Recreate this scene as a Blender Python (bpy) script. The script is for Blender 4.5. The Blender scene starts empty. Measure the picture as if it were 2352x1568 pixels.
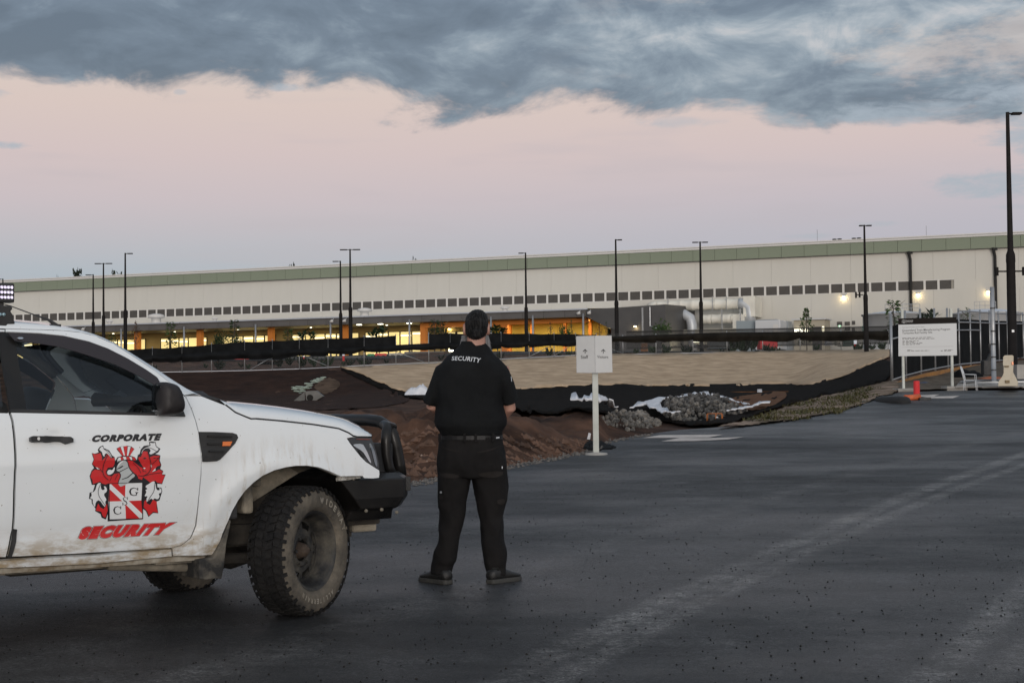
import bpy, bmesh, math, random
import numpy as np
from mathutils import Vector, Matrix, noise as mnoise
from mathutils.geometry import delaunay_2d_cdt

random.seed(7)
rng = np.random.default_rng(7)
SC = bpy.context.scene
COL = SC.collection
R = math.radians

# ------------------------------------------------------------------ camera
FPX, PITCH, ROLL, CAMZ = 3700.0, R(2.03), R(0.6), 1.33      # focal length in px of a 2352 px wide frame
cam_d = bpy.data.cameras.new('camera'); cam = bpy.data.objects.new('camera', cam_d); COL.objects.link(cam)
cam_d.sensor_width = 36.0; cam_d.lens = 36.0*FPX/2352.0
cam_d.clip_start = 0.1; cam_d.clip_end = 6000
_rt = Vector((1, 0, 0)); _up = Vector((0, -math.sin(PITCH), math.cos(PITCH))); _fw = Vector((0, math.cos(PITCH), math.sin(PITCH)))
_r = _rt*math.cos(ROLL)-_up*math.sin(ROLL); _u = _rt*math.sin(ROLL)+_up*math.cos(ROLL)
cam.matrix_world = Matrix(((_r.x, _u.x, -_fw.x, 0), (_r.y, _u.y, -_fw.y, 0), (_r.z, _u.z, -_fw.z, CAMZ), (0, 0, 0, 1)))
SC.camera = cam

# ------------------------------------------------------------------ node helper
class NT:
    def __init__(s, tree): s.t = tree; s.n = tree.nodes; s.l = tree.links
    def new(s, typ, **kw):
        n = s.n.new(typ); ins = kw.pop('ins', {})
        for k, v in kw.items(): setattr(n, k, v)
        for k, v in ins.items(): s.put(n.inputs[k], v)
        return n
    def put(s, sock, v):
        if isinstance(v, bpy.types.NodeSocket): s.l.new(v, sock)
        elif isinstance(v, bpy.types.Node): s.l.new(v.outputs[0], sock)
        else:
            if sock.type == 'RGBA' and len(v) == 3: v = (*v, 1)
            sock.default_value = v
    def math(s, op, a, b=0.0, c=0.0, clamp=False):
        n = s.n.new('ShaderNodeMath'); n.operation = op; n.use_clamp = clamp
        for i, v in enumerate((a, b, c)): s.put(n.inputs[i], v)
        return n.outputs[0]
    def ramp(s, fac, stops, interp='LINEAR'):
        n = s.n.new('ShaderNodeValToRGB'); e = n.color_ramp; e.interpolation = interp
        while len(e.elements) < len(stops): e.elements.new(0.5)
        for el, (p, c) in zip(e.elements, stops):
            el.position = p; el.color = (c, c, c, 1) if isinstance(c, (int, float)) else (*c, 1)
        s.put(n.inputs[0], fac); return n.outputs[0]
    def mix(s, f, a, b, blend='MIX'):
        n = s.n.new('ShaderNodeMix'); n.data_type = 'RGBA'; n.blend_type = blend
        s.put(n.inputs[0], f); s.put(n.inputs[6], a); s.put(n.inputs[7], b); return n.outputs[2]
    def noise(s, vec, scale, detail=4, rough=0.55, dist=0.0):
        n = s.n.new('ShaderNodeTexNoise'); s.put(n.inputs['Vector'], vec)
        n.inputs['Scale'].default_value = scale; n.inputs['Detail'].default_value = detail
        n.inputs['Roughness'].default_value = rough; n.inputs['Distortion'].default_value = dist
        return n.outputs[0]
    def mapping(s, vec, scale=(1, 1, 1), rot=(0, 0, 0), loc=(0, 0, 0)):
        n = s.n.new('ShaderNodeMapping'); s.put(n.inputs[0], vec)
        n.inputs[1].default_value = loc; n.inputs[2].default_value = rot; n.inputs[3].default_value = scale
        return n.outputs[0]
    def smooth(s, v, a, b):
        n = s.n.new('ShaderNodeMapRange'); n.interpolation_type = 'SMOOTHSTEP'
        s.put(n.inputs[0], v); s.put(n.inputs[1], a); s.put(n.inputs[2], b); return n.outputs[0]

# ------------------------------------------------------------------ sky
SUN_EL, SUN_ROT = R(5.0), R(172.0)
world = bpy.data.worlds.new('World'); SC.world = world; world.use_nodes = True
W = NT(world.node_tree); W.n.clear()
_tc = W.new('ShaderNodeTexCoord').outputs['Generated']
_sp = W.new('ShaderNodeSeparateXYZ', ins={0: _tc}); dx, dy, dz = _sp.outputs
zc = W.math('MAXIMUM', dz, 0.0)
clear = W.ramp(zc, [(0.0, (.33, .40, .49)), (.075, (.38, .45, .54)), (.10, (.48, .465, .535)), (.122, (.563, .484, .537)), (.15, (.635, .51, .525)),
                    (.18, (.685, .545, .515)), (.22, (.70, .59, .53)), (.35, (.56, .56, .58)), (.7, (.34, .44, .58)), (1.0, (.28, .39, .55))])
# mauve towards the right of the low sky
mauve = W.math('MULTIPLY', W.smooth(dx, -.18, .32), W.smooth(zc, .16, .07))
clear = W.mix(W.math('MULTIPLY', mauve, .8), clear, (.45, .43, .53))
# large faint streaks
strk = W.noise(W.mapping(_tc, scale=(3, 3, 22)), 2.2, 3)
clear = W.mix(W.math('MULTIPLY', W.smooth(strk, .52, .72), .25), clear, (.48, .43, .49))
# cloud deck, seen in perspective from below
pz = W.math('ADD', zc, 0.035)
px_ = W.math('DIVIDE', dx, pz); py_ = W.math('DIVIDE', dy, pz)
plane = W.new('ShaderNodeCombineXYZ', ins={0: px_, 1: py_, 2: 0.0}).outputs[0]
n1 = W.noise(W.mapping(_tc, scale=(1, 1, 2.9), loc=(4.3, 2.2, .6)), 6.5, 10, .60, .35)
n2 = W.noise(W.mapping(plane, scale=(.55, .9, 1), loc=(1.7, 7.7, 3)), 1.0, 5, .5)
# lower edge of the bank as a function of direction
edge = W.math('SUBTRACT', .178, W.math('MULTIPLY', dx, .062))
above = W.math('SUBTRACT', zc, edge)
dens = W.math('ADD', W.math('MULTIPLY', above, 17.0), W.math('MULTIPLY', W.math('SUBTRACT', n1, .5), 1.05))
dens = W.math('ADD', dens, W.math('MULTIPLY', W.math('SUBTRACT', n2, .5), .3))
# fine billows, less flattened than the deck
bil = lambda off: W.noise(W.mapping(_tc, scale=(1, 1, 2.0), loc=(.37, .11, off)), 15, 9, .60, .55)
b0 = bil(0.0); b1 = bil(-.022)
dens = W.math('ADD', dens, W.math('MULTIPLY', W.math('SUBTRACT', b0, .5), 1.15))
relief = W.math('SUBTRACT', b0, b1)
mask = W.smooth(dens, -.06, .22)
# the bank breaks open high up towards the right
brk = W.math('MULTIPLY', W.smooth(dx, .0, .16), W.smooth(W.noise(W.mapping(_tc, scale=(1, 1, 3.0), loc=(9.1, 3.4, 1)), 9.0, 9, .64), .51, .64))
mask = W.math('MULTIPLY', mask, W.math('SUBTRACT', 1.0, W.math('MULTIPLY', brk, .5)))
# small loose clouds below the bank
def puff(cx, cz, rx, rz, k):
    a = W.math('DIVIDE', W.math('SUBTRACT', dx, cx), rx); b = W.math('DIVIDE', W.math('SUBTRACT', zc, cz), rz)
    r2 = W.math('ADD', W.math('MULTIPLY', a, a), W.math('MULTIPLY', b, b))
    nz = W.noise(W.mapping(_tc, scale=(1, 1, 3.2), loc=(cx*9, 0, cz*7)), 42, 8, .68, .4)
    v = W.math('ADD', W.math('SUBTRACT', 1.0, r2), W.math('MULTIPLY', W.math('SUBTRACT', nz, .5), 3.4))
    front = W.smooth(dy, 0.0, .3)
    return W.math('MULTIPLY', W.math('MULTIPLY', W.smooth(v, -.1, 1.3), k), front)
loose = None
for c in ((-.302, .152, .019, .0028, .9), (-.312, .182, .020, .0055, .55), (-.198, .186, .004, .002, .5), (-.136, .190, .012, .003, .75),
          (.285, .124, .040, .0095, .95), (.315, .152, .036, .017, .95), (.235, .168, .060, .008, .75), (.30, .176, .05, .008, .9), (.105, .168, .03, .004, .5),
          (.222, .103, .016, .0022, .55), (.185, .097, .022, .0018, .45), (.302, .110, .02, .002, .4)):
    p = puff(*c); loose = p if loose is None else W.math('MAXIMUM', loose, p)
shade = W.noise(W.mapping(_tc, scale=(1, 1, 3.6), loc=(2.2, 5.1, .3)), 6.0, 7, .52, .4)
deep = W.math('ADD', W.math('SUBTRACT', W.math('MULTIPLY', W.smooth(dx, .26, -.30), .36), .13), W.math('MULTIPLY', W.math('SUBTRACT', shade, .5), 1.75))
deep = W.math('SUBTRACT', deep, W.math('MULTIPLY', relief, 1.5))
deep = W.math('ADD', deep, W.math('MULTIPLY', W.smooth(above, .035, -.01), .14))
ccol = W.ramp(W.math('ADD', .5, W.math('SUBTRACT', 0.02, deep)), [(0.0, (.098, .136, .205)), (.35, (.142, .190, .270)), (.62, (.235, .295, .375)), (.85, (.38, .43, .495)), (1.0, (.52, .53, .57))])
ccol = W.mix(W.math('MULTIPLY', W.smooth(zc, .27, .85), .6), ccol, (.46, .51, .57))
sky = W.mix(W.math('MULTIPLY', mask, .97), clear, ccol)
sky = W.mix(W.math('MULTIPLY', loose, W.math('ADD', .55, W.math('MULTIPLY', b0, .7))), sky, (.37, .425, .51))
# the after-glow side of the sky, behind the camera
glow = W.smooth(dy, .25, -.85)
gz = W.ramp(zc, [(0, (1.0, .90, .82)), (.3, (.96, .92, .89)), (.75, (.55, .60, .68)), (1, (.40, .46, .55))])
gcl = W.mix(W.math('MULTIPLY', W.smooth(n1, .42, .60), .35), gz, (.40, .44, .50))
sky = W.mix(glow, sky, gcl)
nish = W.new('ShaderNodeTexSky', sky_type='NISHITA', sun_disc=False)
nish.sun_elevation = SUN_EL; nish.sun_rotation = SUN_ROT; nish.altitude = 50; nish.air_density = 1.2; nish.dust_density = 1.5
bg1 = W.new('ShaderNodeBackground', ins={0: sky, 1: 0.93})
bg2 = W.new('ShaderNodeBackground', ins={0: nish.outputs[0], 1: 0.02})
add = W.new('ShaderNodeAddShader', ins={0: bg1.outputs[0], 1: bg2.outputs[0]})
W.l.new(add.outputs[0], W.new('ShaderNodeOutputWorld').inputs[0])

# ------------------------------------------------------------------ sun (after-glow behind the camera) and exposure
sun_d = bpy.data.lights.new('sun', 'SUN'); sun = bpy.data.objects.new('sun', sun_d); COL.objects.link(sun)
sun_d.energy = 1.25; sun_d.angle = R(20); sun_d.color = (1.0, .96, .93)
_sd = Vector((math.sin(SUN_ROT)*math.cos(SUN_EL), math.cos(SUN_ROT)*math.cos(SUN_EL), math.sin(SUN_EL)))
sun.rotation_euler = (-_sd).to_track_quat('-Z', 'Y').to_euler()
SC.view_settings.view_transform = 'Standard'; SC.view_settings.look = 'None'
SC.view_settings.exposure = 0.0; SC.view_settings.gamma = 1.0; SC.view_settings.use_curve_mapping = False
SC.render.engine = 'CYCLES'; SC.cycles.use_denoising = True
SC.cycles.max_bounces = 6; SC.cycles.transparent_max_bounces = 16

# ------------------------------------------------------------------ measuring: a pixel of the 2352 px photograph at a depth -> the place it shows
def ray(x, y):
    u = (x-1176)/FPX; v = (784-y)/FPX
    a = u*math.cos(ROLL)+v*math.sin(ROLL); b = -u*math.sin(ROLL)+v*math.cos(ROLL)
    return (a, math.cos(PITCH)-b*math.sin(PITCH), math.sin(PITCH)+b*math.cos(PITCH))
def P(x, y, Y):
    d = ray(x, y); t = Y/d[1]; return Vector((d[0]*t, Y, CAMZ+d[2]*t))
def crop(x0, y0, s):
    return lambda x, y: ((x0+x/s)/1.10204, (y0+y/s)/1.10204)
cA = crop(0, 700, 3.1357); cB = crop(500, 950, 2.412); cC = crop(0, 1150, 3.794); cW = crop(0, 780, 4.9)
cE = crop(860, 1040, 5.225); cG = crop(190, 1080, 5.227); cM = crop(1040, 770, 4.357); cL = crop(1040, 1080, 3.733)
c6 = crop(0, 640, 3.36); c7 = crop(600, 620, 3.92); c8 = crop(1200, 600, 3.92); cR = crop(1750, 560, 4.612)
c3 = crop(2180, 640, 3.92); cP = crop(1400, 820, 3.92); cS = crop(400, 880, 3.36); cQ = crop(1900, 860, 3.399); cT = crop(0, 680, 7.125)
cN = crop(2270, 790, 13.065)

# ------------------------------------------------------------------ materials
def mat(name, c1, c2=None, scale=5.0, rough=.6, r2=None, bump=0.0, bscale=None, metal=0.0, spec=.5, stretch=(1, 1, 1), detail=5, coat=0.0, lo=.35, hi=.65, emit=None, estr=1.0):
    m = bpy.data.materials.new(name); m.use_nodes = True; N = NT(m.node_tree)
    b = N.n['Principled BSDF']; b.inputs['Metallic'].default_value = metal; b.inputs['Specular IOR Level'].default_value = spec
    b.inputs['Roughness'].default_value = rough; b.inputs['Coat Weight'].default_value = coat; b.inputs['Coat Roughness'].default_value = .06
    b.inputs['Base Color'].default_value = (*c1, 1)
    if c2 is not None or bump:
        tc = N.mapping(N.new('ShaderNodeTexCoord').outputs['Object'], scale=stretch)
        if c2 is not None:
            f = N.noise(tc, scale, detail, .6)
            N.put(b.inputs['Base Color'], N.ramp(f, [(lo, c1), (hi, c2)]))
            if r2 is not None: N.put(b.inputs['Roughness'], N.ramp(f, [(lo, rough), (hi, r2)]))
        if bump:
            bf = N.noise(tc, bscale or scale*3, 6, .65)
            N.put(b.inputs['Normal'], N.new('ShaderNodeBump', ins={'Strength': bump, 'Distance': .05, 'Height': bf}))
    if emit: b.inputs['Emission Color'].default_value = (*emit, 1); b.inputs['Emission Strength'].default_value = estr
    return m

# ------------------------------------------------------------------ object helpers
def mesh_of(name, verts, faces, smooth=False):
    me = bpy.data.meshes.new(name); me.from_pydata([tuple(v) for v in verts], [], [tuple(f) for f in faces]); me.update()
    if smooth: me.polygons.foreach_set('use_smooth', [True]*len(me.polygons))
    return me
def link(name, me, m=None, parent=None, loc=None, rot=None):
    o = bpy.data.objects.new(name, me); COL.objects.link(o)
    if m is not None:
        for mm in (m if isinstance(m, (list, tuple)) else [m]): me.materials.append(mm)
    if parent is not None: o.parent = parent
    if loc is not None: o.location = loc
    if rot is not None: o.rotation_euler = rot
    return o
def tag(o, label=None, cat=None, group=None, kind=None):
    if label: o['label'] = label
    if cat: o['category'] = cat
    if group: o['group'] = group
    if kind: o['kind'] = kind
    return o
def thing(name, label, cat, loc=(0, 0, 0), rotz=0.0, group=None):
    o = bpy.data.objects.new(name, None); COL.objects.link(o); o.empty_display_size = .2
    o.location = loc; o.rotation_euler = (0, 0, rotz); return tag(o, label, cat, group)
class MB:
    """collects simple solids into one mesh"""
    def __init__(s): s.v = []; s.f = []; s.mi = []
    def add(s, v, f, mi=0):
        n = len(s.v); s.v += [tuple(a) for a in v]; s.f += [tuple(i+n for i in q) for q in f]; s.mi += [mi]*len(f); return s
    def box(s, x0, x1, y0, y1, z0, z1, mi=0, M=None):
        v = [Vector(p) for p in ((x0, y0, z0), (x1, y0, z0), (x1, y1, z0), (x0, y1, z0), (x0, y0, z1), (x1, y0, z1), (x1, y1, z1), (x0, y1, z1))]
        if M is not None: v = [M @ p for p in v]
        return s.add(v, [(0, 3, 2, 1), (4, 5, 6, 7), (0, 1, 5, 4), (1, 2, 6, 5), (2, 3, 7, 6), (3, 0, 4, 7)], mi)
    def tube(s, pts, r, n=8, mi=0, caps=True, flat=None):
        pts = [Vector(p) for p in pts]; rs = r if isinstance(r, list) else [r]*len(pts)
        v = []; up = Vector((0, 0, 1)); prev = None
        for i, p in enumerate(pts):
            t = (pts[min(i+1, len(pts)-1)]-pts[max(i-1, 0)]).normalized()
            if prev is None:
                a = up if abs(t.dot(up)) < .9 else Vector((1, 0, 0))
                prev = (a-t*a.dot(t)).normalized()
            else: prev = (prev-t*prev.dot(t)).normalized()
            bi = t.cross(prev); rr = rs[i]; ra, rb = rr if isinstance(rr, (tuple, list)) else (rr, rr)
            for k in range(n):
                an = 2*math.pi*k/n; v.append(p+prev*(ra*math.cos(an))+bi*(rb*math.sin(an)))
        f = [(i*n+k, i*n+(k+1) % n, (i+1)*n+(k+1) % n, (i+1)*n+k) for i in range(len(pts)-1) for k in range(n)]
        if caps: f += [tuple(range(n-1, -1, -1)), tuple(range((len(pts)-1)*n, len(pts)*n))]
        return s.add(v, f, mi)
    def lathe(s, prof, n=24, M=None, mi=0, closed=False):
        """prof: (radius, height) pairs round local z"""
        v = []
        for r, h in prof:
            for k in range(n):
                a = 2*math.pi*k/n; v.append(Vector((r*math.cos(a), r*math.sin(a), h)))
        if M is not None: v = [M @ p for p in v]
        m = len(prof); f = [(i*n+k, i*n+(k+1) % n, (i+1)*n+(k+1) % n, (i+1)*n+k) for i in range(m-1) for k in range(n)]
        if closed: f += [((m-1)*n+k, (m-1)*n+(k+1) % n, (k+1) % n, k) for k in range(n)]
        return s.add(v, f, mi)
    def loft(s, rings, mi=0, caps=True):
        n = len(rings[0]); v = [p for r in rings for p in r]
        f = [(i*n+k, i*n+(k+1) % n, (i+1)*n+(k+1) % n, (i+1)*n+k) for i in range(len(rings)-1) for k in range(n)]
        if caps: f += [tuple(range(n-1, -1, -1)), tuple(range((len(rings)-1)*n, len(rings)*n))]
        return s.add(v, f, mi)
    def prism(s, poly, z0, z1, M=None, mi=0):
        n = len(poly); v = [Vector((x, y, z0)) for x, y in poly]+[Vector((x, y, z1)) for x, y in poly]
        if M is not None: v = [M @ p for p in v]
        return s.add(v, [tuple(range(n-1, -1, -1)), tuple(range(n, 2*n))]+[(k, (k+1) % n, n+(k+1) % n, n+k) for k in range(n)], mi)
    def mesh(s, name, smooth=False):
        me = mesh_of(name, s.v, s.f, smooth)
        if any(s.mi): me.polygons.foreach_set('material_index', s.mi)
        return me
    def build(s, name, m, parent=None, smooth=False, bevel=0.0, loc=None, rot=None, autos=None):
        o = link(name, s.mesh(name, smooth), m, parent, loc, rot)
        bm = bmesh.new(); bm.from_mesh(o.data); bmesh.ops.recalc_face_normals(bm, faces=bm.faces); bm.to_mesh(o.data); bm.free()
        if bevel:
            b = o.modifiers.new('b', 'BEVEL'); b.width = bevel; b.segments = 2; b.limit_method = 'ANGLE'; b.angle_limit = R(35)
        if autos is not None:
            for e in o.data.edges: pass
            o.data.polygons.foreach_set('use_smooth', [True]*len(o.data.polygons)); sharp_by_angle(o.data, autos)
        return o
def sharp_by_angle(me, deg):
    bm = bmesh.new(); bm.from_mesh(me)
    for e in bm.edges:
        if len(e.link_faces) == 2 and e.calc_face_angle(0) > R(deg): e.smooth = False
    bm.to_mesh(me); bm.free()
def bake(o, name):
    """applies the modifiers of o"""
    dg = bpy.context.evaluated_depsgraph_get(); me = bpy.data.meshes.new_from_object(o.evaluated_get(dg)); me.name = name
    old = o.data; o.modifiers.clear(); o.data = me; bpy.data.meshes.remove(old); return o
def resample(poly, step, closed=True):
    out = []; n = len(poly)
    for i in range(n if closed else n-1):
        a = poly[i]; b = poly[(i+1) % n]; d = math.dist(a, b); k = max(1, int(round(d/step)))
        out += [(a[0]+(b[0]-a[0])*j/k, a[1]+(b[1]-a[1])*j/k) for j in range(k)]
    if not closed: out.append(tuple(poly[-1]))
    return out
def inside(poly, X, Y):
    X = np.asarray(X); Y = np.asarray(Y); c = np.zeros(X.shape, bool); n = len(poly); j = n-1
    for i in range(n):
        xi, yi = poly[i]; xj, yj = poly[j]
        t = ((yi > Y) != (yj > Y)) & (X < (xj-xi)*(Y-yi)/((yj-yi) if yj != yi else 1e-9)+xi); c ^= t; j = i
    return c
def edge_dist(poly, X, Y):
    d = np.full(np.shape(X), 1e9); n = len(poly)
    for i in range(n):
        ax, ay = poly[i]; bx, by = poly[(i+1) % n]; ux, uy = bx-ax, by-ay; L = ux*ux+uy*uy+1e-12
        t = np.clip(((X-ax)*ux+(Y-ay)*uy)/L, 0, 1); d = np.minimum(d, np.hypot(X-ax-t*ux, Y-ay-t*uy))
    return d
def fill(poly, step, sx=1.0):
    """2D outline -> triangulated points (outline and inner grid)"""
    b = resample(poly, step); xs = [p[0] for p in poly]; ys = [p[1] for p in poly]
    gx, gy = np.meshgrid(np.arange(min(xs)+step*.5, max(xs), step), np.arange(min(ys)+step*.5, max(ys), step))
    gx = gx.ravel(); gy = gy.ravel(); ok = inside(poly, gx, gy)
    gx, gy = gx[ok], gy[ok]
    if len(gx): ok = edge_dist(poly, gx, gy) > step*.45; gx, gy = gx[ok], gy[ok]
    pts = [Vector(p) for p in b]+[Vector(p) for p in zip(gx.tolist(), gy.tolist())]
    n = len(b); r = delaunay_2d_cdt(pts, [(i, (i+1) % n) for i in range(n)], [], 1, 1e-7)
    return [(v.x, v.y) for v in r[0]], [tuple(f) for f in r[2]]
def inset(poly, d):
    A = sum(poly[i][0]*poly[(i+1) % len(poly)][1]-poly[(i+1) % len(poly)][0]*poly[i][1] for i in range(len(poly)))
    sg = 1 if A > 0 else -1; out = []; n = len(poly)
    for i in range(n):
        a, p, b = Vector(poly[i-1]), Vector(poly[i]), Vector(poly[(i+1) % n])
        e1 = (p-a).normalized(); e2 = (b-p).normalized(); n1 = Vector((-e1.y, e1.x))*sg; n2 = Vector((-e2.y, e2.x))*sg
        m = n1+n2; k = m.length
        m = m/k if k > 1e-6 else n1
        q = p+m*(d/max(.5, m.dot(n1))); out.append((q.x, q.y))
    return out
def smooth_poly(pts, closed=True, it=1):
    """Chaikin corner cutting"""
    for _ in range(it):
        n = len(pts); o = []
        rg = range(n) if closed else range(n-1)
        if not closed: o.append(pts[0])
        for i in rg:
            a = pts[i]; b = pts[(i+1) % n]
            o += [(a[0]*.75+b[0]*.25, a[1]*.75+b[1]*.25), (a[0]*.25+b[0]*.75, a[1]*.25+b[1]*.75)]
        if not closed: o.append(pts[-1])
        pts = o
    return pts
def text_shape(body, offset=0.0, shear=0.0, spacing=1.0, res=3):
    """lettering as flat triangles, scaled to the unit square; returns verts, faces, aspect"""
    cu = bpy.data.curves.new('lettering', 'FONT'); cu.body = body; cu.offset = offset; cu.shear = shear; cu.space_character = spacing; cu.resolution_u = res
    cu.fill_mode = 'FRONT' if hasattr(cu, 'fill_mode') else None
    o = bpy.data.objects.new('lettering', cu); COL.objects.link(o)
    dg = bpy.context.evaluated_depsgraph_get(); dg.update(); me = bpy.data.meshes.new_from_object(o.evaluated_get(dg))
    v = [(p.co.x, p.co.y) for p in me.vertices]; f = [tuple(q.vertices) for q in me.polygons]
    bpy.data.objects.remove(o); bpy.data.curves.remove(cu); bpy.data.meshes.remove(me)
    return v, f
def unit(v, ref=None):
    r = ref or v; x0 = min(p[0] for p in r); x1 = max(p[0] for p in r); y0 = min(p[1] for p in r); y1 = max(p[1] for p in r)
    return [((p[0]-x0)/(x1-x0), (p[1]-y0)/(y1-y0)) for p in v]
def flat_text(name, body, w, m, parent, o, ux, uy, offset=0.0, h=None, spacing=1.0, shear=0.0):
    """lettering on a flat board: o = lower left corner, ux / uy = unit directions, w = width"""
    v, f = text_shape(body, offset, shear, spacing); x0 = min(p[0] for p in v); x1 = max(p[0] for p in v); y0 = min(p[1] for p in v); y1 = max(p[1] for p in v)
    s = w/(x1-x0); t = (h/(y1-y0)) if h else s
    o = Vector(o); ux = Vector(ux); uy = Vector(uy)
    return link(name, mesh_of(name, [o+ux*((p[0]-x0)*s)+uy*((p[1]-y0)*t) for p in v], f), m, parent)
# lattice noise for terrain
_lat = rng.random((256, 256))
def vnoise(x, y):
    xi = np.floor(x).astype(int); yi = np.floor(y).astype(int); fx = x-xi; fy = y-yi; fx = fx*fx*(3-2*fx); fy = fy*fy*(3-2*fy)
    g = lambda a, b: _lat[a % 256, b % 256]
    return (g(xi, yi)*(1-fx)+g(xi+1, yi)*fx)*(1-fy)+(g(xi, yi+1)*(1-fx)+g(xi+1, yi+1)*fx)*fy-.5

# ================================================================== GROUND
GA, GB, GC = -.0857, .0043, .00044
def zroad(Y): return GA+GB*Y+GC*Y*Y
def road_hit(x, y):
    d = ray(x, y); s = d[2]/d[1]
    A, B, C = GC, GB-s, GA-CAMZ; D = B*B-4*A*C
    Y = (-B+math.sqrt(max(D, 0)))/(2*A); return Y
EDGE_PX = [(-900, 1450), (-300, 1345), (0, 1290), (500, 1190), (760, 1143), (940, 1113), (1060, 1098), (1170, 1074), (1290, 1052), (1372, 1036), (1398, 1016), (1480, 1001), (1560, 990),
           (1650, 984), (1740, 976), (1830, 962), (1920, 940), (2000, 918), (2030, 909), (2060, 904), (2115, 901), (2200, 899), (2352, 898), (2500, 896), (2900, 892)]
_eu, _eY = [], []
for x, y in EDGE_PX:
    Y = min(road_hit(x, y), 56.0); p = P(x, y, Y); _eu.append(p.x/Y); _eY.append(Y)
_eu = np.array(_eu); _eY = np.array(_eY)
def edgeY(u): return np.interp(u, _eu, _eY)
COLS = {  # px column: (row, depth) going away from the road edge
    -700: [(985, 50), (945, 85), (930, 100), (915, 112), (856, 121)],
    0: [(985, 50), (945, 85), (930, 100), (915, 112), (857, 121)],
    400: [(983, 50), (943, 85), (927, 100), (912, 112), (855, 122)],
    700: [(978, 50), (940, 85), (925, 100), (910, 112), (848, 123)],
    860: [(975, 46), (940, 75), (922, 97), (905, 112), (844, 124.5)],
    1000: [(1000, 34), (955, 58), (927, 92), (905, 112), (838, 126)],
    1150: [(1010, 31), (955, 55), (930, 92), (897, 113), (830, 128)],
    1300: [(1003, 34), (962, 54), (942, 64), (915, 95), (893, 114), (822, 130)],
    1420: [(988, 46), (955, 53), (932, 62), (912, 92), (890, 116), (816, 132)],
    1550: [(984, 45), (955, 51), (922, 58), (906, 88), (890, 118), (814, 134)],
    1700: [(966, 47), (940, 55), (914, 68), (902, 95), (889, 117), (810, 136.5)],
    1800: [(945, 52), (924, 64), (905, 90), (889, 116), (808, 138)],
    1930: [(912, 62), (897, 78), (878, 96), (860, 108), (805, 140)],
    2040: [(880, 63), (850, 84), (823, 112), (803, 142)],
    2150: [(885, 60), (868, 66), (842, 79), (822, 112), (800, 142)],
    2352: [(873, 61), (850, 68), (824, 89), (815, 112), (799, 142)],
    3100: [(868, 61), (846, 68), (820, 89), (810, 112), (795, 142)]}
_cu, _cp = [], []
for x, lst in COLS.items():
    u = ray(x, 920)[0]/ray(x, 920)[1]; eY = float(edgeY(u)); ys = list(np.arange(-60, eY, 1.5))+[eY]; zs = [zroad(max(Y, -4)) for Y in ys]
    for r, Y in lst:
        if Y > eY+1: ys.append(Y); zs.append(P(x, r, Y).z)
    ys += [ys[-1]+28, 186, 4000]; zs += [max(zs[-1]+.7, 5.9 if x > 900 else 5.5), 6.3, 6.3]
    _cu.append(u); _cp.append((np.array(ys), np.array(zs)))
_cu = np.array(_cu)
def H0(X, Y):
    X = np.asarray(X, float); Y = np.asarray(Y, float); u = X/np.maximum(Y, 3.0)
    V = np.array([np.interp(Y, ys, zs) for ys, zs in _cp]); i = np.clip(np.searchsorted(_cu, u)-1, 0, len(_cu)-2)
    t = np.clip((u-_cu[i])/(_cu[i+1]-_cu[i]), 0, 1); t = t*t*(3-2*t)
    idx = np.arange(V.shape[1]) if V.ndim == 2 else None
    return V[i, idx]*(1-t)+V[i+1, idx]*t
def rough_amt(X, Y):
    u = X/np.maximum(Y, 3.0); d = Y-edgeY(u); a = np.clip(d/4.0, 0, 1)
    return a, d
def H(X, Y):
    X = np.atleast_1d(np.asarray(X, float)); Y = np.atleast_1d(np.asarray(Y, float)); z = H0(X, Y); a, d = rough_amt(X, Y)
    u = X/np.maximum(Y, 3.0)
    for bx, by, bh, sx, sy in ((.45, 27.5, .55, 2.4, 2.6), (-1.7, 23.5, .36, 1.6, 2.2), (-3.6, 27, .5, 2.2, 3), (1.6, 34, .45, 2.2, 3.5)): z = z+a*bh*np.exp(-((X-bx)/sx)**2-((Y-by)/sy)**2)
    soil = a*np.clip((70-Y)/30, 0, 1)*np.clip((.06-u)/.05, 0, 1)       # the heaped soil left of the direction sign
    n = vnoise(X*.45, Y*.30)*.9+vnoise(X*1.3+9, Y*.9)*.42+vnoise(X*3.1, Y*2.4)*.26+vnoise(X*7+3, Y*6)*.16
    z = z+soil*n*1.0
    side = a*(1-np.clip((.06-u)/.05, 0, 1))*np.clip((100-Y)/20, 0, 1)
    z = z+side*(vnoise(X*1.2, Y*.9)*.05+vnoise(X*4, Y*3)*.04)
    far = a*np.clip((Y-70)/20, 0, 1)*np.clip((122-Y)/6, 0, 1)
    return z+far*(vnoise(X*.5, Y*.4)*.14+vnoise(X*1.7, Y*1.7)*.07)
def Hs(x, y): return float(H(x, y)[0])
def on_ground(px, y0=14.0, y1=160.0):
    """pixels -> points where the line of sight meets the terrain"""
    out = np.zeros((len(px), 3)); D = np.array([ray(*p) for p in px]); s = D[:, 0]/D[:, 1]; k = D[:, 2]/D[:, 1]
    found = np.zeros(len(px), bool); prevY = np.full(len(px), y0)
    for Y in np.concatenate([np.arange(y0, 60, .35), np.arange(60, y1, .5)]):
        hit = (~found) & (CAMZ+k*Y <= H(s*Y, np.full(len(px), Y)))
        if hit.any(): out[hit] = np.c_[s*Y, np.full(len(px), Y), CAMZ+k*Y][hit]; found |= hit
    nf = ~found
    out[nf] = np.c_[s*y1, np.full(len(px), y1), CAMZ+k*y1][nf]
    return out
def G(x, y): return Vector(on_ground([(x, y)])[0])

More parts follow.
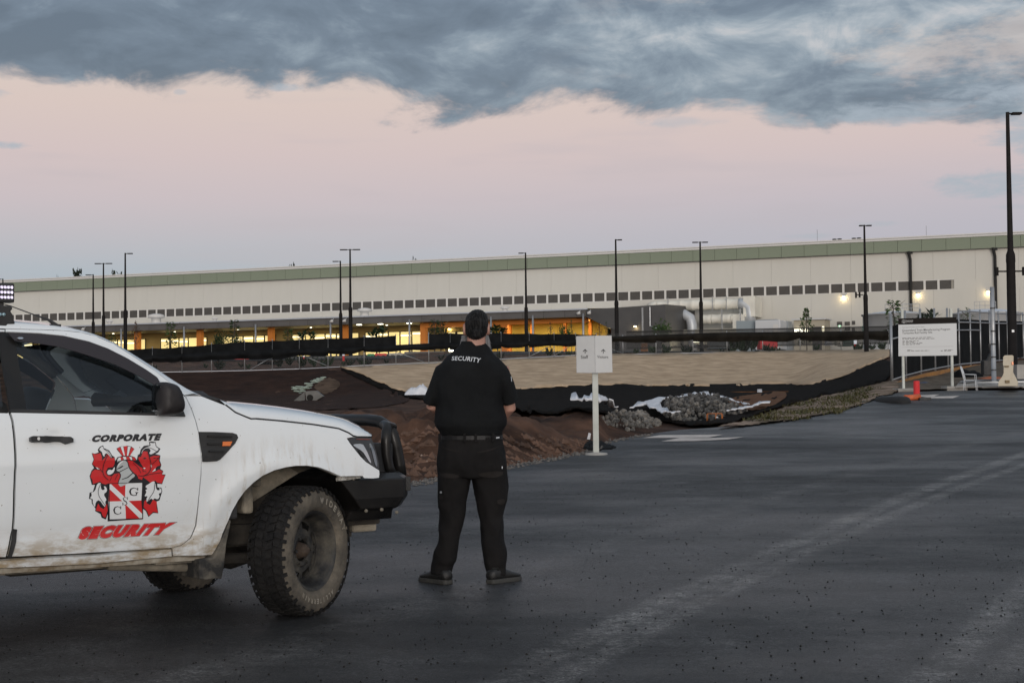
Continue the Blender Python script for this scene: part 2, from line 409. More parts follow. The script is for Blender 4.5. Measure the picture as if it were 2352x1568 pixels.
M_soil = mat('soil', (.026, .014, .0095), (.125, .066, .042), .85, .95, bump=1.0, bscale=3.2, spec=.15, detail=11, lo=.38, hi=.66)
M_asph = bpy.data.materials.new('asphalt'); M_asph.use_nodes = True
def _asphalt():
    N = NT(M_asph.node_tree); b = N.n['Principled BSDF']; tc = N.new('ShaderNodeTexCoord').outputs['Object']
    fine = N.noise(tc, 95, 3, .7); speck = N.noise(tc, 38, 2, .6)
    big = N.noise(N.mapping(tc, scale=(.42, 1.0, 1), rot=(0, 0, R(-14))), .85, 8, .66, .5)
    patch = N.noise(N.mapping(tc, scale=(.20, .36, 1), rot=(0, 0, R(-12)), loc=(3, 1, 0)), .85, 6, .62)
    # polished wheel tracks running up the road
    q = N.new('ShaderNodeSeparateXYZ', ins={0: tc}); X, Y = q.outputs[0], q.outputs[1]
    wob = N.math('MULTIPLY', N.math('SUBTRACT', N.noise(tc, 1.1, 4, .6), .5), .16); tr = None
    for a, b_, c, w, k in ((.0039, .321, -2.75, .15, 1.0), (.0047, .3124, -2.50, .12, .85), (.0, .459, -1.537, .14, .75), (0, .4826, -1.42, .11, .6), (.0039, .321, -4.3, .22, .30), (.002, .40, -.2, .3, .25)):
        ctr = N.math('ADD', N.math('MULTIPLY', N.math('ADD', N.math('MULTIPLY', Y, a), b_), Y), c)
        d_ = N.math('ABSOLUTE', N.math('ADD', N.math('SUBTRACT', X, ctr), wob))
        g = N.math('MULTIPLY', N.smooth(d_, w*1.35, w*.25), k); tr = g if tr is None else N.math('MAXIMUM', tr, g)
    ribs = N.noise(N.mapping(tc, scale=(1, 1, 1)), 9, 5, .7)
    tr = N.math('MULTIPLY', tr, N.math('MULTIPLY', N.smooth(big, .25, .55), N.smooth(ribs, .28, .62)))
    base = N.ramp(big, [(.32, (.013, .0132, .0138)), (.46, (.027, .0275, .028)), (.58, (.048, .048, .048)), (.70, (.070, .069, .068))])
    base = N.mix(N.smooth(patch, .50, .68), base, (.034, .035, .038))
    base = N.mix(tr, base, (.17, .165, .158))
    mott = N.noise(N.mapping(tc, scale=(1, .8, 1), rot=(0, 0, R(10)), loc=(5, 2, 0)), 1.7, 7, .68, .4)
    base = N.mix(1.0, base, N.ramp(mott, [(.36, .52), (.48, .88), (.56, 1.15), (.66, 1.6)]), 'MULTIPLY')
    base = N.mix(N.math('MULTIPLY', N.smooth(N.noise(tc, 2.2, 7, .7), .58, .72), .35), base, (.075, .066, .056))
    grit = N.noise(tc, 30, 5, .85)
    base = N.mix(1.0, base, N.ramp(N.math('ADD', N.math('MULTIPLY', fine, .5), N.math('MULTIPLY', grit, .5)), [(.42, .30), (.49, .85), (.54, 1.5), (.61, 3.0)]), 'MULTIPLY')
    base = N.mix(N.smooth(speck, .60, .66), base, (.010, .010, .010))
    N.put(b.inputs['Base Color'], base)
    N.put(b.inputs['Roughness'], N.ramp(patch, [(.33, .66), (.47, .52), (.56, .40), (.68, .33)]))
    b.inputs['Specular IOR Level'].default_value = .36
    h = N.math('ADD', N.noise(tc, 70, 4, .75), N.math('MULTIPLY', N.noise(tc, 260, 2, .6), .5))
    N.put(b.inputs['Normal'], N.new('ShaderNodeBump', ins={'Strength': 1.0, 'Distance': .016, 'Height': h}))
_asphalt()

# terrain sheet, reaching the horizon
def grid_mesh(name, us, Ys, zf, m, smooth=True):
    U, YY = np.meshgrid(us, Ys); X = U*np.maximum(YY, 3.0); Z = zf(X.ravel(), YY.ravel()); n = len(us)
    v = np.c_[X.ravel(), YY.ravel(), Z]; f = [(j*n+i, j*n+i+1, (j+1)*n+i+1, (j+1)*n+i) for j in range(len(Ys)-1) for i in range(n-1)]
    return link(name, mesh_of(name, v.tolist(), f, smooth), m)
us = np.concatenate([[-8, -4, -2, -1.2, -.8], np.arange(-.55, -.36, .02), np.arange(-.36, .36, .0032), np.arange(.36, .56, .02), [.8, 1.2, 2, 4, 8]])
Ys = np.concatenate([[-80, -20, 0, 3, 6, 9], np.geomspace(11, 128, 250), np.arange(130, 200, 4), [230, 300, 500, 1000, 2000, 4000]])
def z_terrain(X, Y):
    z = H(X, Y); u = X/np.maximum(Y, 3.0); d = Y-edgeY(u)
    return z-np.clip((-d)/1.2+.15, 0, .6)*.25          # dips under the asphalt
ground = tag(grid_mesh('ground', us, Ys, z_terrain, M_soil), kind='structure')
# asphalt sheet
def z_road(X, Y): return np.where(Y > -4, zroad(np.maximum(Y, -4)), zroad(-4.0))+.03
def road():
    rows = [-80, -20, -4, 0, 3]+list(np.arange(4, 12, .5))+list(np.arange(12, 57, 1.0))
    ue = np.concatenate([[-8, -3, -1.5, -.9], np.arange(-.6, .6, .006), [.9, 1.5, 3, 8]])
    v = []; f = []; n = len(rows)
    for i, u in enumerate(ue):
        e = float(edgeY(u)); e += .22*float(vnoise(np.array([u*90]), np.array([.5]))[0])*min(1, e/18)
        for r in rows:
            Y = min(r, e) if r > 3 else r
            v.append((u*max(Y, 3.0), Y, float(z_road(0, Y))))
        # a bevelled lip down to the soil
        v.append((u*(e+.15), e+.15, zroad(e)-.12))
    n += 1
    for i in range(len(ue)-1):
        for j in range(n-1):
            q = (i*n+j, (i+1)*n+j, (i+1)*n+j+1, i*n+j+1)
            f.append(q)
    o = link('road', mesh_of('road', v, f, True), M_asph); bm = bmesh.new(); bm.from_mesh(o.data)
    bmesh.ops.dissolve_degenerate(bm, dist=1e-5, edges=bm.edges); bmesh.ops.recalc_face_normals(bm, faces=bm.faces)
    if sum(fc.normal.z for fc in bm.faces) < 0: bmesh.ops.reverse_faces(bm, faces=bm.faces)
    bm.to_mesh(o.data); bm.free(); return tag(o, kind='structure')
ROAD = road()

# ------------------------------------------------------------------ sheets lying on the terrain
def drape(name, px, m, off=.03, step=7, wrinkle=0.0, thick=.02, sm=1):
    poly = smooth_poly(px, True, sm) if sm else px
    pts, tri = fill(poly, step); g = on_ground(pts)
    z = H(g[:, 0], g[:, 1])+off
    if wrinkle: z = z+wrinkle*(vnoise(g[:, 0]*1.5, g[:, 1]*.9)+vnoise(g[:, 0]*4, g[:, 1]*2.5)*.5+.4)
    o = link(name, mesh_of(name, np.c_[g[:, 0], g[:, 1], z].tolist(), tri, True), m); o.data.validate()
    bm = bmesh.new(); bm.from_mesh(o.data); bmesh.ops.recalc_face_normals(bm, faces=bm.faces)
    if sum(fc.normal.z for fc in bm.faces) < 0: bmesh.ops.reverse_faces(bm, faces=bm.faces)
    bm.to_mesh(o.data); bm.free()
    if thick: s = o.modifiers.new('s', 'SOLIDIFY'); s.thickness = thick; s.offset = 1
    return o
M_black = mat('black_matting', (.0065, .0055, .005), (.014, .011, .009), 1.2, .95, bump=.6, bscale=9, spec=.05)
M_tan = mat('tan_matting', (.36, .262, .172), (.56, .42, .285), 1.3, .95, bump=.9, bscale=6, spec=.15, stretch=(.55, 1.2, 1), detail=11)
M_bank = mat('bare_bank', (.10, .046, .022), (.165, .080, .040), 1.2, .95, bump=.9, bscale=4, spec=.15, stretch=(2.2, .5, 1))
M_geo = mat('white_geotextile', (.60, .61, .64), (.76, .76, .78), 2.0, .85, bump=.5, bscale=5, spec=.2)
M_dark = mat('dark_soil', (.018, .0095, .007), (.042, .021, .014), .7, .95, bump=.8, bscale=4, spec=.12, detail=8)
M_verge = mat('verge_soil', (.075, .055, .030), (.34, .25, .19), 1.1, .95, bump=.9, bscale=6, spec=.15, detail=9, lo=.4, hi=.62)
M_conc = mat('concrete', (.26, .25, .235), (.36, .345, .32), 1.4, .85, bump=.3, bscale=20)
tag(drape('dark_bank', [(250, 861), (420, 859), (600, 854), (776, 847), (850, 885), (940, 912), (940, 925), (860, 938), (700, 945), (560, 938), (250, 940)], M_dark, .02, 9, .05, 0), kind='structure')
tag(drape('black_matting', [(768, 845), (830, 858), (880, 880), (945, 900), (1270, 888), (1594, 885), (1868, 883), (1951, 858), (2046, 817), (2046, 880), (1991, 890), (1911, 909), (1817, 933),
     (1772, 944), (1710, 968), (1650, 984), (1570, 984), (1480, 962), (1300, 955), (1190, 957), (1130, 930), (950, 919), (880, 900), (830, 876)], M_black, .05, 9, .04, .02), kind='structure')
tag(drape('tan_matting', [(780, 846), (830, 842), (1000, 834), (1160, 827), (1320, 818.5), (1410, 816.5), (1634, 812.5), (1840, 808.5), (2043, 805.5), (2043, 823), (1991, 844), (1951, 863), (1911, 876), (1868, 888), (1817, 888), (1733, 889),
     (1594, 891), (1418, 889), (1270, 894), (1130, 901), (1040, 906), (943, 907), (916, 901), (876, 885), (830, 863)], M_tan, .09, 7, .05, .03, 0), kind='structure')
tag(drape('bare_bank', [cP(*p) for p in ((1690, 770), (2250, 676), (2352, 725), (2160, 860), (1950, 895), (1820, 860))], M_bank, .10, 6, .02, 0), kind='structure')
tag(drape('verge', [cQ(*p) for p in ((-330, 790), (0, 720), (200, 640), (350, 575), (700, 485), (1000, 415), (1180, 375), (1290, 365), (1260, 480), (1090, 500), (1060, 545), (900, 590), (690, 655), (350, 712), (120, 745), (-150, 775))], M_verge, .06, 6, .05, 0), kind='structure')
yard = drape('gravel_yard', [(2046, 880), (2090, 868), (2190, 848), (2352, 829), (2700, 818), (2700, 890), (2352, 897), (2200, 897), (2120, 899), (2060, 901)], mat('yard_gravel', (.075, .058, .042), (.19, .155, .12), 2.2, .95, bump=.8, bscale=9, spec=.15, detail=9), .05, 8, .03, 0); tag(yard, kind='structure')
tag(drape('concrete_apron', [(2195, 897.5), (2205, 884), (2260, 878), (2420, 872), (2700, 866), (2700, 891), (2352, 897.5)], M_conc, .09, 8, 0, .05, 0), kind='structure')
# far plain behind the fence: car park
M_park = mat('far_asphalt', (.028, .029, .030), (.05, .049, .047), .2, .9, bump=.2, spec=.15)
def far_sheet(name, pts, m, off):
    poly = [(p.x, p.y) for p in (P(*q) for q in pts)]; t, tri = fill(poly, 6.0); a = np.array(t); z = H(a[:, 0], a[:, 1])+off
    o = link(name, mesh_of(name, np.c_[a, z].tolist(), tri, True), m)
    bm = bmesh.new(); bm.from_mesh(o.data); bmesh.ops.recalc_face_normals(bm, faces=bm.faces)
    if sum(fc.normal.z for fc in bm.faces) < 0: bmesh.ops.reverse_faces(bm, faces=bm.faces)
    bm.to_mesh(o.data); bm.free(); return tag(o, kind='structure')
far_sheet('car_park', [(-500, 830, 140), (600, 830, 140), (1300, 815, 146), (2700, 800, 158), (2700, 800, 176), (1400, 800, 186), (600, 800, 196), (-500, 800, 215)], M_park, .05)

# ================================================================== UTILITY VEHICLE
CAR_A = R(37.0)
_f = Vector((math.cos(CAR_A), math.sin(CAR_A), 0)); _l = Vector((-math.sin(CAR_A), math.cos(CAR_A), 0))
_c = P(690, 1415, 9.9); CAR_O = Vector((_c.x+.80*_l.x, _c.y+.80*_l.y, zroad(9.9)+.03))
car = thing('pickup_truck', 'white security pickup with red and black crest on its door and black bull bar', 'pickup truck', CAR_O, CAR_A)
_wz = [.36, .42, .50, .62, .75, .90, 1.02, 1.12, 1.20, 1.27, 1.32, 1.45, 1.60, 1.68, 1.76, 1.86]
_ww = [.835, .866, .889, .906, .917, .923, .920, .911, .897, .876, .853, .785, .708, .666, .615, .50]
HANDLE = None
def Wd(x, z):
    k = np.clip((x+.62)/1.2, 0, 1); k = k*k*(3-2*k)
    w = np.interp(z+.13*k, _wz, _ww)
    t = np.clip(x-.22, 0, 2); w = w-(.20*t**1.9)-.012*np.clip(x+.4, 0, 1)
    r = np.hypot(x+.14, z-.36); w = w+.020*np.exp(-((r-.57)/.055)**2)*(z > .40)
    w = w+.007*np.exp(-((z-.985-.02*(x+1.2))/.03)**2)*np.clip((-.45-x)/.2, 0, 1)      # shoulder crease
    w = w-.010*np.exp(-((z-.60)/.05)**2)*np.clip((-.5-x)/.2, 0, 1)
    if HANDLE: w = w-.016*np.exp(-(((x-HANDLE[0])/.055)**2+((z-HANDLE[1]-.004)/.038)**2)**2)
    return w
def side(x, y, off=0.0):
    """pixel -> (x, z) on the right flank of the body (off metres outside it)"""
    d = ray(x, y); w = .9
    for _ in range(9):
        t = (CAR_O.x*_l.x+CAR_O.y*_l.y-w-off)/(d[0]*_l.x+d[1]*_l.y)
        X, Y, Z = d[0]*t-CAR_O.x, d[1]*t-CAR_O.y, CAMZ+d[2]*t-CAR_O.z
        cx, cz = X*_f.x+Y*_f.y, Z; w = float(Wd(cx, cz))
    return (cx, cz)
def at_w(x, y, w):
    d = ray(x, y); t = (CAR_O.x*_l.x+CAR_O.y*_l.y-w)/(d[0]*_l.x+d[1]*_l.y)
    X, Y, Z = d[0]*t-CAR_O.x, d[1]*t-CAR_O.y, CAMZ+d[2]*t-CAR_O.z
    return (X*_f.x+Y*_f.y, Z)
def at_x(x, y, cx):
    """pixel -> (w, z) on the plane across the car at cx"""
    d = ray(x, y); t = (CAR_O.x*_f.x+CAR_O.y*_f.y+cx)/(d[0]*_f.x+d[1]*_f.y)
    X, Y, Z = d[0]*t-CAR_O.x, d[1]*t-CAR_O.y, CAMZ+d[2]*t-CAR_O.z
    return (-(X*_l.x+Y*_l.y), Z)
S = lambda pts, cr=None, off=0.0: [side(*(cr(*p) if cr else p), off) for p in pts]
HANDLE = side(*cA(440, 1288))

# paint with road grime low on the doors
M_paint = bpy.data.materials.new('white_paint'); M_paint.use_nodes = True
def _paint():
    N = NT(M_paint.node_tree); b = N.n['Principled BSDF']; tc = N.new('ShaderNodeTexCoord').outputs['Object']
    q = N.new('ShaderNodeSeparateXYZ', ins={0: tc})
    n = N.noise(N.mapping(tc, scale=(1, 1, 2.6)), 4.5, 8, .68)
    low = N.smooth(q.outputs[2], .66, .44)
    g = N.math('MULTIPLY', low, N.smooth(n, .36, .62))
    streak = N.noise(N.mapping(tc, scale=(26, 26, 2.2)), 1.0, 4, .6)
    arch = N.math('SQRT', N.math('ADD', N.math('POWER', N.math('ADD', q.outputs[0], .14), 2.0), N.math('POWER', N.math('SUBTRACT', q.outputs[2], .36), 2.0)))
    a = N.math('MULTIPLY', N.smooth(arch, .80, .55), N.smooth(streak, .44, .68))
    g = N.math('MAXIMUM', g, N.math('MULTIPLY', a, .45))
    film = N.math('MULTIPLY', N.smooth(N.noise(tc, 1.8, 5, .6), .4, .75), .05)
    dots = N.smooth(N.noise(tc, 55, 2, .5), .735, .76)
    c = N.mix(N.math('MAXIMUM', g, film), (.79, .825, .84), (.36, .28, .175))
    c = N.mix(N.math('MULTIPLY', dots, .7), c, (.10, .07, .05))
    N.put(b.inputs['Base Color'], c)
    N.put(b.inputs['Roughness'], N.math('ADD', .22, N.math('MULTIPLY', g, .6)))
    b.inputs['Coat Weight'].default_value = 1.0; b.inputs['Coat Roughness'].default_value = .04
_paint()
M_blk = mat('black_plastic', (.014, .014, .015), (.03, .03, .03), 8, .5, .7, bump=.15, bscale=60)
M_gloss = mat('black_powder_coat', (.006, .006, .0065), (.014, .013, .012), 3, .25, .5, coat=.1, spec=.3)
M_dirty = mat('muddy_metal', (.11, .10, .082), (.36, .32, .25), 5, .9, bump=.5, bscale=18, lo=.36, hi=.66, detail=8)
M_under = mat('underbody', (.016, .015, .014), (.06, .052, .042), 5, .9, bump=.3)
M_tyre = mat('tyre_rubber', (.010, .010, .011), (.022, .021, .020), 9, .85, bump=.5, bscale=40, spec=.25)
M_wall = mat('dusty_sidewall', (.055, .051, .046), (.19, .165, .13), 6, .92, bump=.4, bscale=40, spec=.2, detail=8, lo=.32, hi=.68)
M_rim = mat('muddy_rim', (.022, .022, .023), (.105, .096, .078), 7, .55, .9, metal=.1, bump=.3, bscale=26, lo=.44, hi=.70, detail=9)
M_rust = mat('rusty_hub', (.035, .023, .017), (.080, .058, .042), 12, .8, bump=.4, bscale=40)
M_chrome = mat('chrome', (.6, .61, .62), rough=.14, metal=1.0)
M_amber = mat('amber_lens', (.75, .17, .02), rough=.25, coat=.5)
M_blackink = mat('black_vinyl', (.016, .016, .020), rough=.35)
M_redink = mat('red_vinyl', (.62, .018, .022), (.55, .03, .03), 14, .35)
M_whiteink = mat('white_vinyl', (.74, .76, .77), rough=.4)
M_greyink = mat('grey_vinyl', (.46, .49, .49), rough=.4)
M_cabin = mat('cabin_trim', (.032, .033, .035), (.05, .05, .052), 6, .8)
M_trim2 = mat('pillar_trim', (.30, .29, .28), rough=.8)
M_glass = bpy.data.materials.new('tinted_glass'); M_glass.use_nodes = True
def _glass(m, tint, refl=.06):
    N = NT(m.node_tree); N.n.clear()
    t = N.new('ShaderNodeBsdfTransparent', ins={0: tint}); g = N.new('ShaderNodeBsdfGlossy', ins={0: (.9, .95, 1), 'Roughness': .03})
    fr = N.new('ShaderNodeFresnel', ins={0: 1.5}); mx = N.new('ShaderNodeMixShader', ins={0: fr, 1: t, 2: g})
    N.l.new(mx.outputs[0], N.new('ShaderNodeOutputMaterial').inputs[0])
_glass(M_glass, (.60, .645, .65))
M_clear = bpy.data.materials.new('clear_glass'); M_clear.use_nodes = True; _glass(M_clear, (.72, .76, .76))

def mirror(o):
    c = o.copy(); COL.objects.link(c); c.parent = car; c.scale = (1, -1, 1); return c
def panel(name, poly, m, step=.035, gap=.003, th=.018, off=0.0, twin=True, parent=None, wf=None, sm=0, label=None):
    """a body panel: a flat outline in (x, z) wrapped onto the flank"""
    p2 = smooth_poly(poly, True, sm) if sm else poly
    p2 = inset(p2, gap) if gap else p2
    pts, tri = fill(p2, step); a = np.array(pts); w = (wf or Wd)(a[:, 0], a[:, 1])+off
    v = np.c_[a[:, 0], -w, a[:, 1]].tolist(); t2 = []
    for t in tri:
        p, q, r = (pts[i] for i in t); A = (q[0]-p[0])*(r[1]-p[1])-(r[0]-p[0])*(q[1]-p[1])
        t2.append(t if A > 0 else (t[0], t[2], t[1]))       # seen from -y with z up and x right: counter-clockwise
    o = link(name, mesh_of(name, v, t2, True), m, parent or car)
    if th: s = o.modifiers.new('s', 'SOLIDIFY'); s.thickness = th; s.offset = -1; s.use_even_offset = True; s.use_rim = True; bake(o, name)
    if th: sharp_by_angle(o.data, 50)
    if label: o['label'] = label
    if twin: mirror(o)
    return o

# --- outlines read off the photograph
seam = S([(1430, 905), (1340, 830), (1230, 745), (1050, 625), (900, 530), (760, 470), (640, 440), (500, 425), (300, 418), (40, 412)], cA)      # door frame against pillar and roof
vtop = S([(40, 440), (300, 450), (500, 470), (700, 515), (850, 570), (1000, 645), (1150, 735), (1235, 795), (1258, 830)], cA)                  # top of the side window
front_edge = S([(1938, 0), (1930, 200), (1905, 450), (1880, 680), (1830, 800), (1740, 870), (1650, 897)], cC)[::-1]                             # bottom -> up
rear_edge = S([(82, 1075), (105, 1145), (118, 1250), (128, 1400)], cA)+S([(145, 350), (130, 720), (72, 985)], cC)
bottom = S([(72, 988), (700, 955), (1200, 925)], cC)[1:]
up_front = S([(1595, 1440), (1580, 1250), (1555, 1150), (1520, 1050), (1480, 965)], cA)
belt = S([(1462, 1108), (1250, 1100), (600, 1085), (82, 1075)], cA)
door_poly = rear_edge+bottom+front_edge[:]+up_front+seam[:]+vtop+S([(1262, 900), (1258, 1000), (1250, 1098)], cA)+belt[2:-1]
door = panel('front_door', door_poly, M_paint, th=.02)
# black belt trim, B pillar, window, weather shield
belt_lo = belt; belt_hi = S([(82, 1050), (600, 1062), (1252, 1082)], cA)
panel('belt_trim', [belt[3], belt[2], belt[1]]+belt_hi[::-1], M_blk, gap=0, th=.02, off=-.001)
panel('door_pillar', S([(0, 405), (40, 440), (100, 445), (120, 505), (215, 1055), (82, 1050), (0, 560)], cA), M_gloss, gap=.001, th=.02, off=-.004)
glass_poly = S([(118, 500), (130, 470), (300, 465), (500, 482), (700, 528), (850, 585), (1000, 660), (1150, 752), (1240, 812), (1256, 880), (1256, 1084), (600, 1064), (213, 1056)], cA)
panel('side_window', glass_poly, M_glass, gap=0, th=0, off=-.014)
panel('weather_shield', S([(42, 441), (300, 451), (500, 471), (700, 516), (850, 571), (1000, 646), (1150, 736), (1236, 796), (1258, 832), (1258, 885), (1215, 862), (1100, 795), (900, 700), (750, 648), (600, 600), (450, 558), (300, 536), (105, 512)], cA),
      mat('smoked_acrylic', (.022, .015, .016), rough=.12, coat=.3), gap=.002, th=.004, off=.022)
panel('maker_badge', S([(122, 488), (135, 481), (160, 481), (172, 489), (160, 497), (135, 497)], cA), M_chrome, gap=0, th=.003, off=.030, step=.01, twin=False)
# handle
hz = S([(245, 1275), (262, 1263), (400, 1264), (560, 1269), (583, 1284), (583, 1312), (560, 1318), (520, 1317), (485, 1304), (340, 1308), (268, 1312), (248, 1303)], cA, .035)
h = panel('door_handle', hz, M_blk, step=.012, gap=0, th=.032, off=.036, twin=False, parent=car); h.parent = door
lk = panel('lock', S([(293, 1284), (300, 1272), (312, 1272), (318, 1284), (312, 1297), (300, 1297)], cA, .037), M_chrome, step=.01, gap=0, th=.004, off=.040, twin=False); lk.parent = door

# fender
shut = S([(1600, 946), (1700, 985), (1790, 1020), (1870, 1080), (1990, 1130)], cA)+S([(350, 265), (520, 280), (700, 300), (860, 325), (920, 350), (955, 375)], cB)
arch = S([(850, 615), (800, 583), (740, 562), (670, 552), (600, 553), (540, 562), (470, 580), (400, 612), (340, 657), (290, 707), (250, 762), (212, 830), (190, 885)], cB)
foot = S([(2140, 760), (2080, 920), (2030, 965), (1660, 975)], cC)
head_px = [(100, 362), (190, 343), (420, 345), (452, 430), (492, 560), (520, 690), (526, 778), (480, 752), (420, 712), (350, 668), (280, 600), (200, 500), (140, 424)]
nose = S([(526, 782), (530, 830), (522, 885), (440, 895), (320, 890), (300, 862), (10, 866)], cE)
fender_poly = front_edge[::-1][:0]+[front_edge[0]]+front_edge[1:]+up_front+S([(1462, 942)], cA)+shut+S([head_px[0]]+head_px[:5:-1], cE)+nose+arch[1:]+foot
fender = panel('front_fender', fender_poly, M_paint, th=.02)
panel('sill', S([(-400, 1040), (72, 1012), (900, 965), (1648, 905), (1652, 978), (900, 1052), (0, 1092), (-400, 1115)], cC), M_paint, th=.03, off=.002)
panel('side_rail', S([(-400, 1120), (0, 1096), (900, 1056), (1655, 982), (1985, 985), (1980, 1012), (1600, 1040), (900, 1090), (0, 1150), (-400, 1180)], cC), mat('grimy_white', (.50, .47, .40), (.20, .15, .09), 9, .8, detail=8), th=.03, off=-.012)
# fender vent with side repeater
vent = panel('fender_vent', S([(1577, 1230), (1700, 1231), (1840, 1238), (1874, 1250), (1885, 1276), (1862, 1320), (1800, 1390), (1742, 1450), (1715, 1463), (1640, 1468), (1604, 1467), (1596, 1380), (1585, 1290)], cA), M_blk, step=.02, gap=0, th=.012, off=.010)
for a in (((1640, 1255), (1830, 1262), (1835, 1275), (1640, 1270)), ((1650, 1375), (1775, 1378), (1765, 1392), (1650, 1390)), ((1640, 1318), (1740, 1318), (1740, 1332), (1640, 1332))):
    o = panel('vent_louvre', S(a, cA), M_gloss, step=.03, gap=0, th=.012, off=.020, twin=False); o.parent = vent
o = panel('side_repeater', S([(1758, 1308), (1832, 1306), (1815, 1341), (1755, 1342)], cA), M_amber, step=.02, gap=0, th=.008, off=.020, twin=False); o.parent = vent
# headlight
hl = panel('headlight', S(head_px, cE), mat('headlight_housing', (.020, .021, .023), rough=.12, coat=.6), step=.02, gap=.002, th=.02, off=-.002)
for px, mm, of in (([(170, 438), (300, 430), (330, 480), (372, 560), (420, 690), (395, 680), (345, 600), (300, 530), (190, 465)], M_chrome, .002), ([(395, 425), (412, 425), (470, 560), (500, 735), (470, 725), (440, 600)], mat('lamp_lens', (.22, .24, .26), rough=.08, metal=.7), .002),
                   ([(235, 500), (295, 540), (335, 610), (310, 615), (265, 560)], M_blk, .004), ([(215, 362), (400, 365), (405, 382), (220, 378)], mat('dim_red_lens', (.16, .045, .035), rough=.2), .003)):
    o = panel('lamp_reflector', S(px, cE), mm, step=.02, gap=0, th=.003, off=of, twin=False, sm=1); o.parent = hl
# roof and pillars
sil = [(110, 360), (300, 375), (480, 396), (620, 431), (720, 466), (830, 511), (950, 580), (1100, 670), (1250, 760), (1400, 855), (1530, 918), (1600, 946)]
ws = [.585, .585, .588, .592, .60, .61, .63, .66, .695, .73, .765, .80]
silp = [at_w(*cA(*p), w) for p, w in zip(sil, ws)]
def resam(pl, n):
    t = [0]
    for a, b in zip(pl, pl[1:]): t.append(t[-1]+math.dist(a, b))
    q = np.linspace(0, t[-1], n); return [tuple(np.interp(q, t, [p[k] for p in pl])) for k in range(len(pl[0]))] if False else list(zip(*[np.interp(q, t, [p[k] for p in pl]) for k in range(len(pl[0]))]))
seam3 = [(x, -float(Wd(x, z))+.004, z) for x, z in seam[::-1]]+[(x, -float(Wd(x, z))+.004, z) for x, z in S([(1465, 940)], cA)]
seam3 = [(-2.95, seam3[0][1], seam3[0][2]+.0)]+seam3
sil3 = [(x, -w, z) for (x, z), w in zip(silp, ws)]; sil3 = [(-2.95, -.585, sil3[0][2]+.004)]+sil3
NA = 40
A3 = resam(seam3, NA); B3 = resam(sil3, NA)
# split where the windscreen begins
rv = []; rf = []
top = [p for p in B3]
def crown(p, k):
    x, y, z = p; roofness = np.clip((-.98-x)/.12, 0, 1)
    return x, y, z
rows = []
for a, b in zip(A3, B3):
    a = Vector(a); b = Vector(b); mid = (a+b)/2; mid += Vector((0, -.012, .012))
    rows.append((a, mid, b))
ir = max(i for i, r in enumerate(rows) if r[2].x < -1.16)
mb = MB(); n = len(rows)
V = [p for r in rows for p in r]; F4 = [(i*3+k, (i+1)*3+k, (i+1)*3+k+1, i*3+k+1) for i in range(n-1) for k in range(2)]
mb.add(V, F4)
# inner return of the pillar towards the windscreen
ret = [r[2]+Vector((-.03, .05, -.012)) for r in rows[ir:]]
base = len(mb.v); mb.add([r[2] for r in rows[ir:]]+ret, [(i, i+1, len(ret)+i+1, len(ret)+i) for i in range(len(ret)-1)])
pil = mb.build('roof_rail', M_paint, car, True); mirror(pil)
mb = MB(); NR = 9
RR = []
for i in range(ir+1):
    b = rows[i][2]; row = []
    for k in range(NR):
        t = k/(NR-1); y = b.y*(1-2*t); row.append(Vector((b.x+.10*math.sin(math.pi*t)*(i/ir)**6, y, b.z+.045*math.sin(math.pi*t)**.7)))
    RR.append(row)
mb.add([p for r in RR for p in r], [(i*NR+k, (i+1)*NR+k, (i+1)*NR+k+1, i*NR+k+1) for i in range(len(RR)-1) for k in range(NR-1)])
mb.build('roof', M_paint, car, True)
# windscreen between the pillars
mb = MB(); RW = []
for r in rows[ir:]:
    b = r[2]+Vector((-.03, .05, -.012)); row = []
    for k in range(NR):
        t = k/(NR-1); row.append(Vector((b.x+.16*math.sin(math.pi*t), b.y*(1-2*t), b.z+.03*math.sin(math.pi*t))))
    RW.append(row)
mb.add([p for r in RW for p in r], [(i*NR+k, (i+1)*NR+k, (i+1)*NR+k+1, i*NR+k+1) for i in range(len(RW)-1) for k in range(NR-1)])
mb.build('windscreen', M_clear, car, True)
# bonnet: shut line -> ridge -> middle
rid = [at_w(*cB(*p), w) for p, w in zip([(95, 152), (200, 158), (350, 172), (500, 190), (650, 212), (800, 240), (900, 265), (980, 301), (1030, 336), (1062, 377)], [.60, .60, .60, .60, .60, .60, .60, .605, .62, .64])]
rw = [.60]*7+[.605, .62, .64]
rid3 = resam([(x, -w, z) for (x, z), w in zip(rid, rw)], 30)
sh2 = S([(1790, 1016), (1870, 1078), (1990, 1128)], cA)+S([(350, 263), (520, 278), (700, 298), (860, 323), (920, 348), (955, 372)], cB)+S([(190, 341), (420, 343)], cE)
shut3 = resam([(x, -float(Wd(x, z))+.002, z) for x, z in sh2], 30)
BR = []
for a, b in zip(shut3, rid3):
    a = Vector(a); b = Vector(b); m = a*.5+b*.5+Vector((0, -.01, .016)); m2 = a*.2+b*.8+Vector((0, -.006, .008))
    a = a+Vector((0, .006, .004)); half = [a+Vector((0, .012, -.012)), a, m, m2, b, b+Vector((.01, .10, -.010)), b+Vector((.03, .25, -.008)), Vector((b.x+.05, 0, b.z+.002))]
    BR.append(half+[Vector((p.x, -p.y, p.z)) for p in half[-2::-1]])
nb = len(BR[0])
mb = MB(); mb.add([p for r in BR for p in r], [(i*nb+k, (i+1)*nb+k, (i+1)*nb+k+1, i*nb+k+1) for i in range(len(BR)-1) for k in range(nb-1)])
bon = mb.build('bonnet', M_paint, car, True)
MB().tube([Vector(p)+Vector((0, -.0015, .001)) for p in shut3], .0045, 6).build('bonnet_gap_shade', M_blk, car, True)  # black tube added along the shut line to stand for its dark gap
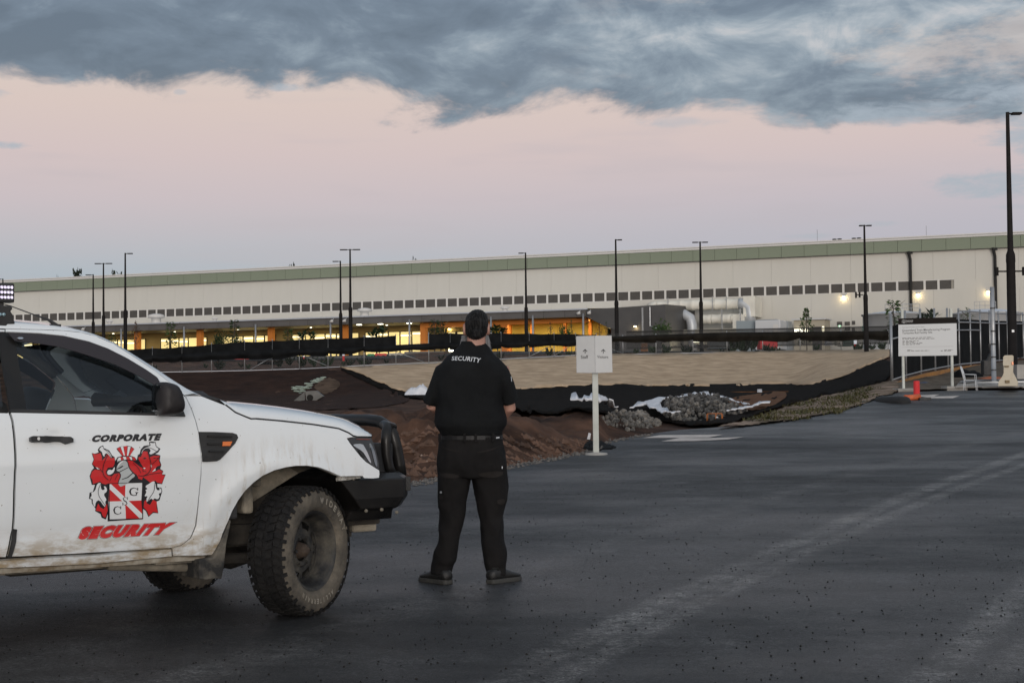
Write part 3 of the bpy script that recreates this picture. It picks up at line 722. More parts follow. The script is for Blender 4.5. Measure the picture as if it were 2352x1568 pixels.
# scuttle and wiper
mb = MB(); sc0 = side(*cA(1600, 950)); 
mb.tube([(sc0[0]-.02, -.72, sc0[1]-.01), (sc0[0]+.13, -.66, sc0[1]-.035), (sc0[0]+.22, -.40, sc0[1]-.01), (sc0[0]+.24, 0, sc0[1]), (sc0[0]+.22, .40, sc0[1]-.01), (sc0[0]-.02, .72, sc0[1]-.01)], (.045, .03), 6)
mb.build('scuttle', M_blk, car)
a = at_w(*cA(1640, 962), .62); b_ = at_w(*cA(1785, 1012), .66)
MB().tube([(a[0]-.1, -.50, a[1]+.03), (a[0], -.62, a[1]+.008), (b_[0], -.68, b_[1]+.006)], .011, 6).build('wiper', M_blk, car)
# grille and front panel between the lamps
MB().box(.62, .80, -.62, .62, .70, 1.02).box(.80, .83, -.55, .55, .86, .89).box(.80, .83, -.55, .55, .95, .98).build('grille', M_blk, car, bevel=.02)
# mirror
mp = smooth_poly([at_w(*cA(*p), 1.06) for p in ((1262, 842), (1302, 833), (1370, 848), (1408, 880), (1430, 950), (1446, 1012), (1442, 1062), (1402, 1097), (1300, 1105), (1256, 1092), (1250, 950))], True, 1)
cx = sum(p[0] for p in mp)/len(mp); cz_ = sum(p[1] for p in mp)/len(mp)
rings = [[Vector((cx+(p[0]-cx)*s+dx_, -w, cz_+(p[1]-cz_)*s)) for p in mp] for w, s, dx_ in ((.90, .62, .05), (.93, .86, .03), (.97, .97, .012), (1.02, 1.0, .004), (1.07, 1.0, 0), (1.105, .95, 0), (1.13, .80, 0), (1.142, .45, 0))]
mir = MB().loft(rings).build('door_mirror', mat('mirror_housing', (.014, .013, .0135), (.028, .025, .026), 12, .5, bump=.1, bscale=80, spec=.3), car, True)
fl = [p for p in mp if p[0] < cx-.055]
MB().box(min(p[0] for p in mp)+.004, min(p[0] for p in mp)+.02, -1.085, -.965, cz_-.07, cz_+.08).build('mirror_glass', M_glass, car, bevel=.012).parent = mir
mirror(mir)
panel('mirror_base', S([(1466, 1107), (1440, 1040), (1400, 960), (1262, 860), (1257, 1100)], cA), M_blk, gap=0, th=.03, off=.012, step=.03)
# inner cabin
cab = MB()
cab.box(-2.7, -.55, -.80, .80, .52, .60)                       # floor
cab.box(-.78, -.42, -.80, .80, .60, 1.10)                      # dashboard
cab.box(-2.75, -2.62, -.80, .80, .55, 1.30)                    # rear bulkhead
cab.box(-2.7, -.6, .80, .83, .55, 1.16); cab.box(-2.7, -.6, -.83, -.80, .55, 1.16)
cab.build('cabin', M_cabin, car, bevel=.03)
mb = MB(); mb.lathe([(.185+.016*math.cos(a), .016*math.sin(a)) for a in np.linspace(0, 2*math.pi, 9)], 28); mb.box(-.17, .17, -.022, .022, -.01, .01); mb.box(-.02, .02, -.17, 0, -.01, .01)
mb.build('steering_wheel', M_cabin, car, True, loc=(-.94, -.37, 1.11), rot=(0, R(-62), 0))
for sx, sy in ((-1.55, -.38), (-1.55, .38)):
    st = MB().box(-.25, .25, -.24, .24, .60, .80).box(-.33, -.18, -.24, .24, .78, 1.32).box(-.32, -.22, -.13, .13, 1.36, 1.54).build('seat', M_cabin, car, bevel=.05, loc=(sx, sy, 0))
# pillar trims inside
for sg in (1, -1):
    mb = MB(); pts = [r[1] for r in rows[ir-2:]]
    mb.tube([(p.x-.03, sg*(abs(p.y)-.05), p.z-.03) for p in pts[:-4:2]], (.035, .03), 6).build('pillar_trim', M_trim2, car, True)
# rear half, beyond the frame
xr = [min(p[0] for p in rear_edge)]
rd = [(-2.90, .56), (-2.98, .80), (-2.92, 1.27)]
panel('rear_door', [(p[0]-.006, p[1]) for p in rear_edge[::-1]]+[(-2.72, .50)]+rd[:][::1][::-1][::-1]+[(-1.95, 1.275)], M_paint, th=.02) if False else None
redge = [(p[0]-.008, p[1]) for p in rear_edge]
panel('rear_door', redge[::-1]+[(redge[0][0], redge[0][1]+.0)]+[(-2.92, 1.29), (-2.98, .85), (-2.78, .52)], M_paint, th=.02)
zt = float(vtop[0][1])
panel('rear_window', [(-1.86, 1.285), (-1.83, zt-.01), (-2.55, zt-.01), (-2.88, 1.31)], M_glass, gap=0, th=0, off=-.014)
panel('rear_frame', [(seam[-1][0], seam[-1][1]-.004), (vtop[0][0], zt), (-2.55, zt), (-2.90, 1.29), (-3.02, 1.29), (-2.94, seam[-1][1])], M_paint, th=.02)
MB().box(-2.99, -2.95, -.58, .58, 1.25, 1.70).build('rear_screen', M_glass, car)
MB().box(-4.62, -3.02, -.90, .90, .62, .66).box(-4.62, -3.02, -.915, -.86, .66, 1.22).box(-4.62, -3.02, .86, .915, .66, 1.22).box(-4.64, -4.58, -.9, .9, .62, 1.22).box(-3.08, -3.02, -.9, .9, .62, 1.22).build('tray', M_paint, car, bevel=.02)
# underbody
mb = MB(); mb.box(-4.5, .55, -.50, -.38, .42, .54).box(-4.5, .55, .38, .50, .42, .54); mb.box(-2.8, -.75, -.78, .78, .44, .53); mb.box(-1.6, -.9, -.25, .25, .30, .45)
mb.tube([(0, -.70, .36), (0, .70, .36)], .045, 10).tube([(-3.2, -.75, .38), (-3.2, .75, .38)], .06, 10).lathe([(0, -.16), (.14, -.12), (.17, 0), (.14, .12), (0, .16)], 14, Matrix.Translation((0, .12, .37)) @ Matrix.Rotation(R(90), 4, 'Y'))
mb.box(-.35, .35, -.42, .42, .40, .72).tube([(-.75, -.62, .36), (0, -.55, .33)], .035, 8).tube([(-.75, .62, .36), (0, .55, .33)], .035, 8)
mb.build('underbody', M_under, car)
panel('chassis_rail', S([(-400, 1200), (0, 1150), (900, 1090), (1500, 1046), (1480, 1085), (1300, 1105), (600, 1150), (0, 1195), (-400, 1235)], cC), M_dirty, th=.06, off=-.16)
MB().box(-.95, -.60, -.80, -.52, .36, .46).tube([(-1.2, -.7, .37), (-.72, -.72, .33), (-.6, -.7, .40)], .03, 8).build('body_mount', M_dirty, car, bevel=.02)
# wheel arch liner
ar = arch+S([(2100, 900)], cC); mb = MB(); nn = len(ar)
o0 = [Vector((x, -float(Wd(x, z))+.012, z)) for x, z in ar]; o1 = [Vector((x*1.0, -.46, z+.005)) for x, z in ar]
mid1 = [Vector((x+(.12*(1 if x < -.3 else 0))*0, -.66, z+.05)) for x, z in ar]
mb.add(o0+mid1+o1, [(i, i+1, nn+i+1, nn+i) for i in range(nn-1)]+[(nn+i, nn+i+1, 2*nn+i+1, 2*nn+i) for i in range(nn-1)])
mb.add(o1, [tuple(range(nn))]); lin = mb.build('arch_liner', M_dirty, car, True); mirror(lin)
MB().box(-.52, -.20, -.70, -.60, .78, .84).box(-.60, -.46, -.74, -.60, .52, .76).box(-.34, -.27, -.72, -.60, .62, .80).build('liner_bracket', M_dirty, car, bevel=.02)
# mud flap
fp = [at_w(*cC(*p), .88) for p in ((2195, 620), (2205, 640), (2160, 860), (2140, 1060), (2115, 1190), (2060, 1185), (1960, 1200), (1900, 1190), (1900, 1010), (2040, 985), (2100, 850))]
mf = MB(); mf.add([Vector((x, -.90, z)) for x, z in fp]+[Vector((x, -.66, z)) for x, z in fp], [tuple(range(len(fp)-1, -1, -1)), tuple(range(len(fp), 2*len(fp)))]+[(k, (k+1) % len(fp), len(fp)+(k+1) % len(fp), len(fp)+k) for k in range(len(fp))])
mfo = mf.build('mud_flap', M_dirty if False else mat('muddy_rubber', (.022, .022, .022), (.15, .135, .11), 7, .9, bump=.4, bscale=20, lo=.42, hi=.66), car, bevel=.006); mirror(mfo)
# bull bar bumper
q = lambda pts, w: [at_w(*cE(*p), w) for p in pts]
(bx0, bz0), (bx1, bz1), (bx2, bz2), (bx3, bz3) = q([(15, 930), (850, 880), (770, 1265), (240, 1310)], .87)
ztop = (bz0+bz1)/2; zmid = at_w(*cE(850, 1130), .87)[1]; zlow = (bz2+bz3)/2
fx = at_w(*cE(917, 830), .76)[0]
def plan(xr, xs, xf, w, wc):
    h = [(xr, w), (xs, w), (xf, wc), (xf+.05, wc*.55), (xf+.06, 0)]
    return h+[(x, -y) for x, y in h[-2::-1]]
rings = []
for z, xr_, xs, xf, w, wc in ((ztop+.035, bx0+.10, bx1-.02, fx+.01, .80, .62), (ztop, bx0, bx1, fx, .87, .74), (zmid, bx0+.10, bx1, fx, .87, .74), (zlow, bx3+.03, bx2, fx-.04, .86, .72), (zlow-.012, bx3-.02, bx2-.01, fx-.07, .82, .68), (zlow-.075, bx3-.03, bx2+.01, fx-.10, .78, .60)):
    rings.append([Vector((x, -y, z)) for x, y in plan(xr_, xs, xf, w, wc)])
bump = MB().loft(rings).build('bumper', M_gloss, car, bevel=.008)
for px_b in ((340, 1318), (545, 1300), (745, 1335), (170, 925)):
    x_, z_ = at_w(*cE(*px_b), .85); MB().lathe([(0, .004), (.010, .003), (.012, -.006)], 8, Matrix.Translation((x_, -.862, z_)) @ Matrix.Rotation(R(90), 4, 'X')).build('bolt', M_dirty, car, True).parent = bump
x_, z_ = at_w(*cE(875, 960), .80); MB().box(-.006, .006, -.02, .02, -.045, .045).build('bumper_slot', M_blk, car, bevel=.004, loc=(fx-.035, -.795, z_), rot=(0, 0, R(48))).parent = bump
MB().box(fx-.30, fx-.12, -.56, -.50, zlow-.17, zlow-.06).box(fx-.44, fx-.36, -.60, -.54, zlow-.20, zlow-.05).box(fx-.45, fx-.12, .50, .56, zlow-.17, zlow-.06).build('recovery_point', M_dirty, car, bevel=.015)
MB().box(.40, fx-.12, -.60, .60, zlow-.12, zlow-.05).build('bash_plate', M_under, car, bevel=.01)
# white bumper remnant and hoops
hoop_x = at_w(*cE(700, 480), .50)[0]
bb = MB()
lw = .70
lp = [(*at_w(*cE(*p), lw), lw) for p in ((705, 860), (650, 740), (618, 560), (610, 400), (616, 290))]
bb.tube([(x, -w, z) for x, z, w in lp]+[(lp[-1][0]+.03, -lw+.03, lp[-1][1]+.035), (lp[-1][0]+.06, -lw+.12, lp[-1][1]+.05), (hoop_x, -.50, lp[-1][1]+.03)], .033, 12)
up_ = [(*at_w(*cE(*p), .54), .54) for p in ((805, 850), (785, 700), (745, 480), (700, 310))]
pts = [Vector((x, -w, z)) for x, z, w in up_]; tz = pts[-1].z
half = pts+[Vector((pts[-1].x-.015, -.50, tz+.055)), Vector((pts[-1].x-.03, -.43, tz+.085)), Vector((pts[-1].x-.035, -.30, tz+.095))]
bb.tube(half+[Vector((p.x, -p.y, p.z)) for p in half[::-1]], .040, 12)
bb.tube([(x, w, z) for x, z, w in lp]+[(lp[-1][0]+.06, lw-.12, lp[-1][1]+.05), (hoop_x, .50, lp[-1][1]+.03)], .033, 12)
mx_ = [p for p in pts]; bb.tube([pts[2]+Vector((-.0, 0, -.02)), Vector((pts[2].x, .54, pts[2].z-.02))], .028, 10)
bb.box(pts[0].x-.06, pts[0].x+.03, -.50, -.44, ztop, tz-.05); bb.box(pts[0].x-.06, pts[0].x+.03, .44, .50, ztop, tz-.05)
bar = bb.build('bull_bar', M_gloss, car, True)
panel('bumper_corner', S([(18, 868), (295, 862), (318, 888), (150, 916), (20, 925)], cE), mat('scuffed_white', (.55, .54, .50), (.22, .20, .17), 22, .7, bump=.5), gap=.001, th=.03, off=-.03, step=.03)

# --- wheels
def make_wheel(steer, loc, name='wheel'):
    root = bpy.data.objects.new(name, None); COL.objects.link(root); root.parent = car; root.location = loc
    root.rotation_euler = (0, 0, steer); return root
RT = .395; WT = .130
Mz = Matrix.Rotation(R(90), 4, 'X')     # lathe axis z -> -y (outside face)
prof = [(.236, .092), (.244, .106), (.254, .120), (.272, .130), (.305, .133), (.332, .130), (.352, .124), (.368, .112), (.380, .100), (.384, .06), (.384, 0)]
prof = prof+[(r, -h) for r, h in prof[-2::-1]]
tyre_me = MB(); tyre_me.lathe(prof, 72, Mz); 
tm = tyre_me.mesh('tyre', True)
def tread():
    mb = MB(); n = 46
    for i in range(n):
        a0 = 2*math.pi*i/n
        for lane, (h0, h1, sh, ln) in enumerate(((-.124, -.068, 0, .62), (-.060, -.012, .5, .70), (.012, .060, 0, .70), (.068, .124, .5, .62))):
            a = a0+sh*2*math.pi/n; da = ln*math.pi/n; sk = .035*(1 if lane % 2 else -1)
            v = []
            for rr in (.378, .3955):
                for hh, aa in ((h0, a-da), (h1, a-da+sk), (h1, a+da+sk), (h0, a+da)):
                    r_ = rr-(.016 if abs(hh) > .12 and rr > .39 else 0); v.append(Mz @ Vector((r_*math.cos(aa), r_*math.sin(aa), hh)))
            mb.add(v, [(0, 1, 2, 3), (7, 6, 5, 4), (0, 4, 5, 1), (1, 5, 6, 2), (2, 6, 7, 3), (3, 7, 4, 0)])
        # shoulder lugs reaching down the side wall
        for sgn in (1, -1):
            a = a0+.25*2*math.pi/n; da = (.46 if i % 2 else .30)*math.pi/n; v = []
            for (r_, h_) in ((.350 if i % 2 else .362, .126), (.388, .108)):
                for aa, up in ((a-da, 0), (a+da, 0), (a+da, .007), (a-da, .007)): v.append(Mz @ Vector(((r_+up*.3)*math.cos(aa), (r_+up*.3)*math.sin(aa), sgn*(h_+up))))
            mb.add(v, [(0, 1, 2, 3), (7, 6, 5, 4), (0, 4, 5, 1), (1, 5, 6, 2), (2, 6, 7, 3), (3, 7, 4, 0)])
    me = mb.mesh('tread'); bm = bmesh.new(); bm.from_mesh(me); bmesh.ops.recalc_face_normals(bm, faces=bm.faces); bm.to_mesh(me); bm.free(); return me
tread_me = tread()
def rim():
    mb = MB()
    mb.lathe([(.205, .094), (.213, .102), (.209, .108), (.200, .104), (.192, .092), (.186, .07), (.178, .05), (.172, .02), (.172, -.10)], 48, Mz)
    # disc with eight D holes
    n = 8; seg = 6; inner, h_in, outer, h_out = .088, .010, .176, -.014
    ringA = []; 
    def pt(r, a, h): return Mz @ Vector((r*math.cos(a), r*math.sin(a), h))
    hh = lambda r: h_in+(h_out-h_in)*((r-inner)/(outer-inner))**1.6
    for i in range(n):
        a0 = 2*math.pi*i/n; da = 2*math.pi/n
        for j in range(seg):
            t0, t1 = a0+da*j/seg, a0+da*(j+1)/seg
            hole = 1 <= j < seg-1
            for r0, r1 in ((inner, .116), (.116, .152), (.152, outer)):
                if hole and r0 == .116: continue
                mb.add([pt(r0, t0, hh(r0)), pt(r1, t0, hh(r1)), pt(r1, t1, hh(r1)), pt(r0, t1, hh(r0))], [(0, 1, 2, 3)])
            if hole:
                for r_ in (.116, .152): mb.add([pt(r_, t0, hh(r_)), pt(r_, t1, hh(r_)), pt(r_, t1, hh(r_)-.018), pt(r_, t0, hh(r_)-.018)], [(0, 1, 2, 3)])
    mb.lathe([(.088, .010), (.078, .018), (.060, .014), (.058, .0)], 32, Mz)
    for i in range(6):
        a = 2*math.pi*i/6; mb.lathe([(0, .034), (.009, .033), (.011, .012)], 6, Mz @ Matrix.Translation((.072*math.cos(a), .072*math.sin(a), 0)))
    return mb.mesh('rim', True)
rim_me = rim()
hub_me = MB().lathe([(0, .060), (.020, .060), (.024, .050), (.034, .046), (.040, .036), (.047, .010), (.052, -.01)], 24, Mz).mesh('hub', True)
drum_me = MB().lathe([(0, -.045), (.13, -.045), (.135, -.09)], 24, Mz).mesh('brake', True)
STEER = R(27)
wheel_spec = ((STEER, (0, -.80, RT-.008), False), (STEER, (0, .80, RT-.008), True), (0, (-3.22, -.80, RT-.008), False), (0, (-3.22, .80, RT-.008), True))
for k, (st, lc, left) in enumerate(wheel_spec):
    wr = make_wheel(st+(math.pi if left else 0), lc)
    for nm, me, mm in (('tyre', tm, M_wall), ('tread', tread_me, M_tyre), ('rim', rim_me, M_rim), ('hub', hub_me, M_rust), ('brake', drum_me, M_under)):
        o_ = link(nm, me, None, wr)
        if nm in ('rim', 'brake'): o_.scale = (1.16, 1.0, 1.16)
        if k == 0: me.materials.append(mm)
    if k == 0:
        sharp_by_angle(rim_me, 40)
        tm.materials.append(M_tyre)
        for p in tm.polygons:      # tread face of the carcass is bare rubber
            if math.hypot(p.center.x, p.center.z) > .372: p.material_index = 1
        # raised lettering round the side wall
        def arc_text(body, a_start, a_end, r0, r1):
            mb_v, mb_f = [], []; nch = len(body); 
            for i, ch in enumerate(body):
                if ch == ' ': continue
                v, f = text_shape(ch, .03); u_ = unit(v); a = a_start+(a_end-a_start)*(i+.5)/nch; aw = abs(a_end-a_start)/nch*(.36 if ch in 'WMAYDR/' else .28 if ch not in 'I-' else .10); n0 = len(mb_v)
                for p in u_:
                    aa = a-(p[0]-.5)*2*aw; r_ = r0+(r1-r0)*p[1]; h_ = .1352-abs(r_-.30)*.02
                    mb_v.append(Mz @ Vector((r_*math.cos(aa), r_*math.sin(aa), h_+.0025)))
                mb_f += [tuple(q_+n0 for q_ in g) for g in f]
            return mb_v, mb_f
        # Mz sends local (x, y) to car (x, z): angles run anticlockwise seen from outside
        v1, f1 = arc_text('WIDEWAY', R(88), R(18), .288, .325)
        v2, f2 = arc_text('ALL-TERRAIN', R(-58), R(-128), .288, .318)
        link('lettering', mesh_of('lettering', v1+v2, f1+[tuple(i+len(v1) for i in g) for g in f2]), mat('faded_white_lettering', (.26, .23, .18), (.36, .33, .28), 20, .9), wr)

# --- lettering and crest on the door
def onto(pts, off):
    a = np.array(pts); w = Wd(a[:, 0], a[:, 1])+off; return np.c_[a[:, 0], -w, a[:, 1]].tolist()
def flat_len(pl, v):
    return v
def quad_map(v, c, cr):
    """unit square -> quadrilateral of photo pixels (bl, br, tr, tl) -> flank"""
    (a, b, d, e) = [side(*cr(*p)) for p in c]; out = []
    for s, t in v: out.append(tuple((a[i]*(1-s)+b[i]*s)*(1-t)+(e[i]*(1-s)+d[i]*s)*t for i in (0, 1)))
    return out
def door_text(name, body, c, m, off, fat, ref=None, shear=.22, sp=1.04):
    v, f = text_shape(body, fat, shear, sp); v0, _ = text_shape(body, ref if ref is not None else fat, shear, sp)
    o = link(name, mesh_of(name, onto(quad_map(unit(v, v0), c, cG), off), f), m, door); return o
door_text('company_lettering', 'CORPORATE', ((216, 201), (1132, 180), (1146, 84), (230, 108)), M_blackink, .0035, .082, sp=1.22)
cs = ((38, 1490), (1212, 1418), (1330, 1260), (70, 1322))
door_text('lettering_outline', 'SECURITY', cs, M_blackink, .0025, .145, .10, sp=1.3)
door_text('lettering_rim', 'SECURITY', cs, mat('pink_vinyl', (.62, .42, .42), rough=.4), .0034, .122, .10, sp=1.3)
door_text('lettering_red', 'SECURITY', cs, M_redink, .0043, .10, sp=1.3)
crest = {1: [], 2: [], 3: [], 0: []}
def cp(layer, pts, lev, sm=1): crest[layer].append((pts, lev, sm))
# black outlines
cp(0, [(218, 345), (262, 352), (310, 335), (298, 300), (325, 262), (370, 242), (378, 278), (450, 310), (492, 380), (520, 395), (530, 450), (560, 400), (620, 382), (560, 310), (545, 285), (600, 258), (650, 255), (690, 248), (740, 256), (785, 290), (720, 375), (790, 400), (815, 440), (830, 370), (855, 355), (865, 300), (910, 250), (985, 238), (975, 200), (1010, 190), (1065, 200), (1075, 255), (1128, 288), (1100, 335), (1060, 355), (1128, 375), (1118, 440), (1140, 500), (1125, 555), (1165, 580), (1150, 625), (1197, 628), (1170, 700), (1150, 755), (1085, 750), (1090, 800), (1140, 800), (1152, 850), (1115, 970), (1075, 985), (1100, 1140), (1030, 1135), (970, 1190), (935, 1110), (895, 1080), (895, 1215), (430, 1248), (430, 1150), (408, 1222), (350, 1200), (335, 1150), (262, 1110), (270, 1080), (220, 1010), (215, 955), (183, 950), (190, 870), (235, 855), (262, 765), (220, 765), (190, 650), (215, 580), (250, 540), (220, 490), (245, 430)], 0, 0)
# red mantling
cp(1, [(228, 350), (270, 362), (335, 345), (352, 395), (355, 445), (395, 405), (430, 350), (455, 380), (470, 415), (515, 405), (525, 445), (520, 490), (500, 530), (430, 540), (405, 590), (430, 640), (480, 655), (520, 620), (580, 610), (600, 650), (560, 745), (440, 745), (400, 760), (350, 745), (330, 720), (235, 755), (228, 700), (200, 660), (222, 590), (262, 560), (320, 570), (330, 560), (270, 530), (228, 490), (252, 430)], 1, 0)
cp(1, [(690, 440), (760, 450), (850, 520), (905, 545), (840, 430), (835, 400), (870, 395), (900, 320), (955, 325), (985, 400), (1040, 380), (1118, 382), (1105, 440), (1130, 505), (1085, 520), (1020, 600), (1055, 590), (1110, 560), (1160, 590), (1145, 635), (1188, 640), (1145, 745), (1085, 735), (1060, 710), (1000, 740), (895, 660), (885, 700), (830, 680), (760, 600), (720, 560)], 1, 0)
cp(1, [(912, 985), (935, 960), (950, 1010), (990, 1030), (1030, 960), (1080, 990), (1075, 1060), (1095, 1130), (1030, 1120), (975, 1175), (950, 1110), (905, 1060)], 1, 0)
cp(1, [(285, 1060), (305, 1010), (330, 1060), (375, 1085), (420, 1015), (430, 1100), (400, 1200), (365, 1180), (345, 1120), (272, 1105)], 1, 0)
# white leaves
cp(2, [(312, 300), (340, 265), (365, 255), (372, 290), (440, 318), (478, 380), (480, 415), (455, 385), (420, 345), (385, 360), (390, 395), (365, 380), (355, 330)], 2, 1)
cp(2, [(872, 365), (890, 300), (960, 258), (1000, 250), (985, 205), (1030, 215), (1060, 205), (1062, 262), (1115, 292), (1050, 340), (1000, 365), (975, 345), (1000, 320), (985, 285), (940, 278), (900, 300)], 2, 1)
cp(2, [(345, 735), (290, 745), (262, 850), (205, 870), (222, 900), (192, 945), (235, 950), (228, 1000), (262, 1070), (270, 990), (320, 960), (385, 1060), (405, 1040), (395, 985), (418, 960), (370, 890), (425, 850), (410, 790), (372, 780), (395, 820), (360, 840), (335, 800)], 2, 1)
cp(2, [(1030, 715), (1060, 730), (1070, 830), (1120, 840), (1110, 800), (1140, 825), (1140, 870), (1100, 880), (1120, 920), (1090, 960), (1050, 940), (1030, 965), (1000, 940), (945, 1005), (940, 950), (960, 910), (910, 920), (945, 860), (925, 830), (960, 820), (920, 785), (985, 745)], 2, 1)
cp(2, [(420, 590), (450, 560), (490, 575), (520, 520), (525, 560), (500, 610), (455, 635), (425, 625)], 2, 1)
cp(2, [(272, 530), (325, 548), (325, 562), (290, 556)], 2, 0); cp(2, [(890, 540), (925, 535), (930, 550), (900, 558)], 2, 1); cp(2, [(993, 495), (1008, 490), (1015, 530), (998, 540)], 2, 1); cp(2, [(1015, 595), (1060, 545), (1064, 575)], 2, 0)
# plume and torse
for a, l in (([(552, 285), (590, 268), (655, 382), (625, 382)], 1), ([(598, 262), (635, 258), (658, 380), (645, 382)], 2), ([(642, 255), (690, 250), (680, 382), (655, 382)], 1), ([(695, 258), (735, 258), (700, 382), (684, 382)], 2), ([(742, 268), (780, 290), (722, 382), (702, 382)], 1)): cp(l, a, 3, 0)
for a, l in (([(552, 440), (570, 410), (600, 398), (605, 440), (575, 452)], 2), ([(585, 402), (625, 395), (640, 432), (605, 442)], 1), ([(628, 393), (670, 395), (675, 432), (645, 432)], 2), ([(672, 395), (710, 393), (730, 432), (680, 432)], 1), ([(712, 393), (745, 395), (755, 435), (735, 435)], 2), ([(750, 395), (790, 410), (800, 440), (765, 438)], 1)): cp(l, a, 3, 0)
# helmet
cp(0, [(525, 570), (545, 500), (590, 440), (655, 428), (700, 460), (712, 520), (755, 590), (830, 645), (832, 710), (800, 740), (770, 700), (700, 745), (650, 790), (575, 800), (560, 730), (600, 640), (570, 590)], 3, 1)
cp(3, [(540, 575), (555, 505), (600, 450), (655, 438), (692, 470), (700, 530), (745, 600), (800, 645), (735, 690), (700, 735), (640, 775), (585, 790), (572, 730), (612, 640), (580, 590)], 4, 1)
cp(2, [(548, 540), (575, 478), (610, 450), (645, 452), (600, 480)], 5, 1); cp(0, [(545, 555), (640, 500), (645, 512), (600, 545), (548, 562)], 5, 0); cp(0, [(575, 592), (700, 530), (703, 537), (582, 602)], 5, 0); cp(0, [(612, 690), (690, 660), (755, 605), (762, 615), (700, 670), (620, 698)], 5, 0)
cp(0, [(735, 705), (770, 665), (815, 665), (820, 700), (800, 725), (770, 700)], 5, 1)
# shield
cp(2, [(448, 1228), (438, 985), (445, 748), (887, 733), (872, 970), (886, 1212)], 5, 0)
cp(1, [(445, 750), (662, 742), (655, 978), (438, 985)], 6, 0); cp(1, [(655, 978), (872, 970), (885, 1205), (668, 1216)], 6, 0)
cp(2, [(445, 760), (470, 755), (885, 1150), (884, 1200), (845, 1205), (445, 815)], 7, 0)
cp(3, [(562, 735), (612, 690), (700, 740), (640, 775), (585, 792)], 7, 1)
cmesh = MB()
for lay in (0, 1, 2, 3):
    for pts, lev, sm in crest[lay]:
        pl = [side(*cG(*p)) for p in pts]
        if sm: pl = smooth_poly(pl, True, sm)
        t, tri = fill(pl, .03); cmesh.add(onto(t, .0016+.0006*lev), tri, lay)
def serif(ch, x0, y0, x1, y1, lev):
    """roman capital drawn as a swelling stroke with serifs"""
    L = {'C': [(.92, .30, .05), (.80, .10, .05), (.52, .02, .07), (.22, .15, .12), (.10, .50, .17), (.22, .84, .13), (.52, .98, .07), (.80, .92, .05), (.95, .72, .05)],
         'G': [(.90, .30, .05), (.78, .10, .05), (.50, .02, .07), (.20, .16, .13), (.09, .50, .18), (.20, .84, .13), (.50, .98, .07), (.78, .92, .08), (.82, .60, .15)],
         'S': [(.88, .28, .05), (.72, .06, .05), (.42, .02, .08), (.18, .20, .14), (.32, .42, .16), (.68, .58, .16), (.84, .80, .14), (.58, .98, .08), (.28, .95, .05), (.10, .72, .05)]}[ch]; L = [(a, b, w*1.25) for a, b, w in L]
    pts = [Vector((x0+(x1-x0)*a, y0+(y1-y0)*b)) for a, b, _ in L]; wd = [c*(x1-x0)*.9 for *_, c in L]
    l = []; r = []
    for i, p in enumerate(pts):
        t = (pts[min(i+1, len(pts)-1)]-pts[max(0, i-1)]).normalized(); nrm = Vector((-t.y, t.x)); l.append(p+nrm*wd[i]/2); r.append(p-nrm*wd[i]/2)
    out = []
    for i in range(len(pts)-1): out.append([l[i], l[i+1], r[i+1], r[i]])
    W_ = x1-x0; Hh = y1-y0
    out.append([Vector(a) for a in ((x1-.13*W_, y0), (x1-.03*W_, y0), (x1-.03*W_, y0+.34*Hh), (x1-.10*W_, y0+.34*Hh))])
    if ch != 'G': out.append([Vector(a) for a in ((x0+.05*W_, y1-.32*Hh), (x0+.12*W_, y1-.32*Hh), (x0+.14*W_, y1), (x0+.05*W_, y1))] if ch == 'S' else [Vector(a) for a in ((x1-.10*W_, y1-.28*Hh), (x1-.02*W_, y1-.28*Hh), (x1-.06*W_, y1-.1*Hh), (x1-.14*W_, y1-.1*Hh))])
    else: out.append([Vector(a) for a in ((x1-.36*W_, y0+.56*Hh), (x1, y0+.56*Hh), (x1, y0+.63*Hh), (x1-.36*W_, y0+.63*Hh))])
    for k in out: cmesh.add(onto([side(*cG(p.x, p.y)) for p in k], .0016+.0006*lev), [(0, 1, 2, 3)], 0)
serif('G', 708, 802, 832, 908, 9); serif('S', 616, 924, 694, 1034, 9); serif('C', 497, 1048, 606, 1155, 9)
def stroke(pts, w, lev=10, mi=0):
    p = [Vector(q_) for q_ in smooth_poly(pts, False, 1)]
    for a_, b_ in zip(p, p[1:]):
        t_ = (b_-a_).normalized(); n_ = Vector((-t_.y, t_.x))*w/2; cmesh.add(onto([side(*cG(q_.x, q_.y)) for q_ in (a_+n_, b_+n_, b_-n_, a_-n_)], .0016+.0006*lev), [(0, 1, 2, 3)], mi)
for pts, w in (([(430, 365), (390, 440), (365, 520), (358, 600), (385, 660), (435, 700)], 9), ([(300, 540), (335, 570), (358, 600)], 7), ([(430, 640), (402, 600), (420, 560), (470, 540)], 9), ([(955, 330), (985, 430), (1000, 500), (990, 580), (940, 630), (880, 650), (830, 640)], 9), ([(850, 520), (905, 545), (880, 580), (935, 590)], 7),
               ([(1160, 600), (1000, 620), (900, 650)], 7), ([(760, 470), (830, 540), (865, 610)], 7), ([(1118, 390), (1060, 450), (1010, 490)], 7), ([(340, 740), (300, 820), (300, 900), (350, 980), (400, 1050)], 7), ([(1050, 730), (1040, 850), (990, 920), (950, 990)], 7), ([(480, 660), (450, 720)], 6), ([(560, 620), (520, 700)], 6),
               ([(887, 270), (960, 265), (1040, 300), (1080, 330)], 6), ([(372, 290), (430, 330), (470, 400)], 6)): stroke(pts, w)
for a_, b_, w in (((445, 748), (448, 1228), 10), ((887, 733), (888, 1212), 12), ((445, 748), (887, 733), 8), ((445, 1228), (888, 1212), 14)): stroke([a_, ((a_[0]+b_[0])/2, (a_[1]+b_[1])/2), b_], w, 8)
cr_o = link('door_crest', cmesh.mesh('door_crest'), [M_blackink, M_redink, M_whiteink, M_greyink], door)
bm = bmesh.new(); bm.from_mesh(cr_o.data)
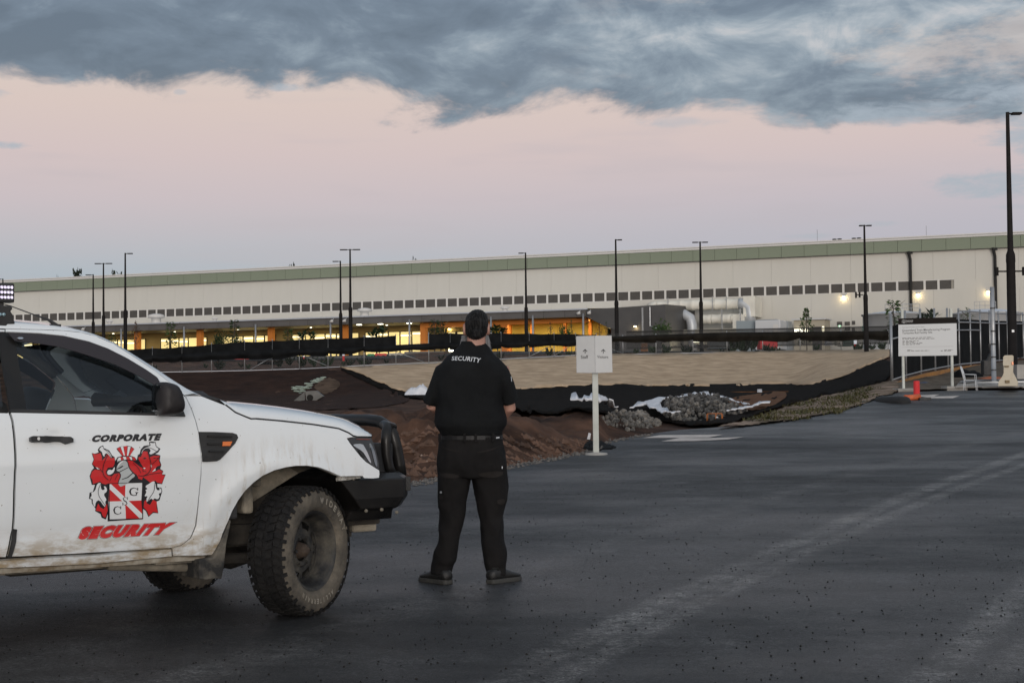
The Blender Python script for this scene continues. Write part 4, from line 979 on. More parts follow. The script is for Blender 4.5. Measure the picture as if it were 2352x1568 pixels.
for fc in bm.faces:
    fc.normal_update()
    if fc.normal.y > 0: fc.normal_flip()
bm.to_mesh(cr_o.data); bm.free()
# black door edge guard on the rear shut line
panel('edge_guard', S([(125, 716), (158, 718), (150, 830), (105, 985), (72, 990), (108, 830)], cC), M_blk, gap=0, th=.012, off=.010, step=.03, twin=False)
# roof rack leg, work lamp and aerial
W0 = .60
lg = [at_w(*cT(*p), W0) for p in ((-300, 1075), (95, 1072), (100, 1005), (243, 1000), (200, 830), (155, 765), (200, 735), (190, 690), (90, 668), (-300, 660))]
mb = MB(); n = len(lg); mb.add([Vector((x, -W0-.03, z)) for x, z in lg]+[Vector((x, -W0+.08, z)) for x, z in lg], [tuple(range(n)), tuple(range(2*n-1, n-1, -1))]+[(k, n+k, n+(k+1) % n, (k+1) % n) for k in range(n)])
barz = at_w(*cT(60, 715), W0)[1]; barx = at_w(*cT(20, 715), W0)[0]
rack = mb.tube([(barx-.10, -W0-.05, barz), (barx-.10, W0, barz)], (.05, .02), 10).box(barx-.30, barx+.02, W0-.08, W0+.03, barz-.16, barz+.02).build('roof_rack', M_blk, car, bevel=.008)
for px_b in ((0, 825), (65, 825)):
    x_, z_ = at_w(*cT(*px_b), W0+.03); MB().lathe([(0, .004), (.009, .004), (.010, -.004)], 10, Matrix.Translation((x_, -W0-.034, z_)) @ Matrix.Rotation(R(90), 4, 'X')).build('bolt', mat('zinc', (.35, .5, .55), rough=.4, metal=.6), car, True).parent = rack
lx1, lz1 = at_w(*cT(278, 262), W0); lx0, lz0 = at_w(*cT(255, 612), W0); lx1 = (lx1+lx0)/2
lamp = MB().box(lx1-.36, lx1, -W0, -W0+.07, lz0, lz1).build('work_lamp', M_blk, car, bevel=.008)
pitch = at_w(*cT(190, 340), W0)[0]-at_w(*cT(130, 340), W0)[0]
M_led = mat('lamp_reflector', (.72, .70, .78), rough=.06, metal=1.0, emit=(.92, .86, 1.0), estr=.35)  # faint emission stands in for the glint on the LED reflectors
xL, zL = at_w(*cT(198, 338), W0); zp = zL-at_w(*cT(190, 428), W0)[1]
led_me = MB().lathe([(0, .002), (.30*pitch, .003), (.46*pitch, .010)], 12, Matrix.Rotation(R(90), 4, 'X')).lathe([(0, .008), (.16*pitch, .006), (.2*pitch, .003)], 8, Matrix.Rotation(R(90), 4, 'X')).mesh('led', True); led_me.materials.append(M_led)
for i in range(8):
    for j in range(3): link('led', led_me, None, lamp, (xL-pitch*i, -W0-.003, zL-zp*j))
MB().box(lx1-.30, lx1-.27, -W0+.02, -W0+.05, lz0-.07, lz0).box(lx1-.09, lx1-.06, -W0+.02, -W0+.05, lz0-.07, lz0).tube([(lx1-.25, -W0+.03, lz1), (lx1-.25, -W0+.03, lz1+.045), (lx1-.5, -W0+.03, lz1+.05)], .004, 6).build('lamp_bracket', M_blk, car).parent = lamp
ant = [at_w(*cT(*p), .50) for p in ((1050, 1040), (960, 985), (880, 925), (720, 865), (560, 810), (200, 675), (0, 620), (-200, 560))]
MB().tube([(x, -.50, z) for x, z in ant], [.012, .012, .008, .005, .0035, .003, .003, .003], 6).box(ant[0][0]-.06, ant[0][0]+.01, -.52, -.48, ant[0][1]-.05, ant[0][1]+.012).build('aerial', M_blk, car)

# ================================================================== PERSON
MAN = P(1082, 1345, 11.3); MAN.z = zroad(11.3)+.03
man = thing('person', 'man standing with his back turned in black security shirt, black work trousers and shoes', 'person', MAN)
MPX = 1.0/327.0
def mp_(x, y, cr):       # pixel -> (x, z) at the man's depth
    d = ray(*cr(x, y)); t = MAN.y/d[1]; return (d[0]*t-MAN.x, CAMZ+d[2]*t-MAN.z)
M_skin = mat('skin', (.38, .20, .15), (.46, .26, .20), 18, .55, bump=.1, bscale=80)
M_shirt = mat('black_shirt', (.0065, .007, .008), (.010, .011, .012), 7, .88, bump=.35, bscale=170, spec=.2)
M_trou = mat('black_trousers', (.0090, .0086, .0090), (.0145, .0135, .0135), 5, .92, bump=.25, bscale=200, spec=.18)
M_trou2 = mat('worn_trouser_patch', (.020, .018, .0175), (.026, .023, .022), 9, .95, spec=.15)
M_shoe = mat('black_shoe', (.010, .011, .011), (.02, .02, .02), 12, .5, bump=.2, bscale=80)
M_sole = mat('grey_sole', (.035, .035, .033), (.05, .05, .046), 12, .8)
M_belt = mat('black_belt', (.011, .011, .012), rough=.5, spec=.3)
M_hair = mat('dark_hair', (.005, .0048, .0048), (.060, .058, .058), 26, .62, spec=.3, bump=.8, bscale=40, stretch=(3.2, 3.2, .35), lo=.47, hi=.74, detail=6)
M_beard = mat('grey_beard', (.20, .20, .21), (.42, .42, .43), 30, .7, bump=.8, bscale=60, stretch=(3, 3, .4))
M_wh = mat('white_print', (.62, .64, .66), rough=.6)

def ell(cx, cy, z, rx, ry, n=28, p=2.2, tilt=0.0):
    o = []
    for k in range(n):
        a = 2*math.pi*k/n; c, s = math.cos(a), math.sin(a)
        o.append(Vector((cx+rx*math.copysign(abs(c)**(2/p), c), cy+ry*math.copysign(abs(s)**(2/p), s), z+tilt*s)))
    return o
def span(cr, y, x0, x1):
    a = mp_(x0, y, cr); b = mp_(x1, y, cr); return (a[0]+b[0])/2, abs(b[0]-a[0])/2, (a[1]+b[1])/2
def remesh(mb, name, m, vox, noise=0.0, nsc=6, sub=0, smooth_it=2):
    o = mb.build(name, m, man); r = o.modifiers.new('r', 'REMESH'); r.mode = 'VOXEL'; r.voxel_size = vox; r.use_smooth_shade = True
    s = o.modifiers.new('s', 'SMOOTH'); s.iterations = smooth_it; s.factor = .5
    bake(o, name)
    if noise:
        for v in o.data.vertices:
            c = v.co; w = Vector((c.x*nsc, c.y*nsc, c.z*nsc*.55))
            k = mnoise.noise(w)+.5*mnoise.noise(w*2.3+Vector((3, 1, 7))); ridge = 1-abs(mnoise.noise(w*1.25+Vector((9, 2, 5))))*2
            v.co += v.normal*noise*(k*.7+ridge*.55)
    o.data.polygons.foreach_set('use_smooth', [True]*len(o.data.polygons)); o.data.update(); return o

# --- shirt: body (torso rings from belt to neck) and two short sleeves
tor = [span(cM, 1440, 345, 1000), span(cM, 1385, 318, 1008), span(cM, 1340, 275, 1040), span(cM, 1280, 268, 1050), span(cM, 1180, 270, 1022), span(cM, 1100, 282, 1000), span(cM, 1000, 270, 995),
       span(cM, 900, 262, 1020), span(cM, 800, 270, 1045), span(cM, 720, 295, 1045), span(cM, 650, 335, 1015), span(cM, 590, 390, 965), span(cM, 545, 445, 915), span(cM, 500, 490, 872), span(cM, 455, 535, 835), span(cM, 415, 562, 800)]
dep = [.150, .165, .178, .180, .172, .165, .165, .168, .170, .165, .152, .132, .110, .092, .078, .070]
cyo = [-.0, -.005, -.005, -.005, 0, 0, 0, 0, .0, .0, .0, .005, .01, .012, .01, .008]
mb = MB(); mb.loft([ell(cx, cy, z, rx, d, 32, 2.35) for (cx, rx, z), d, cy in zip(tor, dep, cyo)])
def sleeve(sh, mid, hem, r):
    return mb.tube([sh, mid, hem], r, 20)
xz = lambda x, y: mp_(x, y, cM)
def V3(xzp, y): return Vector((xzp[0], y, xzp[1]))
mb.tube([V3(xz(440, 700), 0), V3(xz(345, 750), 0), V3(xz(306, 840), .0), V3(xz(264, 955), .015), V3(xz(208, 1082), .035)], [(.07, .075), (.058, .085), (.050, .09), (.050, .088), (.046, .09)], 20)
mb.tube([V3(xz(915, 700), 0), V3(xz(1000, 750), 0), V3(xz(1032, 840), .0), V3(xz(1070, 950), .015), V3(xz(1096, 1068), .035)], [(.07, .075), (.056, .085), (.052, .09), (.056, .09), (.060, .092)], 20)
shirt = remesh(mb, 'shirt', M_shirt, .010, .012, 6.5)
# collar
MB().loft([ell(*c, 28) for c in ((span(cM, 470, 530, 838)[0], .012, span(cM, 470, 530, 838)[2], .098, .090), (span(cM, 440, 540, 825)[0], .014, span(cM, 440, 540, 825)[2], .088, .080), (span(cM, 408, 560, 795)[0], .018, span(cM, 408, 560, 795)[2], .078, .072), (span(cM, 425, 560, 795)[0], .018, span(cM, 425, 560, 795)[2], .072, .066))], caps=False).build('collar', M_shirt, man, True)
# lettering across the shoulders and badge, wrapped on the shirt
bvh_mod = __import__('mathutils.bvhtree', fromlist=['BVHTree']).BVHTree
def wrap_on(o, pts, off=.004):
    bt = bvh_mod.FromObject(o, bpy.context.evaluated_depsgraph_get()); out = []
    for x, z in pts:
        h = bt.ray_cast(Vector((x, -1.0, z)), Vector((0, 1, 0))); out.append((x, (h[0].y if h[0] else -.15)-off, z))
    return out
v, f = text_shape('SECURITY', .010, 0, 1.04); uv = unit(v)
q0, q1, q2, q3 = (mp_(x, y, cM) for x, y in ((456, 623), (765, 652), (780, 600), (460, 578)))
pts = [tuple((q0[i]*(1-s)+q1[i]*s)*(1-t)+(q3[i]*(1-s)+q2[i]*s)*t+(0 if i == 0 else .006*math.sin(s*math.pi)) for i in (0, 1)) for s, t in uv]
link('shirt_lettering', mesh_of('shirt_lettering', wrap_on(shirt, pts, .006), f), M_wh, shirt)
bq = [mp_(x, y, cM) for x, y in ((1103, 795), (1109, 795), (1115, 850), (1108, 850))]
link('sleeve_badge', mesh_of('sleeve_badge', [(x, wrap_on(shirt, [(x-.006, z)], .006)[0][1], z) for x, z in bq], [(0, 1, 2, 3)]), M_wh, shirt)

# --- trousers
mb = MB()
hip = [span(cL, 62, 300, 850), span(cL, 88, 292, 858), span(cL, 150, 272, 870), span(cL, 250, 256, 890), span(cL, 380, 247, 912), span(cL, 470, 250, 912)]
mb.loft([ell(cx, 0, z, rx, d, 32, 2.5) for (cx, rx, z), d in zip(hip, (.138, .142, .150, .160, .158, .130))])
def leg(rows):
    r = [span(cL, y, a, b) for y, a, b, *_ in rows]; mb.loft([ell(cx, cy, z, rx, ry, 24, 2.2) for (cx, rx, z), (_, _, _, ry, cy) in zip(r, rows)])
leg([(330, 262, 560, .13, 0), (470, 250, 560, .125, 0), (600, 256, 546, .115, .005), (700, 266, 524, .105, .008), (800, 284, 514, .098, .008), (900, 276, 490, .092, .0), (1000, 262, 462, .088, -.005), (1100, 245, 448, .084, -.01), (1200, 218, 430, .085, -.008), (1265, 212, 424, .088, -.005), (1300, 200, 398, .078, 0), (1385, 196, 372, .085, 0)])
leg([(330, 575, 905, .13, 0), (470, 578, 912, .125, 0), (600, 606, 914, .115, .005), (700, 626, 898, .108, .008), (760, 634, 880, .10, .008), (850, 655, 860, .095, .006), (1000, 670, 872, .090, 0), (1100, 674, 888, .086, -.008), (1200, 684, 900, .086, -.008), (1290, 694, 893, .088, -.004), (1330, 702, 888, .080, 0), (1400, 722, 890, .086, 0)])
trou = remesh(mb, 'trousers', M_trou, .010, .016, 8.5)
def patch(name, px, m, off=.008):
    pl = smooth_poly([mp_(x, y, cL) for x, y in px], True, 1); t, tri = fill(pl, .02)
    o = link(name, mesh_of(name, wrap_on(trou, t, off), tri, True), m, trou); return o
patch('pocket_flap', [(275, 425), (460, 440), (455, 478), (290, 470)], M_trou2); patch('pocket_flap', [(640, 425), (870, 405), (875, 450), (780, 475), (650, 460)], M_trou2)
patch('pocket_flap', [(265, 640), (310, 640), (312, 682), (270, 682)], M_trou2); patch('pocket_flap', [(815, 675), (892, 672), (886, 728), (818, 722)], M_trou2)
patch('pocket_seam', [(290, 172), (380, 208), (480, 222), (480, 232), (375, 220), (288, 182)], M_trou2, .006); patch('pocket_seam', [(630, 228), (740, 210), (850, 170), (852, 180), (745, 222), (632, 240)], M_trou2, .006)
patch('clothing_label', [(860, 365), (868, 365), (868, 388), (860, 388)], M_wh); patch('clothing_label', [(278, 602), (298, 598), (298, 622), (278, 622)], M_wh)
# --- belt
mb = MB(); cx, rx, z = span(cL, 98, 296, 852); zz = .028
for (a, b, c) in ((0, .0, 1),): mb.loft([ell(cx, 0, z-zz/2, rx+.006, .148, 32, 2.4), ell(cx, 0, z-zz/2, rx+.012, .154, 32, 2.4), ell(cx, 0, z+zz/2, rx+.012, .154, 32, 2.4), ell(cx, 0, z+zz/2, rx+.006, .148, 32, 2.4)], caps=False)
belt_o = mb.build('belt', M_belt, man)
for px in (275, 508, 612, 775):
    x_, z_ = mp_(px+6, 98, cL); MB().box(x_-.009, x_+.009, -.167, -.145, z_-.03, z_+.03).build('belt_loop', M_trou, belt_o, bevel=.003)
for a in (((782, 98), (790, 96), (794, 106), (785, 108)), ((806, 94), (838, 90), (840, 102), (808, 105))):
    link('clothing_label', mesh_of('clothing_label', wrap_on(belt_o, [mp_(x, y, cL) for x, y in a], .004), [(3, 2, 1, 0)]), M_wh, belt_o)
# --- shoes, toes turned outwards
def shoe(heel, toe, sgn):
    h = mp_(*heel, cL); t = mp_(*toe, cL); dx = t[0]-h[0]; L = .315; ya = math.sqrt(max(.0, L*L-dx*dx)); a = Vector((dx, ya, 0)).normalized(); b = Vector((-a.y, a.x, 0))*1.0
    o = Vector((h[0], -.09, 0)); rows = []
    for s, w, z0, z1 in ((0, .030, .03, .085), (.03, .042, .026, .105), (.08, .046, .024, .118), (.14, .047, .024, .10), (.20, .052, .024, .078), (.25, .053, .024, .064), (.29, .044, .026, .054), (.313, .024, .028, .044)):
        c = o+a*s; r = []
        for k in range(16):
            an = 2*math.pi*k/16; cc, ss = math.cos(an), math.sin(an)
            r.append(c+b*(w*math.copysign(abs(cc)**.8, cc))+Vector((0, 0, (z0+z1)/2+(z1-z0)/2*math.copysign(abs(ss)**.8, ss))))
        rows.append(r)
    so = MB().loft(rows).build('shoe', M_shoe, man, True)
    outl = [(0, .026), (.01, .040), (.05, .048), (.13, .046), (.2, .054), (.26, .055), (.30, .042), (.322, .016)]
    pl = [o+a*s+b*w for s, w in outl]+[o+a*s-b*w for s, w in outl[::-1]]
    MB().prism([(p.x, p.y) for p in pl], 0.0, .032).build('sole', M_sole, so, bevel=.006)
    ank = MB().tube([o+a*.065+Vector((0, 0, .09)), o+a*.06+Vector((0, 0, .15))], .042, 12).build('sock', M_shoe, so, True)
shoe((368, 1470), (95, 1440), -1); shoe((742, 1490), (1018, 1455), 1)
# --- body: head, neck, trunk, arms with hands clasped in front, legs: one skin
mb = MB()
hx = mp_(724, 300, cM)[0]; ztop = mp_(720, 78, cM)[1]; zn = mp_(700, 420, cM)[1]
HB = ztop-.235                                               # chin height
def hz(t): return HB+t*.235
for_head = [(0.0, .030, .035, .055), (.06, .052, .062, .045), (.16, .064, .080, .030), (.30, .070, .092, .012), (.45, .074, .098, .005), (.60, .077, .100, .0), (.75, .075, .097, -.002), (.88, .062, .080, -.004), (.96, .038, .050, -.004), (1.0, .010, .015, -.004)]
mb.loft([ell(hx, cy+.005, hz(t), rx, ry, 28, 2.15) for t, rx, ry, cy in for_head])
mb.tube([(hx-.005, -.012, zn-.10), (hx-.003, -.010, zn-.02), (hx, -.005, zn+.06)], [(.085, .075), (.068, .062), (.062, .060)], 20)
mb.tube([(hx, .098, hz(.52)), (hx, .118, hz(.40)), (hx, .112, hz(.37))], [.010, .016, .014], 10)           # nose
for s in (1, -1):
    mb.lathe([(.001, -.012), (.026, -.010), (.033, .0), (.026, .010), (.001, .010)], 14, Matrix.Translation((hx+s*.084, -.005, hz(.46))) @ Matrix.Rotation(R(90), 4, 'Y') @ Matrix.Scale(1.35, 4, (1, 0, 0)))
    mb.tube([(hx+s*.015, .092, hz(.58)), (hx+s*.045, .082, hz(.58))], .009, 8)      # brow
    mb.tube([(hx+s*.001, .098, hz(.22)), (hx+s*.022, .090, hz(.225))], .008, 8)     # mouth
for r_ in (tor,): mb.loft([ell(cx, cy, z, rx-.03, d-.03, 24, 2.3) for (cx, rx, z), d, cy in list(zip(tor, dep, cyo))[:-1]])
mb.loft([ell(cx, 0, z, rx-.03, d, 24, 2.3) for (cx, rx, z), d in zip(hip, (.10, .10, .12, .13, .13, .10))])
for rows in (((400, 275, 545, 0), (800, 305, 494, 0), (1200, 240, 405, -.01), (1400, 230, 345, 0)), ((400, 590, 890, 0), (800, 660, 850, 0), (1200, 710, 880, -.01), (1400, 745, 865, 0))):
    mb.loft([ell(span(cL, y, a, b)[0], cy, span(cL, y, a, b)[2], max(.045, span(cL, y, a, b)[1]-.03), .07, 16, 2) for y, a, b, cy in rows])
def arm(sh, el, wr, hand, s):
    mb.tube([sh, sh.lerp(el, .5), el, el.lerp(wr, .3), el.lerp(wr, .75), wr], [.062, .056, .047, .050, .038, .031], 16)
    d = (hand-wr).normalized(); up = Vector((0, 0, 1)); sd = d.cross(up).normalized()
    mb.tube([wr, wr.lerp(hand, .5), hand], [(.030, .022), (.042, .020), (.040, .016)], 12)
    for i, (o, ln) in enumerate(((.030, .075), (.010, .085), (-.011, .080), (-.030, .062))):     # four fingers, curled
        b = hand+up*o; p1 = b+d*ln*.5; p2 = p1+(d*.35+Vector((0, -.8, 0))).normalized()*ln*.38; p3 = p2+(Vector((0, -1, 0))-d*.4).normalized()*ln*.25
        mb.tube([b-d*.02, b, p1, p2, p3], [.0095, .0095, .009, .008, .007], 8)
    t0 = wr.lerp(hand, .45)+up*.030; mb.tube([t0, t0+d*.03+up*.025, t0+d*.06+up*.028], [.012, .010, .008], 8)   # thumb
eL = V3(mp_(238, 1130, cM), .05); eR = V3(mp_(1085, 1150, cM), .05)
arm(V3(xz(370, 700), 0), eL, Vector((-.115, .25, eL.z-.08)), Vector((-.035, .275, eL.z-.085)), -1)
arm(V3(xz(985, 700), 0), eR, Vector((.135, .25, eR.z-.10)), Vector((.045, .285, eR.z-.10)), 1)
body = remesh(mb, 'body', M_skin, .0075, 0, 1, 0, 1)
for s in (1, -1): MB().lathe([(0, -.011), (.007, -.009), (.011, 0), (.007, .009), (0, .011)], 10, Matrix.Translation((hx+s*.030, .082, hz(.52)))).build('eye', M_wh, body, True)
# --- hair swept back into a knot, and the beard seen past the jaw
mb = MB()
hp = [(400, 660, 770, .045), (372, 640, 800, .062), (340, 612, 830, .078), (290, 600, 846, .095), (240, 598, 852, .104), (190, 600, 853, .106), (140, 612, 848, .102), (100, 640, 825, .088), (75, 672, 798, .066), (60, 705, 760, .03)]
rr = [span(cM, y, a, b) for y, a, b, _ in hp]
mb.loft([ell(cx, -.022+(.018 if i > 5 else 0), z, rx, d, 40, 2.05) for i, ((cx, rx, z), (_, _, _, d)) in enumerate(zip(rr, hp))])
kx, kz = mp_(740, 325, cM)
for i in range(11):
    a = i*2.4; mb.lathe([(0, -.020), (.014, -.014), (.019, 0), (.014, .014), (0, .020)], 8, Matrix.Translation((kx+.020*math.cos(a)*(i/11)**.5, -.118-.010*math.sin(i), kz+.022*math.sin(a)*(i/11)**.5)))
hair = remesh(mb, 'hair', M_hair, .006, .0015, 40, 0, 1)
for v in hair.data.vertices:     # combed strands
    if v.co.y < .03: v.co += v.normal*.0022*math.sin(v.co.x*420+mnoise.noise(v.co*14)*9)
mb = MB(); bz = []
for i in range(560):             # loose strands of the beard, both sides of the neck and chin
    s = -1 if i % 2 else 1; t = random.random(); a = random.uniform(.15, 1.0)
    p0 = Vector((hx+(-.080-.024*random.random() if s < 0 else .062+.018*random.random()), random.uniform(-.01, .06), hz(.30)-.06*t)); ln = random.uniform(.05, .115)
    p1 = p0+Vector((s*random.uniform(-.006, .012), .012, -ln*.5)); p2 = p1+Vector((s*random.uniform(-.012, .014), .01, -ln*.5))
    mb.tube([p0, p1, p2], [.0042, .0036, .0012], 4)
mb.loft([ell(hx-.016, .055, hz(t), rx+.004, ry, 20, 2.1) for t, rx, ry in ((-.42, .02, .02), (-.30, .055, .04), (-.1, .078, .05), (.1, .080, .055), (.28, .076, .05), (.36, .06, .04))])
beard = mb.build('beard', M_beard, man, True)

# ================================================================== TRAIN WORKS
TB = R(23.0); BZ = 6.3
M_wallm = mat('cream_cladding', (.52, .505, .455), (.57, .555, .505), .12, .7, stretch=(1, 1, .25), bump=0)
M_wallm2 = mat('pale_cladding', (.60, .585, .55), rough=.7)
M_green = mat('green_cladding', (.185, .215, .155), (.205, .235, .172), .1, .7)
M_cap = mat('roof_white', (.58, .565, .54), rough=.65)
M_capg = mat('roof_grey', (.50, .52, .54), rough=.6)
M_louv = mat('louvre_grey', (.065, .060, .055), (.085, .078, .07), 1, .6)
M_fasc = mat('dark_fascia', (.085, .080, .078), (.10, .095, .092), .6, .55)
M_gut = mat('gutter_metal', (.45, .48, .53), rough=.4, metal=.4)
M_galv = mat('galvanised_steel', (.30, .31, .32), (.42, .43, .44), 3, .45, metal=.6)
M_orange = mat('orange_column', (.60, .20, .028), rough=.6)
M_yel = mat('yellow_lining', (.56, .40, .065), (.60, .44, .075), .4, .6)
M_ply = mat('warm_lining', (.30, .215, .07), (.36, .26, .09), .5, .6)
M_frame = mat('dark_frame', (.016, .016, .016), rough=.6, spec=.25)
def lamp_mat(name, c, s): return mat(name, c, rough=.5, emit=c, estr=s)
M_win = lamp_mat('lit_window', (.85, .68, .29), .80)
M_win2 = lamp_mat('lit_ceiling', (1.0, .92, .66), 2.2)
M_bulb = lamp_mat('lamp_glow', (1.0, .80, .42), 16)
M_tubeL = lamp_mat('tube_light', (1.0, .95, .74), 6)
M_black = M_black
hall = thing('factory_hall', 'long cream factory hall with green eaves band, louvre row and lit lower annexe in front', 'factory', (0, 205, BZ), -TB)
Zb = lambda z: z-BZ
S0, S1 = -150.0, 95.0
# main wall in sheets of cladding (vertical joints), louvre band left open between
def clad(name, s0, s1, z0, z1, y, m, w, parent, gap=.014, th=.08):
    n = max(1, int(round((s1-s0)/w))); w = (s1-s0)/n
    me = MB().box(0, w-gap, y-th, y, 0, z1-z0).mesh(name); me.materials.append(m)
    for i in range(n):
        o = bpy.data.objects.new(name, me); COL.objects.link(o); o.parent = parent; o.location = (s0+i*w, 0, z0)
LZ0, LZ1 = Zb(13.31), Zb(14.35); EZ0, EZ1 = Zb(17.74), Zb(19.10)
MB().box(S0, S1, .05, 60, 0, EZ1).build('inner_wall', mat('wall_backing', (.33, .31, .27), rough=.8), hall)
NB = 1.556*3
clad('wall_panel', S0, S1, LZ1+.02, EZ0+.3, 0, M_wallm, NB, hall)
clad('wall_panel', S0, S1, 0, LZ0-.02, 0, M_wallm, NB, hall)
clad('wall_panel', 54.9, S1, LZ0-.02, LZ1+.02, 0, M_wallm, NB, hall)
clad('eaves_panel', S0, S1, EZ0, EZ1-.03, -.45, M_green, 2.72, hall, .035, .10)
MB().box(S0, S1, -.45, 0, EZ0-.06, EZ0).build('eaves_soffit', M_fasc, hall)
MB().box(S0, S1, -.62, .5, EZ1, EZ1+.20).build('parapet_cap', M_cap, hall)
MB().box(S0, S1, -.40, .4, EZ1+.20, EZ1+.27).build('roof_gutter', M_fasc, hall)
MB().add([(S0, -.3, EZ1+.27), (S1, -.3, EZ1+.27), (S1, -.3, EZ1+.42), (S0, -.3, EZ1+.42), (S1, 34, EZ1+1.5), (S0, 34, EZ1+1.5)], [(0, 1, 2, 3), (3, 2, 4, 5)]).build('roof', M_cap, hall)
# louvre windows
lv = MB()
for k in range(9): lv.box(.0, 1.27, -.075+.0, -.035, .03+k*.112, .03+k*.112+.075)
lv.box(0, 1.27, -.03, -.01, 0, 1.04)
lvm = lv.mesh('louvre'); lvm.materials.append(M_louv)
k = 0; s = 54.61-1.30
while s > -92:
    o = bpy.data.objects.new('louvre', lvm); COL.objects.link(o); o.parent = hall; o.location = (s, 0, LZ0); s -= 1.556; k += 1
MB().box(S0, 54.9, -.10, -.0, LZ1, LZ1+.09).box(S0, 54.9, -.10, -.0, LZ0-.09, LZ0).build('louvre_frame', M_wallm2, hall)
mull = MB().box(0, .25, -.10, 0, 0, LZ1-LZ0).mesh('mullion'); mull.materials.append(M_wallm2); s = 54.61-1.30-.27
for i in range(k):
    o = bpy.data.objects.new('mullion', mull); COL.objects.link(o); o.parent = hall; o.location = (s, 0, LZ0); s -= 1.556
# downpipes
for s_ in (50.08, 59.48, 71.5):
    MB().tube([(s_-.18, -.5, EZ0+.05), (s_, -.35, EZ0-.9), (s_, -.32, EZ0-1.2), (s_, -.32, 2.0)], .17, 10).box(s_-.3, s_+.3, -.6, -.3, EZ0-.25, EZ0+.02).build('downpipe', M_frame, hall)
# roof monitors
for s_, w in ((-87.5, 6.5), (-76, 6.6), (-64.6, 6.6), (-53, 6.4), (-41.6, 5.6), (-30.5, 5.3), (-18.8, 5.3), (-7, 5.4), (4.9, 5.4), (16.5, 5.6), (28, 12)):
    y0 = 12; sc = 1.06
    MB().box(s_*sc, s_*sc+w*.52, y0, y0+6, EZ1+.4, EZ1+1.62).build('roof_monitor', M_cap, hall)
    MB().box(s_*sc+w*.52+.02, s_*sc+w+.4, y0+.3, y0+6, EZ1+.4, EZ1+1.50).build('roof_monitor', M_capg, hall)  # cooler grey box stands for the side face, its shading put into the colour
MB().tube([(38, 6, EZ1+.5), (38, 6, EZ1+2.4)], .03, 5).tube([(51, 6, EZ1+.5), (51, 6, EZ1+2.2)], .03, 5).build('roof_mast', M_galv, hall)
for s_ in (39.3, 39.9, 41.6, 42.2): MB().lathe([(.20, 0), (.20, .35), (.28, .36), (.28, .45), (0, .5)], 10, Matrix.Translation((s_*1.02, 6, EZ1+.7))).build('roof_cowl', M_frame, hall)
# --- annexe: roof, fascia, posts, columns, lit lining
AY = -12.0; FZ0, FZ1 = Zb(10.82), Zb(11.65)
A0, A1 = -95.0, 14.5
MB().add([(A0, AY, FZ1+.12), (A1+.2, AY, FZ1+.12), (A1+.2, 0, FZ1+.75), (A0, 0, FZ1+.75), (A0, AY, FZ1), (A1+.2, AY, FZ1)], [(0, 1, 2, 3), (0, 4, 5, 1)]).build('annexe_roof', M_capg, hall)
MB().box(A0, A1+.25, AY-.22, AY, FZ1-.02, FZ1+.14).build('annexe_gutter', M_gut, hall)
clad('fascia_panel', A0, A1, FZ0, FZ1-.03, AY+.12, M_fasc, 2.7, hall, .03, .1)
MB().box(A0, A1, AY+.14, -3.0, FZ0-.02, FZ0+.08).build('soffit', M_fasc, hall)
YW = -4.0
# windows and lining between the posts
posts = [-93.5, -82.9, -72.2, -61.6, -51.3, -41.36, -30.48, -19.55, -8.52, 2.4, 7.83, 14.2]
for p in posts:
    MB().tube([(p, AY-.05, -.5), (p, AY-.05, FZ0+.35)], .13, 10).build('post', M_galv, hall, True)
for p in posts[:-2]:
    MB().box(p+.25, p+1.0, -9.6, -9.0, -.3, FZ0-.04).build('column', M_orange, hall)
MB().box(A0, -7.6, YW, YW+.2, -.4, FZ0-.03).build('lining_wall', M_ply, hall)
WZ1 = Zb(10.12); WZ0 = Zb(7.0)
for a, b in zip(posts[:-4], posts[1:-3]):
    n = 6; w = (b-a-.9)/n
    for i in range(n):
        if i == n-1 and int(a) % 2: continue
        s0 = a+.6+i*w
        fr = MB().box(s0, s0+w, YW-.12, YW-.02, WZ0, WZ0+.08).box(s0, s0+w, YW-.12, YW-.02, WZ1-.08, WZ1).box(s0, s0+.08, YW-.12, YW-.02, WZ0+.08, WZ1-.08).box(s0+w-.08, s0+w, YW-.12, YW-.02, WZ0+.08, WZ1-.08).build('window', M_frame, hall)
        MB().box(s0+.09, s0+w-.09, YW-.06, YW-.03, WZ0+.09, WZ1-.09).build('pane', M_win, fr)
        if (i*7+int(a*3)) % 4 != 0: MB().box(s0+.12, s0+w-.12, YW-.075, YW-.061, WZ1-.42-.1*((i+int(a)) % 3), WZ1-.30-.1*((i+int(a)) % 3)).build('ceiling_light', M_win2, fr)
